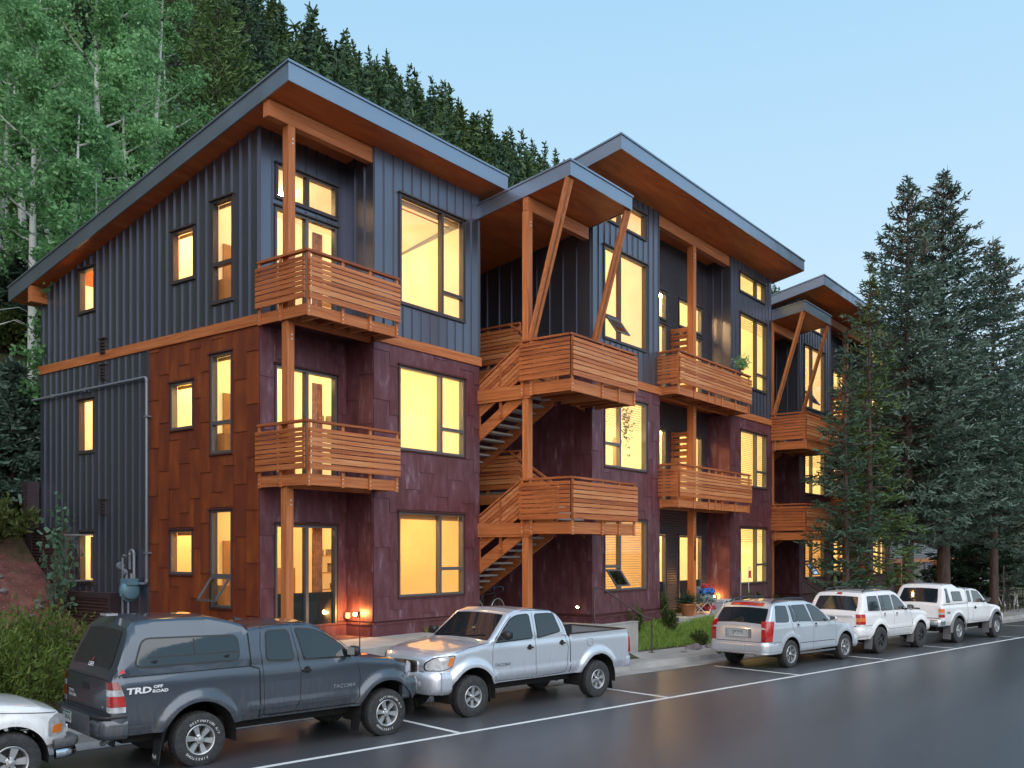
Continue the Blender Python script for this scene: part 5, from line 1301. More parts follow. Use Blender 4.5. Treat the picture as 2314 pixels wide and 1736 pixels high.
c.glass([(.20, 1.20), (.42, 1.20), (.28, 1.60), (.20, 1.60)], rr=.02, frame=.014); c.glass([(.46, 1.20), (1.12, 1.18), (.98, 1.60), (.33, 1.60)], rr=.03, frame=.014)
c.glass([(1.22, 1.18), (2.02, 1.14), (1.84, 1.32), (1.50, 1.53), (1.26, 1.60), (1.09, 1.60)], rr=.04, frame=.016)
c.line([(.14, 1.64), (.12, 1.2), (.20, .95), (.48, .72), (.52, .40), (1.20, .36), (1.20, 1.1), (1.10, 1.64)], .009); c.line([(1.2, .36), (2.38, .34), (2.42, .8), (2.36, 1.05)], .009)
c.line([(.5, .62), (2.35, .60)], .016); c.line([(.30, 1.17), (1.95, 1.12)], .014, 'chrome', 'belt_trim'); c.line([(.55, .34), (2.45, .32)], .05, 'alloy', 'sill_trim', off=.01); c.line([(-.95, .70), (-.40, .70), (-.36, .5)], .008)
c.top_patch(-.925, -.64, .93, .93, 'car_glass', 'rear_window', off=.006); c.top_patch(1.50, 2.20, .92, .95, 'car_glass', 'windscreen', off=.006)
for sg in (-1, 1):
    mb = MB(); arc = []
    for z in (.72, .95, 1.15, 1.24):
        row = [(c.xr + (max(0, z - 1.1) * .55) - .012, sg * (c.Y(c.xr, z) - .13), z), (c.xr + (max(0, z - 1.1) * .55) - .012, sg * (c.Y(c.xr, z) - .01), z)]
        for k in range(4): x = c.xr + max(0, z - 1.1) * .5 + .005 + (.16 + (z - .72) * .12) * k / 3; row.append((x, sg * (c.Y(x, z) + .010), z))
        arc.append(row)
    n = len(arc[0]); mb.add(sum(arc, []), [(j * n + i, j * n + i + 1, (j + 1) * n + i + 1, (j + 1) * n + i) for j in range(3) for i in range(n - 1)])
    mb.build('tail_lamp', 'lamp_red', c.root, smooth=50)
c.end_patch([(-.70, .70), (.70, .70), (.70, .712), (-.70, .712)], 'seam_line', 'tailgate_gap', off=.006, rr=0)
c.end_patch([(-.40, .80), (.40, .80), (.40, 1.03), (-.40, 1.03)], 'chrome', 'plate_surround', off=.012, rr=.03)
c.end_patch([(-.29, .82), (.29, .82), (.29, 1.0), (-.29, 1.0)], 'paint_suv', 'plate_recess', off=.018, rr=.01)
plate(c, c.xr - .022, 0, .905, '872-DOP', .30, .15)
c.bumper(False, .40, .70, .10, 'paint_suv', 'rear_bumper', wrap=.42, bulge=.04, cs=.22); c.bumper(False, .395, .43, .115, 'alloy', 'bumper_trim', wrap=.40, bulge=.01, cs=.22)
for y in (-.58, .58):
    mb = MB(); mb.lathe([(.03, .1), (.045, .1), (.05, 0), (.04, -.06), (.03, -.06), (.03, .08)], (c.xr - .06, y, .37), 'x', 14); mb.build('exhaust_pipe', 'chrome', c.root, smooth=50)
c.top_patch(-.60, -.50, .70, .75, 'lamp_red', 'brake_light', off=.006)
for sg in (-1, 1):
    mb = MB(); mb.tube([(-.40, sg * .62, 1.70), (-.25, sg * .62, 1.765), (.4, sg * .62, 1.80), (1.05, sg * .62, 1.775), (1.22, sg * .61, 1.70)], [.02, .026, .026, .026, .018], 8); mb.build('roof_rail', 'rim_dark', c.root, smooth=50)
c.handle(.42, 1.07, 'paint_suv'); c.handle(1.32, 1.05, 'paint_suv'); c.mirror(2.0, 1.10, 'paint_suv', (.09, .2, .15))
c.bumper(True, .32, .66, .05, 'paint_suv', 'front_bumper', wrap=.3, bulge=.06, cs=.24)
c.side_patch([(3.45, .70), (3.72, .66), (3.70, .84), (3.5, .90)], 'lamp_clear', 'head_lamp', .01, rr=.03)
c.wheels(.365, .24, .232, 'slim7', y=.93)
# ---- 4. white boxy SUV
c = Car('suv', 'white boxy SUV with raised tyres, between the silver SUV and the white pickup', 'SUV', (13.5 + .15, -7.55 + .92, 0), -R(10.5),
        paint='paint_white', xr=-1.0, xf=3.55, W=.90, zb=1.26, sill=.46, arches=[(.05, .42, .46), (2.72, .42, .46)], flare=.035, mold=(.66, .80, .5, 2.3), nose=.22, taper_f=.4, tail=.08, taper_r=.25, tum=.28, redge=.09, crown=.045, shoulder=.02,
        top=[(-1.0, 1.22), (-.97, 1.28), (-.72, 1.74), (-.62, 1.82), (-.3, 1.86), (.6, 1.88), (1.15, 1.87), (1.4, 1.80), (2.0, 1.30), (2.15, 1.25), (3.0, 1.20), (3.35, 1.12), (3.52, 1.0), (3.55, .92)])
c.body()
c.glass([(-.62, 1.30), (.10, 1.28), (.10, 1.70), (-.50, 1.70)], rr=.06, frame=.012); c.glass([(.20, 1.28), (.92, 1.27), (.92, 1.70), (.20, 1.70)], rr=.05, frame=.014)
c.glass([(1.02, 1.27), (1.80, 1.25), (1.62, 1.45), (1.38, 1.64), (1.22, 1.70), (1.02, 1.70)], rr=.05, frame=.014); c.line([(.40, 1.28), (.40, 1.70)], .02, 'black', 'window_bar', off=.010)
c.line([(.15, 1.76), (.14, 1.2), (.20, .98), (.50, .75), (.55, .50), (.97, .50), (.97, 1.76)], .009); c.line([(.97, .50), (2.15, .50), (2.18, .9), (2.06, 1.2)], .009); c.line([(.55, .70), (2.2, .70)], .010); c.line([(-.9, .86), (-.42, .86)], .010)
c.top_patch(-.955, -.735, .90, .88, 'car_glass', 'rear_window', off=.006); c.top_patch(1.44, 1.98, .92, .95, 'car_glass', 'windscreen', off=.006)
for sg in (-1, 1):
    mb = MB()
    for (z0, z1, m_) in ((.90, .985, 0), (.987, 1.09, 1), (1.092, 1.20, 0)):
        arc = []
        for z in (z0, z1):
            row = [(c.xr - .014, sg * (c.Y(c.xr, z) - .12), z), (c.xr - .014, sg * (c.Y(c.xr, z) - .01), z)]
            for k in range(4): x = c.xr + .005 + .17 * k / 3; row.append((x, sg * (c.Y(x, z) + .010), z))
            arc.append(row)
        n = 6; mb.add(arc[0] + arc[1], [(i, i + 1, n + i + 1, n + i) for i in range(n - 1)], m_)
    mb.build('tail_lamp', ['lamp_red', 'lamp_amber'], c.root, smooth=50)
    mb = MB(); mb.tube([(-.45, sg * .60, 1.83), (-.3, sg * .60, 1.90), (.3, sg * .60, 1.93), (1.0, sg * .60, 1.91), (1.15, sg * .60, 1.85)], .024, 8); mb.build('roof_rail', 'rim_dark', c.root, smooth=50)
mb = MB(); mb.box(-.1, -.06, -.6, .6, 1.90, 1.92); mb.box(.8, .84, -.6, .6, 1.91, 1.93); mb.build('roof_rail', 'rim_dark', c.root)
c.end_patch([(-.62, 1.13), (.62, 1.13), (.58, 1.17), (-.58, 1.17)], 'paint_white', 'tailgate_ledge', off=.05, rr=.01)
c.end_patch([(-.70, .83), (.70, .83), (.70, .85), (-.70, .85)], 'seam_line', 'tailgate_gap', off=.006, rr=0)
plate(c, c.xr - .012, .12, 1.02, '351-ROM', .30, .15)
c.top_patch(-.70, -.64, .12, .12, 'lamp_red', 'brake_light', off=.012)
c.bumper(False, .52, .82, .10, 'paint_white', 'rear_bumper', wrap=.40, bulge=.05, cs=.18); c.bumper(True, .52, .86, .06, 'paint_white', 'front_bumper', wrap=.3, bulge=.05, cs=.22)
c.handle(.36, 1.13, 'paint_white'); c.handle(1.14, 1.12, 'paint_white'); c.mirror(1.76, 1.22, 'black', (.09, .2, .16))
mb = MB(); mb.tube([(-.8, -.5, .44), (-1.0, -.56, .42)], .032, 10); mb.build('exhaust_pipe', 'alloy', c.root, smooth=50)
mudflap(c, -.50, .16, .56, .92, .24, .05, 'cladding'); mudflap(c, 2.20, .2, .52, .92, .22, .05, 'cladding')
c.wheels(.40, .26, .205, 'dark5', y=.95)
# ---- 5. white pickup with cap
c = Car('pickup_truck', 'white pickup with white canopy shell and grey wheel flares, farthest along the kerb', 'pickup truck', (18.5 + .15, -8.72 + .92, 0), -R(11.5),
        paint='paint_white', xr=-1.12, xf=3.85, W=.86, zb=1.28, sill=.60, arches=[(0, .42, .50), (3.06, .42, .50)], flare=.03, mold=None, nose=.26, taper_f=.5, tail=.05, tum=.20, redge=.08, crown=.045,
        top=[(-1.12, 1.28), (-1.10, 1.32), (-.82, 1.86), (-.74, 1.94), (-.55, 1.97), (.02, 1.97), (.32, 1.84), (.7, 1.82), (.78, 1.76), (.95, 1.78), (1.4, 1.80), (1.72, 1.76), (1.9, 1.68), (2.4, 1.28), (2.55, 1.24), (3.2, 1.17), (3.6, 1.08), (3.8, .96), (3.85, .88)])
c.body()
c.glass([(-.78, 1.36), (-.50, 1.36), (-.56, 1.80), (-.72, 1.80)], rr=.03, frame=.012); c.glass([(-.28, 1.40), (.42, 1.39), (.36, 1.68), (-.30, 1.69)], rr=.04, frame=.018); c.line([(.06, 1.40), (.06, 1.68)], .014, 'alloy', 'window_bar', off=.010)
c.glass([(.86, 1.34), (1.10, 1.34), (1.08, 1.70), (.86, 1.70)], rr=.04, frame=.012); c.glass([(1.28, 1.32), (2.14, 1.29), (1.94, 1.50), (1.72, 1.66), (1.26, 1.70)], rr=.04, frame=.012)
c.line([(-1.1, 1.295), (.78, 1.295)], .012); c.line([(.78, 1.76), (.78, .62)], .02); c.line([(1.19, 1.74), (1.19, .66), (2.44, .64), (2.50, .95), (2.40, 1.25)], .009)
c.top_patch(-1.075, -.84, .88, .86, 'car_glass', 'shell_rear_glass', off=.008); c.top_patch(1.95, 2.38, .92, .95, 'car_glass', 'windscreen', off=.006)
c.end_patch([(-.76, .84), (.76, .84), (.76, .86), (-.76, .86)], 'seam_line', 'tailgate_gap', off=.004, rr=0); c.end_patch([(-.10, 1.13), (.10, 1.13), (.10, 1.17), (-.10, 1.17)], 'black', 'tailgate_handle', off=.015, rr=.01)
for sg in (-1, 1):
    mb = MB()
    for (z0, z1, m_) in ((.88, .97, 0), (.972, 1.04, 2), (1.042, 1.16, 1)):
        arc = []
        for z in (z0, z1):
            row = [(c.xr - .014, sg * (c.Y(c.xr, z) - .09), z), (c.xr - .014, sg * (c.Y(c.xr, z) - .01), z)]
            for k in range(4): x = c.xr + .005 + .12 * k / 3; row.append((x, sg * (c.Y(x, z) + .010), z))
            arc.append(row)
        n = 6; mb.add(arc[0] + arc[1], [(i, i + 1, n + i + 1, n + i) for i in range(n - 1)], m_)
    mb.build('tail_lamp', ['lamp_red', 'lamp_amber', 'lamp_clear'], c.root, smooth=50)
for (xw, zw, Ra) in c.arches:
    for sg in (-1, 1):
        mb = MB(); vs = []; m = 20
        for k in range(m + 1):
            a = math.pi * (1.06 * k / m - .03)
            for r_, o in ((Ra - .01, .03), (Ra - .005, .055), (Ra + .06, .05), (Ra + .10, .012)): x, z = xw + r_ * math.cos(a), zw + r_ * math.sin(a); vs.append((x, sg * (c.wmax(x) + o), z))
        mb.add(vs, [(4 * k + j, 4 * k + j + 1, 4 * k + j + 5, 4 * k + j + 4) for k in range(m) for j in range(3)]); mb.build('wheel_flare', 'cladding', c.root, smooth=50)
c.bumper(False, .58, .80, .16, 'chrome', 'rear_bumper', wrap=.16, bulge=.03, cs=.12); plate(c, c.xr - .165, .33, .72, 'ACK-544', .30, .15)
t = MB(); add_text(t, 'TRD', .10, lambda a, b: c.sp(-.70 + a, 1.02 + b, .006), bold=.002, sx=1.3); t.build('side_lettering', 'black', c.root)
c.bumper(True, .56, .84, .05, 'paint_white', 'front_bumper', wrap=.4, bulge=.04, cs=.25)
c.handle(1.36, 1.12); c.mirror(2.1, 1.27, 'black', (.09, .2, .16))
mudflap(c, -.56, .14, .60, .86, .26, .04, 'cladding'); mudflap(c, 2.46, .2, .58, .86, .24, .04, 'cladding')
c.wheels(.41, .27, .205, 'five', y=.91)
# ---- 0. white car cut by the left edge of the picture
o0 = Vector((-7.41, -4.10, 0)) + Vector((math.cos(-R(9.6)), math.sin(-R(9.6)), 0)) * (-2.36 - 2.84) + Vector((math.sin(R(9.6)), math.cos(R(9.6)), 0)) * (.32 + .86)
c = Car('suv', 'white SUV cut off by the left edge, only its front corner showing', 'SUV', tuple(o0), -R(9.6),
        paint='paint_white', xr=-.95, xf=3.58, W=.88, zb=1.16, sill=.46, arches=[(0, .37, .45), (2.84, .37, .45)], flare=.03, mold=None, nose=.22, taper_f=.5, tail=.08, taper_r=.25, tum=.3, redge=.10, crown=.06,
        top=[(-.95, 1.2), (-.7, 1.70), (-.4, 1.74), (1.1, 1.76), (1.4, 1.68), (2.05, 1.22), (2.2, 1.18), (2.8, 1.13), (3.2, 1.06), (3.45, .97), (3.55, .86), (3.58, .74)])
c.sillf = lambda x: .52 if x > 3.2 else .46
c.body()
c.glass([(-.5, 1.2), (.9, 1.2), (.9, 1.6), (-.4, 1.6)]); c.glass([(1.0, 1.2), (1.85, 1.18), (1.4, 1.55), (1.0, 1.6)])
c.top_patch(1.45, 2.02, .92, .95, 'car_glass', 'windscreen')
c.line([(2.1, 1.06), (3.40, .93)], .010)
c.side_patch([(3.28, .63), (3.50, .63), (3.555, .72), (3.555, .86), (3.42, .92), (3.30, .86)], 'lamp_clear', 'head_lamp', .012, rr=.06); c.side_patch([(3.34, .66), (3.48, .66), (3.50, .77), (3.36, .77)], 'lamp_amber', 'turn_lamp', .018, rr=.03)
c.end_patch([(.46, .62), (.66, .62), (.66, .73), (.46, .73)], 'lamp_clear', 'head_lamp', True, .012, mirror=True); c.end_patch([(-.4, .60), (.4, .60), (.4, .72), (-.4, .72)], 'black', 'grille', True, .012)
c.bumper(True, .46, .58, .14, 'bumper_grey', 'front_bumper', wrap=.22, bulge=.03, cs=.2); c.bumper(True, .32, .455, .11, 'chrome', 'front_bumper', wrap=.20, bulge=.05, cs=.2)
c.wheels(.37, .25, .21, 'five', y=.90)
ORG[0] = (0, 0, 0)
# ================= vegetation
ORG[0] = (0, 0, 0)
def leafmat(name, c1, c2, rough=.55, tr=.25):
    m, t, b = new_mat(name); N = t.nodes; L = t.links
    g = N.new('ShaderNodeNewGeometry'); oi = N.new('ShaderNodeObjectInfo'); a = N.new('ShaderNodeMath'); a.operation = 'MULTIPLY_ADD'
    tc = N.new('ShaderNodeTexCoord'); nz = N.new('ShaderNodeTexNoise'); nz.inputs['Scale'].default_value = .8; L.new(tc.outputs['Object'], nz.inputs[0])
    L.new(g.outputs['Random Per Island'], a.inputs[0]); a.inputs[1].default_value = .45; 
    a2 = N.new('ShaderNodeMath'); a2.operation = 'MULTIPLY_ADD'; L.new(oi.outputs['Random'], a2.inputs[0]); a2.inputs[1].default_value = .35
    s_ = N.new('ShaderNodeMath'); s_.operation = 'MULTIPLY'; s_.inputs[1].default_value = .35; L.new(nz.outputs[0], s_.inputs[0]); L.new(s_.outputs[0], a2.inputs[2]); L.new(a2.outputs[0], a.inputs[2])
    c = N.new('ShaderNodeValToRGB'); e = c.color_ramp.elements; e[0].position = .15; e[0].color = (*c1, 1); e[1].position = .95; e[1].color = (*c2, 1)
    L.new(a.outputs[0], c.inputs[0]); L.new(c.outputs[0], b.inputs['Base Color']); b.inputs['Roughness'].default_value = rough; b.inputs['Specular IOR Level'].default_value = .25
    if tr:
        tl = N.new('ShaderNodeBsdfTranslucent'); L.new(c.outputs[0], tl.inputs[0]); mx = N.new('ShaderNodeMixShader'); mx.inputs[0].default_value = tr
        L.new(b.outputs[0], mx.inputs[1]); L.new(tl.outputs[0], mx.inputs[2]); L.new(mx.outputs[0], N['Material Output'].inputs[0])
    return m
M['needle'] = leafmat('spruce_needles', (.020, .048, .028), (.085, .145, .095), tr=.1)
M['needle_blue'] = leafmat('blue_spruce_needles', (.030, .062, .044), (.165, .245, .195), tr=.1)
M['needle_green'] = leafmat('fir_needles', (.028, .062, .020), (.13, .20, .065), tr=.1)
M['needle_far'] = leafmat('hillside_needles', (.020, .055, .026), (.105, .185, .085), tr=.05)
M['aspen_leaf'] = leafmat('aspen_leaves', (.09, .24, .085), (.30, .55, .25), tr=.35)
M['shrub_leaf'] = leafmat('shrub_leaves', (.045, .085, .016), (.18, .25, .055), tr=.3)
M['shrub_leaf2'] = leafmat('undergrowth_leaves', (.03, .06, .015), (.13, .16, .05), tr=.3)
M['fir_bright'] = leafmat('bright_fir_needles', (.05, .105, .03), (.19, .29, .10), tr=.15)
M['sapling_leaf'] = leafmat('sapling_leaves', (.035, .085, .055), (.11, .21, .14), tr=.2)
M['cone'] = P('spruce_cones', (.16, .075, .035), .8)
M['grass_blade'] = leafmat('grass_blades', (.10, .20, .03), (.34, .48, .12), tr=.3)
M['bark'] = ramp_mat('spruce_bark', [(.3, (.045, .028, .024)), (.6, (.11, .072, .062)), (.8, (.19, .14, .12))], .9, scale=3, vvec=(3, 3, .8), bump=.8, bscale=14)
def aspen_bark():
    m, t, b = new_mat('aspen_bark'); N = t.nodes; L = t.links; b.inputs['Roughness'].default_value = .75
    tc = N.new('ShaderNodeTexCoord'); mp = N.new('ShaderNodeMapping'); mp.inputs['Scale'].default_value = (2.5, 2.5, 5.5); L.new(tc.outputs['Object'], mp.inputs[0])
    nz = N.new('ShaderNodeTexNoise'); nz.inputs['Scale'].default_value = .9; nz.inputs['Detail'].default_value = 4; L.new(mp.outputs[0], nz.inputs[0])
    c = N.new('ShaderNodeValToRGB'); e = c.color_ramp.elements; e[0].position = .34; e[0].color = (.03, .03, .03, 1); e[1].position = .42; e[1].color = (.50, .53, .50, 1); L.new(nz.outputs[0], c.inputs[0]); L.new(c.outputs[0], b.inputs['Base Color']); return m
M['aspen_bark'] = aspen_bark()
def quads(name, V, mats, parent=None, mi=None):
    """V: (n, 4, 3) array"""
    n = len(V); me = bpy.data.meshes.new(name); me.vertices.add(n * 4); me.vertices.foreach_set('co', np.asarray(V, np.float32).ravel())
    me.loops.add(n * 4); me.loops.foreach_set('vertex_index', np.arange(n * 4, dtype=np.int32)); me.polygons.add(n)
    me.polygons.foreach_set('loop_start', np.arange(0, n * 4, 4, dtype=np.int32)); me.update(calc_edges=True)
    for m in (mats if isinstance(mats, (list, tuple)) else [mats]): me.materials.append(M[m])
    if mi is not None: me.polygons.foreach_set('material_index', np.asarray(mi, np.int32))
    o = bpy.data.objects.new(name, me); COL.objects.link(o); o.parent = parent; return o
def unit(v): return v / (np.linalg.norm(v, axis=-1, keepdims=True) + 1e-9)
def sprays(rg, pos, dirs, ln, wd_, jitter=.5):
    """slim leaf quads at pos pointing along dirs"""
    n = len(pos); d = unit(dirs + rg.normal(0, jitter, (n, 3))); u = unit(np.cross(d, rg.normal(0, 1, (n, 3))))
    L = (ln * rg.uniform(.7, 1.3, n))[:, None]; W_ = (wd_ * rg.uniform(.7, 1.3, n))[:, None]
    a = pos - d * L * .15; b = pos + d * L
    return np.stack([a + u * W_ * .5, a - u * W_ * .5, b - u * W_ * .35, b + u * W_ * .35], 1)
def conifer_crown(rg, H, Rb, z0, nw, nb, per, ln, wd_, droop=.25, power=.85, up=.0, dens=1., ragged=.25, curve=.35):
    P_, D_ = [], []
    limbs = []
    for i in range(nw):
        t = (i + rg.uniform(-.4, .4)) / nw; t = min(max(t, 0), .995); z = z0 + (H - z0) * t
        rad = Rb * (1 - t) ** power * (.55 + .45 * min(1, t * 6)) 
        for k in range(max(3, int(nb * (1 - .45 * t)))):
            a = rg.uniform(0, 2 * np.pi); r = rad * rg.uniform(1 - ragged * 1.3, 1 + ragged); el = -droop * (1 - t) + up + .35 * t + rg.normal(0, .12)
            dh = np.array([np.cos(a), np.sin(a), 0]); m = max(3, int(per * (r / Rb) * dens) + 2)
            f = np.sqrt(rg.uniform(.03, 1, m)); 
            bend = curve * r * f ** 2
            base = np.array([0, 0, z]) + dh * (r * f)[:, None]; base[:, 2] += el * r * f + bend * .35
            side = np.cross(dh, [0, 0, 1]); sw = (rg.uniform(-1, 1, m) * .30 * r * (1 - f * .75) + rg.normal(0, .03, m))
            p = base + side * sw[:, None]; p[:, 2] += rg.normal(0, .05, m) - np.abs(sw) * .15
            d = dh * .8 + side * (np.sign(sw) * .7)[:, None] + np.array([0, 0, .12 + el * .5])
            P_.append(p); D_.append(d); limbs.append((z, a, r, el))
    return np.concatenate(P_), np.concatenate(D_), limbs
def conifer(name, H, Rb, z0, nw, nb, per, ln, wd_, mat, seed, trunk_r, single=False, limbs=True, cones=False, **k):
    rg = np.random.default_rng(seed)
    p, d, lb = conifer_crown(rg, H, Rb, z0, nw, nb, per, ln, wd_, **k)
    V = sprays(rg, p, d, ln, wd_); top = np.array([[0, 0, H - .02 * H * q] for q in np.linspace(0, 3, 14)]); V = np.concatenate([V, sprays(rg, top, np.tile([0, 0, 1.], (14, 1)) + rg.normal(0, .5, (14, 3)), ln * .7, wd_)])
    root = empty(name, (0, 0, 0)) if not single else None
    mb = MB(); mb.tube([(0, 0, -.6), (0, 0, 0), (trunk_r * .1, 0, H * .3), (0, trunk_r * .2, H * .65), (0, 0, H * .99)], [trunk_r * 1.35, trunk_r * 1.1, trunk_r * .78, trunk_r * .42, .012], 9, cap=False)
    if limbs:
        for (z, a, r, el) in lb[::2]: mb.tube([(0, 0, z), (math.cos(a) * r * .5, math.sin(a) * r * .5, z + el * r * .5), (math.cos(a) * r * .85, math.sin(a) * r * .85, z + el * r * .85 + .1 * r)], [.028 + .01 * r, .016, .006], 4, cap=False)
    if single:
        o = quads(name, V, [mat, 'bark'])
        return o
    mb.build('trunk', 'bark', root, smooth=60); mats = [mat]; mi = None
    if cones:
        s = (p[:, 2] > H * .80) & (rg.random(len(p)) < .5); cp = p[s]; C_ = sprays(rg, cp, np.tile([0, 0, -1.], (len(cp), 1)), .10, .045, .3); V = np.concatenate([V, C_]); mats = [mat, 'cone']; mi = [0] * (len(V) - len(C_)) + [1] * len(C_)
    quads('crown', V, mats, root, mi); return root
# three tall spruces and two slim ones between the farthest block and the road
def pw(u, Z): x = (u - 1157) / 2113 * Z; return CAM[0] + Z * math.cos(AZ) + x * math.sin(AZ), CAM[1] + Z * math.sin(AZ) - x * math.cos(AZ)
def ztop(v, Z): return CAM[2] + (1246 - v) / 2113 * Z
for (nm, u, Z, v, Rb, seed, z0, mt, lab, tr_, nw, nb) in (
    ('spruce_tree', 2052, 37.5, 398, 3.6, 5, 3.4, 'needle_blue', 'tall dark spruce with cone-laden brown top, left one of the two tallest', .23, 62, 10),
    ('spruce_tree', 2132, 39.5, 382, 4.1, 6, 3.8, 'needle_blue', 'tallest blue-green spruce with a thick bare trunk, right one of the two tallest', .27, 66, 11),
    ('spruce_tree', 2246, 43.0, 548, 4.7, 7, 4.2, 'needle_blue', 'tall spruce at the right edge with a narrow brown tip above the bicycles', .19, 56, 11),
    ('spruce_tree', 1966, 34.5, 598, 1.7, 8, 1.3, 'needle_green', 'slim yellow-green spruce with long sparse leader in front of the farthest block', .13, 46, 7),
    ('spruce_tree', 1912, 33.0, 745, 1.5, 9, 1.2, 'needle', 'shorter bushy young spruce nearest the farthest stair tower', .12, 34, 8),
    ('spruce_tree', 2200, 50.0, 1120, 3.0, 10, .6, 'needle', 'broad dark young spruce low behind the two tallest spruces', .2, 34, 11),
    ('spruce_tree', 2330, 50.0, 700, 4.8, 11, 1.5, 'needle_blue', 'spruce half cut off by the right edge of the picture', .25, 50, 11)):
    x, y = pw(u, Z); g0 = gz(x, y); H = ztop(v, Z) - g0
    t = conifer(nm, H, Rb, z0, int(nw * 1.15), nb, 75, .20, .06, mt, seed, tr_, cones=nw > 40, droop=.22, power=.80, ragged=.42, up=.06, dens=.27 if Rb < 2 else 1.1)
    t.location = (x, y, g0); tag(t, lab, 'tree', 'tall spruces by the farthest block')
# aspens on the slope behind and left of the nearest block
def aspen(H, seed, cr=2.2, leaves=5200, cb=.42, bare=False):
    rg = np.random.default_rng(seed); r_ = random.Random(seed); root = empty('aspen_tree', (0, 0, 0)); mb = MB()
    lx, ly = r_.uniform(-.5, .5), r_.uniform(-.5, .5); tr = .013 * H
    axis_ = lambda t: Vector((lx * t + .12 * math.sin(t * 5 + seed), ly * t + .12 * math.cos(t * 4 + seed), H * t))
    mb.tube([axis_(k / 8) if k else Vector((axis_(0).x, axis_(0).y, -.8)) for k in range(9)], [tr * (1 - .9 * k / 8) for k in range(9)], 8, cap=False)
    C_ = []
    for k in range(26):
        t = cb + (1 - cb) * (k / 26) ** .9; a = r_.uniform(0, 6.28); r = cr * (1 - ((t - cb) / (1 - cb)) ** 1.6 * .75) * r_.uniform(.45, 1.1) * (.55 + .45 * min(1, (t - cb) * 5)); p = axis_(t)
        e = p + Vector((math.cos(a) * r, math.sin(a) * r, r * r_.uniform(.4, .9)))
        mid = p + (e - p) * .5 + Vector((0, 0, -.08 * r)); mb.tube([p, mid, e], [tr * .30 * (1 - t * .6), tr * .16, .006], 5, cap=False)
        for q in (.45, .7, .9, 1.05): C_.append((p + (e - p) * q, .30 + .28 * r * (1.1 - q * .5)))
        if k % 2:
            e2 = mid + Vector((math.cos(a + .8) * r * .45, math.sin(a + .8) * r * .45, r * .3)); mb.tube([mid, e2], [tr * .1, .005], 4, cap=False); C_.append((e2, .5))
    for k in range(int(cb * 14)):
        t = r_.uniform(.15, cb); a = r_.uniform(0, 6.28); p = axis_(t); mb.tube([p, p + Vector((math.cos(a) * .8, math.sin(a) * .8, .25)), p + Vector((math.cos(a) * 1.1, math.sin(a) * 1.2, .1))], [.02, .012, .004], 4, cap=False)
    mb.build('trunk', 'aspen_bark', root, smooth=60)
    idx = rg.integers(0, len(C_), leaves); cen = np.array([tuple(C_[i][0]) for i in range(len(C_))])[idx]; rad = np.array([c_[1] for c_ in C_])[idx]
    p = cen + unit(rg.normal(0, 1, (leaves, 3))) * (rad * rg.uniform(0, 1, leaves) ** .45)[:, None] * np.array([1, 1, .8])
    V = sprays(rg, p, rg.normal(0, 1, (leaves, 3)), .095, .08, .6); quads('crown', V, 'aspen_leaf', root); return root
protoA = [aspen(14, 21, 2.0, 9500, .40), aspen(15.5, 22, 2.3, 10500, .44), aspen(12, 23, 1.8, 8000, .32)]
used = set(); na = 0
def place(proto, x, y, sc, rot, label, cat, group, first):
    o = proto if first else copy_tree(proto)
    o.location = (x, y, gz(x, y) - .1); o.rotation_euler = (0, 0, rot); o.scale = (sc, sc, sc); return tag(o, label, cat, group)
rr_ = random.Random(4)
asp = [(8, 40, 1.0), (62, 29, .95), (130, 33, 1.05), (168, 27, 1.0), (215, 36, 1.1), (262, 30, .95), (300, 34, 1.0), (338, 41, 1.12), (-30, 31, 1.0), (-60, 44, 1.1), (388, 46, .95), (150, 40, .9), (50, 38, 1.)]
AL = ['pale green aspen at the far left, its white trunk beside the roof end', 'aspen second from the left with a long bare white trunk above the eave', 'tall aspen left of the middle of the grove with a dark-scarred trunk', 'aspen with a thick white trunk that forks just above the roof edge', 'tall full-crowned aspen in the middle of the grove', 'slim aspen right of the forked white trunk', 'light green aspen whose trunk meets the roof edge halfway up', 'tall bright aspen at the right end of the grove', 'aspen behind the left edge, only its outer branches in the picture', 'distant aspen beyond the left edge of the picture', 'rightmost aspen, small and bluish, beside the broad fir', 'aspen half hidden in the middle of the grove behind the forked trunk', 'dim aspen in the second row near the left edge']
for i, (u, Z, sc) in enumerate(asp):
    x, y = pw(u, Z); k = i % 3; first = k not in used; used.add(k)
    place(protoA[k], x, y, sc * rr_.uniform(.94, 1.08), rr_.uniform(0, 6), AL[i % len(AL)], 'tree', 'aspen grove on the slope behind the nearest block', first)
# near conifers on the slope: big broad fir behind the roof and a few dark spruces
near = [(492, 46, .2, 'needle_green', 4.6, 'broad bright green fir rising right behind the high roof corner of the nearest block'), (395, 60, -260, 'needle_green', 4.4, 'tall dark green fir at the top of the picture left of the broad fir'),
        (30, 27, 800, 'needle_blue', 1.5, 'small blue spruce low on the slope at the left edge beside the side wall'), (105, 36, 640, 'needle', 2.6, 'dark spruce under the aspens left of the side wall roof edge'), (560, 66, -60, 'needle', 4.2, 'dark fir behind the high roof corner of the nearest block'), (250, 62, -330, 'needle', 4.2, 'dark spruce between the aspen crowns at the top left')]
near[0] = (492, 46, -20, 'fir_bright', 4.4, near[0][5])
for i, (u, Z, v, mt, Rb, lab) in enumerate(near):
    x, y = pw(u, Z); g0 = gz(x, y); H = max(5, ztop(v, Z) - g0)
    t = conifer('conifer_tree', H, Rb, .8, int(28 + H * 1.6), 12, 60 if i == 0 else 44, .26, .075, mt, 40 + i, .012 * H + .08, droop=.12, power=.62 if i == 0 else .8, ragged=.25); t.location = (x, y, g0 - .2); tag(t, lab, 'tree', 'conifers close behind the nearest block')
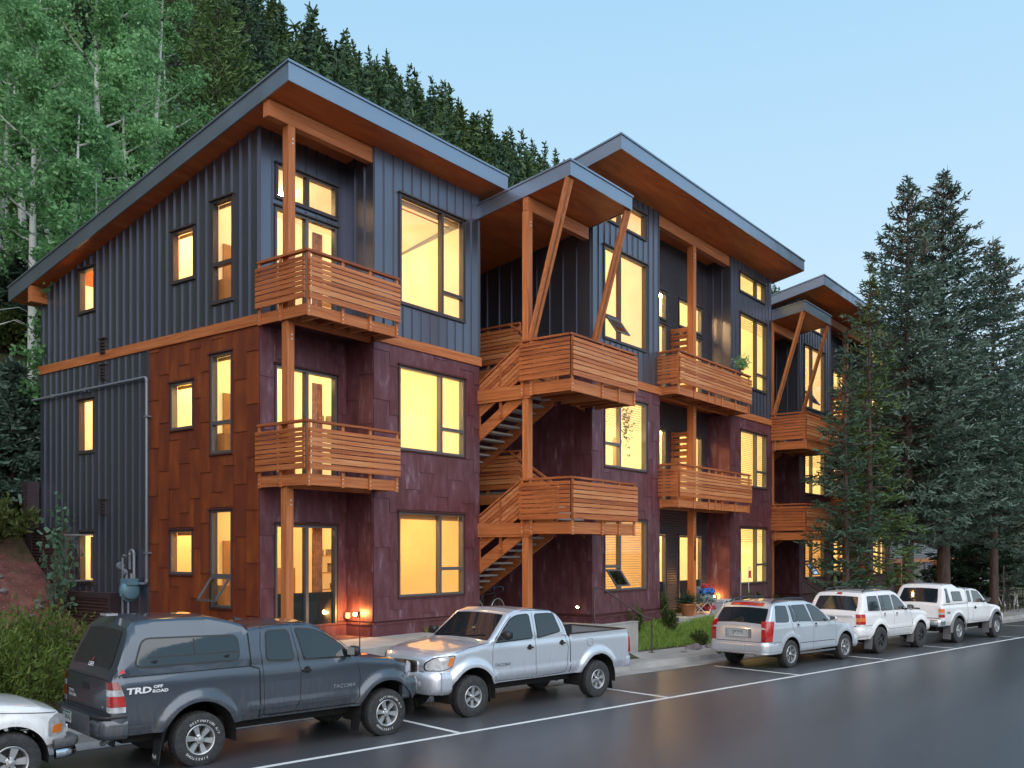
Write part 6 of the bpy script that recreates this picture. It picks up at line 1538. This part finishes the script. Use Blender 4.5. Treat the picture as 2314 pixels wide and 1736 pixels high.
# hillside forest: 300 individual trees, the rest as one mass
protoF = []
for i, (H, Rb, mt, pw_) in enumerate(((15, 2.9, 'needle_far', .75), (17, 2.7, 'needle_far', .9), (13, 2.9, 'fir_bright', .65), (19, 3.2, 'needle_far', .8), (12, 2.4, 'needle', .8), (16, 2.2, 'needle_blue', .95))):
    o = conifer('conifer_tree', H, Rb, .5, 26, 10, 15, .62, .20, mt, 60 + i, .2, single=True, limbs=False, droop=.15, power=pw_, ragged=.3, curve=.2); protoF.append(o)
cx_, sy_ = math.cos(AZ), math.sin(AZ)
def project(x, y, z):
    X, Y_ = x - CAM[0], y - CAM[1]; Zc = X * cx_ + Y_ * sy_; Xc = X * sy_ - Y_ * cx_
    return (1157 + 2113 * Xc / Zc, 1246 - 2113 * (z - CAM[2]) / Zc, Zc) if Zc > 1 else (9e9, 0, 0)
roofline = [(-400, 900), (19, 650), (652, 135), (1150, 392), (1290, 360), (1404, 304), (1817, 590), (1858, 619), (2100, 850), (2400, 1200)]
cand = []
rf_ = random.Random(11)
y = 20.
while y < 176:
    st = 3.1 + y * .009; x = -60.
    while x < 430:
        xx, yy_ = x + rf_.uniform(-1.7, 1.7), y + rf_.uniform(-1.7, 1.7); g0 = gz(xx, yy_); k = rf_.randrange(6); sc = rf_.uniform(.46, .92)
        u, v, Zc = project(xx, yy_, g0 + 15 * sc); ub_, vb_, _ = project(xx, yy_, g0)
        if -260 < u < 2060 and vb_ > -60 and v < lerp(roofline, u) + 150: cand.append((xx, yy_, k, sc, rf_.uniform(0, 6.28), Zc))
        x += st * (1 if y < 70 else 1.1)
    y += st * .9
cand.sort(key=lambda c_: c_[5]); 
usedF = set(); left_ = []
grove = [pw(u, Z) for u, Z, _ in asp]
ni = 0
for (x, y, k, sc, rz, Zc) in cand:
    if y < 34 and min((x - a) ** 2 + (y - b) ** 2 for a, b in grove) < 7: continue
    if ni < 300:
        o = protoF[k] if k not in usedF else protoF[k].copy()
        if k in usedF: COL.objects.link(o)
        usedF.add(k); o.location = (x, y, gz(x, y) - .3); o.rotation_euler = (0, 0, rz); o.scale = (sc, sc, sc * rf_.uniform(.9, 1.15)); ni += 1
        tag(o, 'dark green conifer in the dense forest covering the mountainside', 'tree', 'conifers covering the mountainside')
    else: left_.append((x, y, k, sc, rz))
VV, MI = [], []
for k in range(18):                                              # unseen conifers added across the street, to be mirrored in panes and paintwork
    x = -30 + k * 6.5 + rf_.uniform(-2, 2); y = rf_.uniform(-62, -46); o = protoF[k % 6].copy(); COL.objects.link(o); s_ = rf_.uniform(.8, 1.2); o.location = (x, y, -.1); o.scale = (s_ * 1.3, s_ * 1.3, s_)
    tag(o, 'unseen dark conifer added across the street to be mirrored in glass and paint', 'tree', 'unseen conifers added outside the picture')
for k in range(16):  # unseen conifers added on the left to darken what the side wall mirrors
    x, y = rf_.uniform(-60, -24), rf_.uniform(-22, 24); o = protoF[k % 6].copy(); COL.objects.link(o); s_ = rf_.uniform(.9, 1.3); o.location = (x, y, max(0, gz(x, y)) - .2); o.scale = (s_ * 1.3, s_ * 1.3, s_)
    tag(o, 'unseen dark conifer added across the street to be mirrored in glass and paint', 'tree', 'unseen conifers added outside the picture')
low = []
for i in range(4):
    rg = np.random.default_rng(80 + i); H = 14 + 2 * i; p, d, _ = conifer_crown(rg, H, 2.4 + .15 * i, .5, 20, 7, 7, 1.2, .5, droop=.12, power=[.7, .9, .8, 1.][i], ragged=.3); low.append(sprays(rg, p, d, 1.0, .40))
for (x, y, k, sc, rz) in left_:
    V = low[k % 4] * sc; c_, s_ = math.cos(rz), math.sin(rz); W_ = V.copy(); W_[..., 0] = V[..., 0] * c_ - V[..., 1] * s_ + x; W_[..., 1] = V[..., 0] * s_ + V[..., 1] * c_ + y; W_[..., 2] += gz(x, y) - .3; VV.append(W_); MI += [k % 3] * len(V)
print('forest', ni, len(left_), sum(len(v) for v in VV))
fo = quads('hillside_forest', np.concatenate(VV), ['needle_far', 'needle', 'needle_green'], None, MI); tag(fo, 'far-off conifer forest on the upper mountainside and ridge', 'forest', kind='stuff')
# shrubs
def shrub(name, loc, rx, ry, rz, n, mat, seed, lab, grp=None, ln=.09, wd_=.035, stems=14, cat='shrub'):
    rg = np.random.default_rng(seed); r_ = random.Random(seed); root = empty(name, loc); mb = MB(); tips = []
    for k in range(stems):
        a = r_.uniform(0, 6.28); r = math.sqrt(r_.random()); e = Vector((math.cos(a) * r * rx, math.sin(a) * r * ry, rz * (1 - .45 * r * r) * r_.uniform(.8, 1.08))); b = Vector((e.x * .25, e.y * .25, -.05)); m = (b + e) * .5 + Vector((e.x * .12, e.y * .12, .05)); mb.tube([b, m, e], [.012 + rz * .006, .008, .003], 4, cap=False); tips.append((b, m, e))
    mb.build('stems', 'bark', root)
    i = rg.integers(0, stems, n); t = rg.uniform(.15, 1.02, n)[:, None]; T_ = np.array([[tuple(b), tuple(m), tuple(e)] for b, m, e in tips])[i]
    p = T_[:, 0] * (1 - t) ** 2 + 2 * t * (1 - t) * T_[:, 1] + t * t * T_[:, 2] + rg.normal(0, 1, (n, 3)) * np.array([rx, ry, rz]) * .085
    p[:, 2] = np.abs(p[:, 2]); V = sprays(rg, p, unit(p) + np.array([0, 0, .5]), ln, wd_, .8); quads('foliage', V, mat, root); return tag(root, lab, cat, grp)
SH = []
for i, (x, y, rx, ry, rz, n, m_) in enumerate(((-6.3, 2.9, 1.5, 1.3, 1.75, 9000, 'shrub_leaf'), (-7.6, 1.6, 1.6, 1.2, 1.6, 8000, 'shrub_leaf'), (-5.1, 1.9, 1.1, .9, 1.1, 5000, 'shrub_leaf'), (-8.6, 3.8, 1.8, 1.4, 2.0, 8000, 'shrub_leaf2'), (-6.9, 4.4, 1.4, 1.1, 1.6, 6500, 'shrub_leaf'))):
    shrub('shrub', (x, y, gz(x, y) - .05), rx, ry, rz, n, m_, 200 + i, ['willowy green bush on the bank just behind the shell of the dark grey pickup', 'tangled green bush at the left edge above the white SUV bonnet', 'low green bush at the foot of the bank, closest to the dark grey pickup', 'tall leafy bush highest on the bank at the left edge', 'olive green bush on the bank below the red dirt cut'][i], 'bushes on the bank at the left', .085, .028, 40)
shrub('sapling', (-3.35, 8.2, gz(-3.35, 8.2)), .7, .8, 2.9, 260, 'sapling_leaf', 230, 'thin young aspen sapling in front of the stepped corrugated boxes', None, .12, .10, 9, 'sapling')
gp = 'shrubs growing on the grassy slope behind the bushes'
for i, (u, Z, rz) in enumerate(((10, 27.5, 1.2), (45, 29, 1.1), (80, 30.5, 1.1), (25, 31, 1.3), (-25, 29, 1.2), (70, 27, .8), (5, 34, 1.4), (60, 35, 1.4), (-20, 25, 1.0))):
    x, y = pw(u, Z); shrub('shrub', (x, y, gz(x, y)), 1.6, 1.3, rz, 3600, 'shrub_leaf2', 240 + i, 'yellow-green undergrowth shrub on the slope left of the side wall', 'undergrowth shrubs left of the side wall', .13, .07, 18)
for i, (x, y, rz, n, lab) in enumerate(((8.9, -1.85, .75, 700, 'small leafy shrub against the plinth beside the brown handrail'), (10.9, -1.55, 1.0, 900, 'tall weedy plant at the corner where the corrugated recess begins'), (10.4, -2.15, .7, 900, 'bushy green plant in the grass left of the patio slab'), (11.0, -2.9, .45, 500, 'low grey-green plant on the grass below the patio corner'), (12.15, -3.35, 1.0, 700, 'spindly flowering plant in the grass directly left of the pale silver SUV'), (16.4, -2.2, .9, 600, 'leggy plant against the wall behind the pale silver SUV roof'), (17.6, -2.1, .8, 600, 'small pale-flowered plant between the silver SUV and white SUV'), (19.0, -2.1, .75, 500, 'small leafy plant by the dark stair opening behind the silver SUV'))):
    shrub('small_plant', (x, y, gz(x, y)), .28, .28, rz, n, 'shrub_leaf2', 260 + i, lab, 'small plants in the planting strip', .07, .035, 12, 'plant')
# grass in the planting strip
rg = np.random.default_rng(300); pts = []
for (x0, x1, n) in ((8.15, 17., 26000), (24., 32, 7000)):
    X = rg.uniform(x0, x1, n * 2); t0 = rg.uniform(5.12, 8.6, n * 2)
    for a, t in zip(X, t0):
        yv = (t - (a - L0.x) * rn.x) / rn.y + L0.y
        if yv > -1.75 or (10.9 < a < 16.2 and yv > -2.13): continue
        if hn(a * 3, yv * 3) < -.9 and rg.random() < .5: continue
        pts.append((a, yv, gz(a, yv)))
for (x0, x1, y0, y1, n) in ((1.6, 3.9, -1.2, -.1, 900), (-4, 4, -3.2, -1.6, 500)):
    for k in range(n):
        a, b = rg.uniform(x0, x1), rg.uniform(y0, y1); pts.append((a, b, gz(a, b)))
pts = np.array(pts); n = len(pts); V = sprays(rg, pts, np.tile([0, 0, 1.], (n, 1)), .17, .014, .38); go_ = quads('grass', V, 'grass_blade'); tag(go_, 'green grass on the bank between pavement and building', 'grass', kind='stuff')
# rocks
M['rock'] = ramp_mat('grey_rock', [(.3, (.09, .08, .085)), (.6, (.20, .18, .19)), (.8, (.32, .29, .29))], .85, scale=5, bump=.8, bscale=18)
def rock(loc, sx, sy, sz, seed, lab, grp='rocks in the grass bank'):
    r_ = random.Random(seed); bm = bmesh.new(); bmesh.ops.create_icosphere(bm, subdivisions=3, radius=1)
    for v in bm.verts:
        n_ = 1 + .18 * math.sin(v.co.x * 3 + seed) * math.cos(v.co.y * 4 + seed * 2) + .10 * math.sin(v.co.z * 7 + v.co.x * 5 + seed); v.co = Vector((v.co.x * sx * n_, v.co.y * sy * n_, v.co.z * sz * n_)); 
    me = bpy.data.meshes.new('rock'); bm.to_mesh(me); bm.free(); me.materials.append(M['rock']); o = bpy.data.objects.new('rock', me); COL.objects.link(o); o.location = loc; o.rotation_euler = (0, 0, seed); return tag(o, lab, 'rock', grp)
for i, (u, v_, s_, lab) in enumerate(((1570, 1450, .22, 'purple-grey rock in the grass left of the pale silver SUV'), (1610, 1447, .20, 'dark rock partly behind the rear corner of the pale silver SUV'), (1545, 1457, .10, 'small pinkish rock low in the grass bank'), (1540, 1430, .11, 'small pale stone in the middle of the grass bank'))):
    Z = 2113 * (CAM[2] - .38) / (v_ - 1246); x, y = pw(u, Z); rock((x, y, gz(x, y) + s_ * .2), s_ * 1.3, s_, s_ * .75, 3 + i, lab)
for i in range(26):
    x, y = rr_.uniform(-4.6, -3.45), rr_.uniform(2, 9.5); s_ = rr_.uniform(.05, .13); rock((x, y, gz(x, y) + s_ * .2), s_ * 1.3, s_, s_ * .8, 20 + i, 'small reddish stone on the dirt bank beside the stepped metal boxes', 'small stones on the dirt bank')
# ================= small things on the patios
ORG[0] = (0, 0, 0)
def onpad(u, v_, z): Z = 2113 * (CAM[2] - z) / (v_ - 1246); return pw(u, Z)
px_, py_ = 12.75, -1.62; zf_ = .90
pr = empty('potted_plant', (px_, py_, zf_)); tag(pr, 'spiky dark plant in a brown pot left of the timber post marked 1200', 'potted plant')
mb = MB(); mb.lathe([(0, .002), (.17, .002), (.26, .36), (.285, .36), (.285, .42), (.25, .42), (.24, .36), (0, .36)], (0, 0, 0), 'z', 22); M['pot'] = P('brown_pot', (.30, .12, .045), .4, .1, var=.2); mb.build('pot', 'pot', pr, smooth=40)
rg = np.random.default_rng(9); pts = np.tile([0, 0, .42], (90, 1)) + rg.normal(0, .03, (90, 3)); dd = rg.normal(0, 1, (90, 3)); dd[:, 2] = np.abs(dd[:, 2]) + .25; quads('leaves', sprays(rg, pts, dd, .40, .04, .1), 'needle', pr)
M['blue_cloth'] = P('blue_fabric', (.03, .12, .38), .7, var=.4, vscale=8); M['red_cloth'] = P('red_fabric', (.35, .03, .04), .7, var=.4, vscale=8); M['print_cloth'] = P('patterned_fabric', (.16, .22, .22), .7, var=.9, vscale=14)
ch = empty('folding_chair', (14.05, -1.60, .88)); tag(ch, 'folding camp chair piled with blue, red and patterned cloth right of the post marked 1200', 'folding chair')
mb = MB()
for s_ in (-1, 1):
    mb.tube([(-.28, s_ * .25, 0), (.28, s_ * .25, .5)], .012, 6); mb.tube([(.28, s_ * .25, 0), (-.28, s_ * .25, .5)], .012, 6); mb.tube([(s_ * .28, -.25, 0), (s_ * .28, .25, .45)], .012, 6); mb.tube([(s_ * .28, .25, 0), (s_ * .28, -.25, .45)], .012, 6); mb.tube([(s_ * .28, .27, .4), (s_ * .30, .30, .95)], .013, 6)
mb.build('frame', 'white_text', ch)
mb = MB(); mb.hexa([(-.28, -.26, .42), (.28, -.26, .42), (.28, .26, .40), (-.28, .26, .40), (-.3, -.28, .47), (.3, -.28, .47), (.28, .26, .45), (-.28, .26, .45)]); mb.hexa([(-.28, .24, .44), (.28, .24, .44), (.28, .28, .44), (-.28, .28, .44), (-.3, .27, .95), (.3, .27, .95), (.3, .30, .95), (-.3, .30, .95)]); mb.build('seat', 'print_cloth', ch)
def blanket(x, y, z, sx, sy, sz, mat, seed, lab):
    bm = bmesh.new(); bmesh.ops.create_icosphere(bm, subdivisions=4, radius=1)
    for v in bm.verts:
        n_ = 1 + .22 * math.sin(v.co.x * 5 + seed) * math.sin(v.co.z * 6 + v.co.y * 4) + .12 * math.sin(v.co.y * 9 + v.co.x * 7 + seed); v.co = Vector((v.co.x * sx * n_, v.co.y * sy * n_, max(v.co.z, -.4) * sz * n_))
    me = bpy.data.meshes.new('cloth'); bm.to_mesh(me); bm.free(); me.materials.append(M[mat]); 
    for p in me.polygons: p.use_smooth = True
    o = bpy.data.objects.new('folded_cloth', me); COL.objects.link(o); o.location = (x, y, z); return tag(o, lab, 'cloth', 'cloth piled on the camp chair')
blanket(14.0, -1.72, 1.43, .27, .22, .17, 'print_cloth', 1, 'green and grey patterned cloth lowest in the pile on the camp chair'); blanket(14.02, -1.72, 1.66, .30, .22, .15, 'blue_cloth', 2, 'blue striped cloth in the pile on the camp chair'); blanket(13.95, -1.70, 1.83, .16, .16, .10, 'red_cloth', 3, 'red cloth on top of the pile on the camp chair'); blanket(14.15, -1.72, 1.12, .22, .2, .12, 'red_cloth', 4, 'red cloth bundle hanging under the camp chair seat')
co = empty('cooler', (15.0, -1.80, .87)); tag(co, 'pale grey cooler box with black handles beneath the orange lamp', 'cooler'); M['cooler'] = P('cooler_plastic', (.45, .50, .56), .45)
mb = MB(); mb.hexa([(-.42, -.22, .02), (.42, -.22, .02), (.42, .22, .02), (-.42, .22, .02), (-.46, -.25, .42), (.46, -.25, .42), (.46, .25, .42), (-.46, .25, .42)]); mb.build('cooler_body', 'cooler', co)
mb = MB(); mb.box(-.47, .47, -.26, .26, .425, .50); mb.build('lid', 'cooler', co); mb = MB()
for s_ in (-.24, .02): mb.box(s_, s_ + .05, -.30, -.25, .15, .46)
mb.box(-.24, .07, -.30, -.26, .11, .15); mb.box(-.13, -.04, -.275, -.25, .3, .36); mb.build('handle', 'black', co)
# trees' shadow dwellers: bicycles
M['bike_dark'] = P('dark_bike_frame', (.05, .055, .06), .35, .4); M['bike_white'] = P('white_bike_frame', (.65, .65, .66), .35); M['bike_blue'] = P('blue_handlebar_tape', (.03, .14, .28), .5)
def bicycle(loc, rz, frame, lab, bar='bike_dark', tyre='black', grp='bicycles parked by the buildings'):
    r = empty('bicycle', loc, rz); tag(r, lab, 'bicycle', grp)
    for x in (-.52, .52):
        mb = MB(); n = 28
        ring = [(x + .335 * math.cos(2 * math.pi * k / n), 0, .34 + .335 * math.sin(2 * math.pi * k / n)) for k in range(n + 1)]; mb.tube(ring, .016, 6, 0, cap=False)
        for k in range(0, n, 2): a = 2 * math.pi * k / n; mb.tube([(x, 0, .34), (x + .32 * math.cos(a), 0, .34 + .32 * math.sin(a))], .0025, 3, 1, cap=False)
        mb.lathe([(0, -.03), (.03, -.03), (.03, .03), (0, .03)], (x, 0, .34), 'y', 10, 1); mb.build('wheel', [tyre, 'bolt'], r)
    mb = MB()
    for a, b in (((-.52, 0, .34), (-.12, 0, .30)), ((-.12, 0, .30), (-.24, 0, .86)), ((-.52, 0, .34), (-.22, 0, .80)), ((-.22, 0, .80), (.36, 0, .84)), ((-.12, 0, .30), (.38, 0, .76)), ((.34, 0, .92), (.52, 0, .34))): mb.tube([a, b], .016, 7)
    mb.build('frame', frame, r); mb = MB(); mb.hexa([(-.38, -.07, .93), (-.12, -.02, .93), (-.12, .02, .93), (-.38, .07, .93), (-.38, -.07, .97), (-.12, -.02, .96), (-.12, .02, .96), (-.38, .07, .97)]); mb.tube([(-.24, 0, .84), (-.26, 0, .94)], .013, 6); mb.build('saddle', 'black', r)
    mb = MB(); mb.tube([(.34, 0, .92), (.33, 0, .99)], .014, 6); mb.tube([(.42, -.22, .88), (.50, -.22, .98), (.36, -.21, 1.02), (.33, 0, 1.0), (.36, .21, 1.02), (.50, .22, .98), (.42, .22, .88)], .013, 6); mb.build('handlebar', bar, r, smooth=60)
bicycle((4.9, .55, 1.04), R(4), 'bike_dark', 'dark racing bicycle with blue drop handlebar standing under the nearest stair tower', 'bike_blue', 'bolt')
for i, (u, Z, rz, fm, lab) in enumerate(((2262, 45, .5, 'bike_white', 'white bicycle leftmost of the row by the right edge'), (2280, 46, .25, 'bike_dark', 'dark bicycle behind the white one at the right edge'), (2296, 45, .3, 'bike_white', 'white bicycle with a basket in the middle of the row by the right edge'), (2318, 46, .2, 'bike_dark', 'dark bicycle rightmost by the edge of the picture'))):
    x, y = pw(u, Z); bicycle((x, y, max(.12, gz(x, y))), rz, fm, lab)
# low rail, pole, signs, bird feeder, trampoline board, street bits near the right edge
x, y = pw(2268, 44); mb = MB(); mb.tube([(x, y, 0), (x, y, 2.4)], .03, 8); tag(mb.build('sign_pole', 'steel_rail'), 'thin brown metal pole in front of the bicycles', 'pole')
mb = MB(); p0 = Vector((*pw(2240, 47), .1)); p1 = Vector((*pw(2345, 50), .1))
for z in (.35, .95): mb.tube([p0 + Vector((0, 0, z)), p1 + Vector((0, 0, z))], .025, 6)
for k in range(7): q = p0 + (p1 - p0) * k / 6; mb.tube([q, q + Vector((0, 0, .97))], .025, 6)
tag(mb.build('bike_rack_rail', 'steel_rail'), 'low dark rail fence behind the bicycles at the right edge', 'fence')
mb = MB(); x, y = onpad(1709, 1390, .6); mb.tube([(14.9 + 1.35, -1.95, .6), (16.25, -1.95, 2.35)], .028, 8); tag(mb.build('pipe_post', 'pipe', smooth=50), 'grey pipe post in front of the lit window behind the silver SUV roof', 'post')
fd = empty('bird_feeder', (16.75, -2.05, .6)); tag(fd, 'red bird feeder hanging from a white slanted pole behind the silver SUV', 'bird feeder')
mb = MB(); mb.tube([(.05, 0, 0), (-.06, 0, 1.75), (-.08, 0, 1.83), (-.02, 0, 1.88), (.06, 0, 1.85), (.08, 0, 1.78)], .011, 6); mb.build('pole', 'white_text', fd, smooth=60)
mb = MB(); mb.lathe([(0, 0), (.07, .0), (.075, .02), (.045, .05), (.04, .22), (.06, .24), (0, .27)], (.08, 0, 1.48), 'z', 12); mb.build('feeder', 'red_mark', fd, smooth=40)

# green and white board leaning by the last stair tower, and a plant hung on the upper balcony rail
bo = empty('paddle_board', (26.5, -1.95, .7)); tag(bo, 'green and white board standing upright by the stairs, above the white boxy SUV', 'board')
for nm_, mt_, sc_, off_ in (('board', 'board_green', 1, 0), ('deck_print', 'board_white', .7, -.03)):
    mb = MB(); n = 20; ring = [(.30 * sc_ * math.cos(2 * math.pi * k / n) * (1 if abs(math.sin(2 * math.pi * k / n)) < .8 else .8), .66 * sc_ * math.sin(2 * math.pi * k / n) + .66) for k in range(n)]
    vs = [(a, off_ - .02, b) for a, b in ring] + [(a, off_ + .02, b) for a, b in ring]
    M.setdefault(mt_, P(mt_, (.28, .42, .06) if mt_ == 'board_green' else (.45, .5, .55), .4, var=.5, vscale=6))
    mb.add(vs, [tuple(range(n))[::-1], tuple(range(n, 2 * n))] + [(k, (k + 1) % n, n + (k + 1) % n, n + k) for k in range(n)]); mb.build(nm_, mt_, bo)
hp = empty('balcony_plant', (15.35, -2.40, 9.32)); tag(hp, 'small leafy green plant in a pot on the upper balcony rail of the middle block', 'potted plant')
mb = MB(); mb.lathe([(0, 0), (.07, 0), (.09, .13), (0, .13)], (0, 0, 0), 'z', 12); mb.build('pot', 'pot', hp)
rg = np.random.default_rng(77); pts = rg.normal(0, .11, (260, 3)) + np.array([0, 0, .24]); quads('leaves', sprays(rg, pts, rg.normal(0, 1, (260, 3)), .07, .05), 'aspen_leaf', hp)

# things seen through the second-floor window of the middle block
ORG[0] = (0, 0, 0)
pl_ = empty('pendant_lamp', U((6.98, -.75, 6.95))); tag(pl_, 'small hanging lamp behind the second-floor window of the middle block', 'pendant lamp')
mb = MB(); mb.tube([(0, 0, 0), (0, 0, -.95)], .008, 5); mb.build('cord', 'black', pl_); mb = MB(); mb.lathe([(0, -.94), (.05, -.96), (.10, -1.08), (.07, -1.15), (0, -1.16)], (0, 0, 0), 'z', 14); mb.build('shade', 'lamp', pl_, smooth=50)
hp = empty('house_plant', U((8.25, -1.05, 6.0))); tag(hp, 'leafy house plant behind the right pane of the second-floor window of the middle block', 'house plant')
rg = np.random.default_rng(78); pts = rg.normal(0, 1, (90, 3)) * np.array([.13, .05, .42]) + np.array([0, 0, .35]); quads('leaves', sprays(rg, pts, rg.normal(0, 1, (90, 3)), .10, .07), 'shrub_leaf2', hp)
mb = MB(); mb.tube([(0, 0, -.2), (.03, 0, .3), (-.02, 0, .8)], .008, 4); mb.build('stem', 'bark', hp)
bh = empty('birdhouse', U((7.75, -1.05, 5.75))); tag(bh, 'little wooden birdhouse standing behind the second-floor window of the middle block', 'birdhouse')
mb = MB(); mb.box(-.11, .11, -.08, .08, -.6, .12); mb.hexa([(-.15, -.1, .12), (.15, -.1, .12), (.15, .1, .12), (-.15, .1, .12), (-.01, -.1, .30), (.01, -.1, .30), (.01, .1, .30), (-.01, .1, .30)]); mb.build('house', 'wood_room', bh)
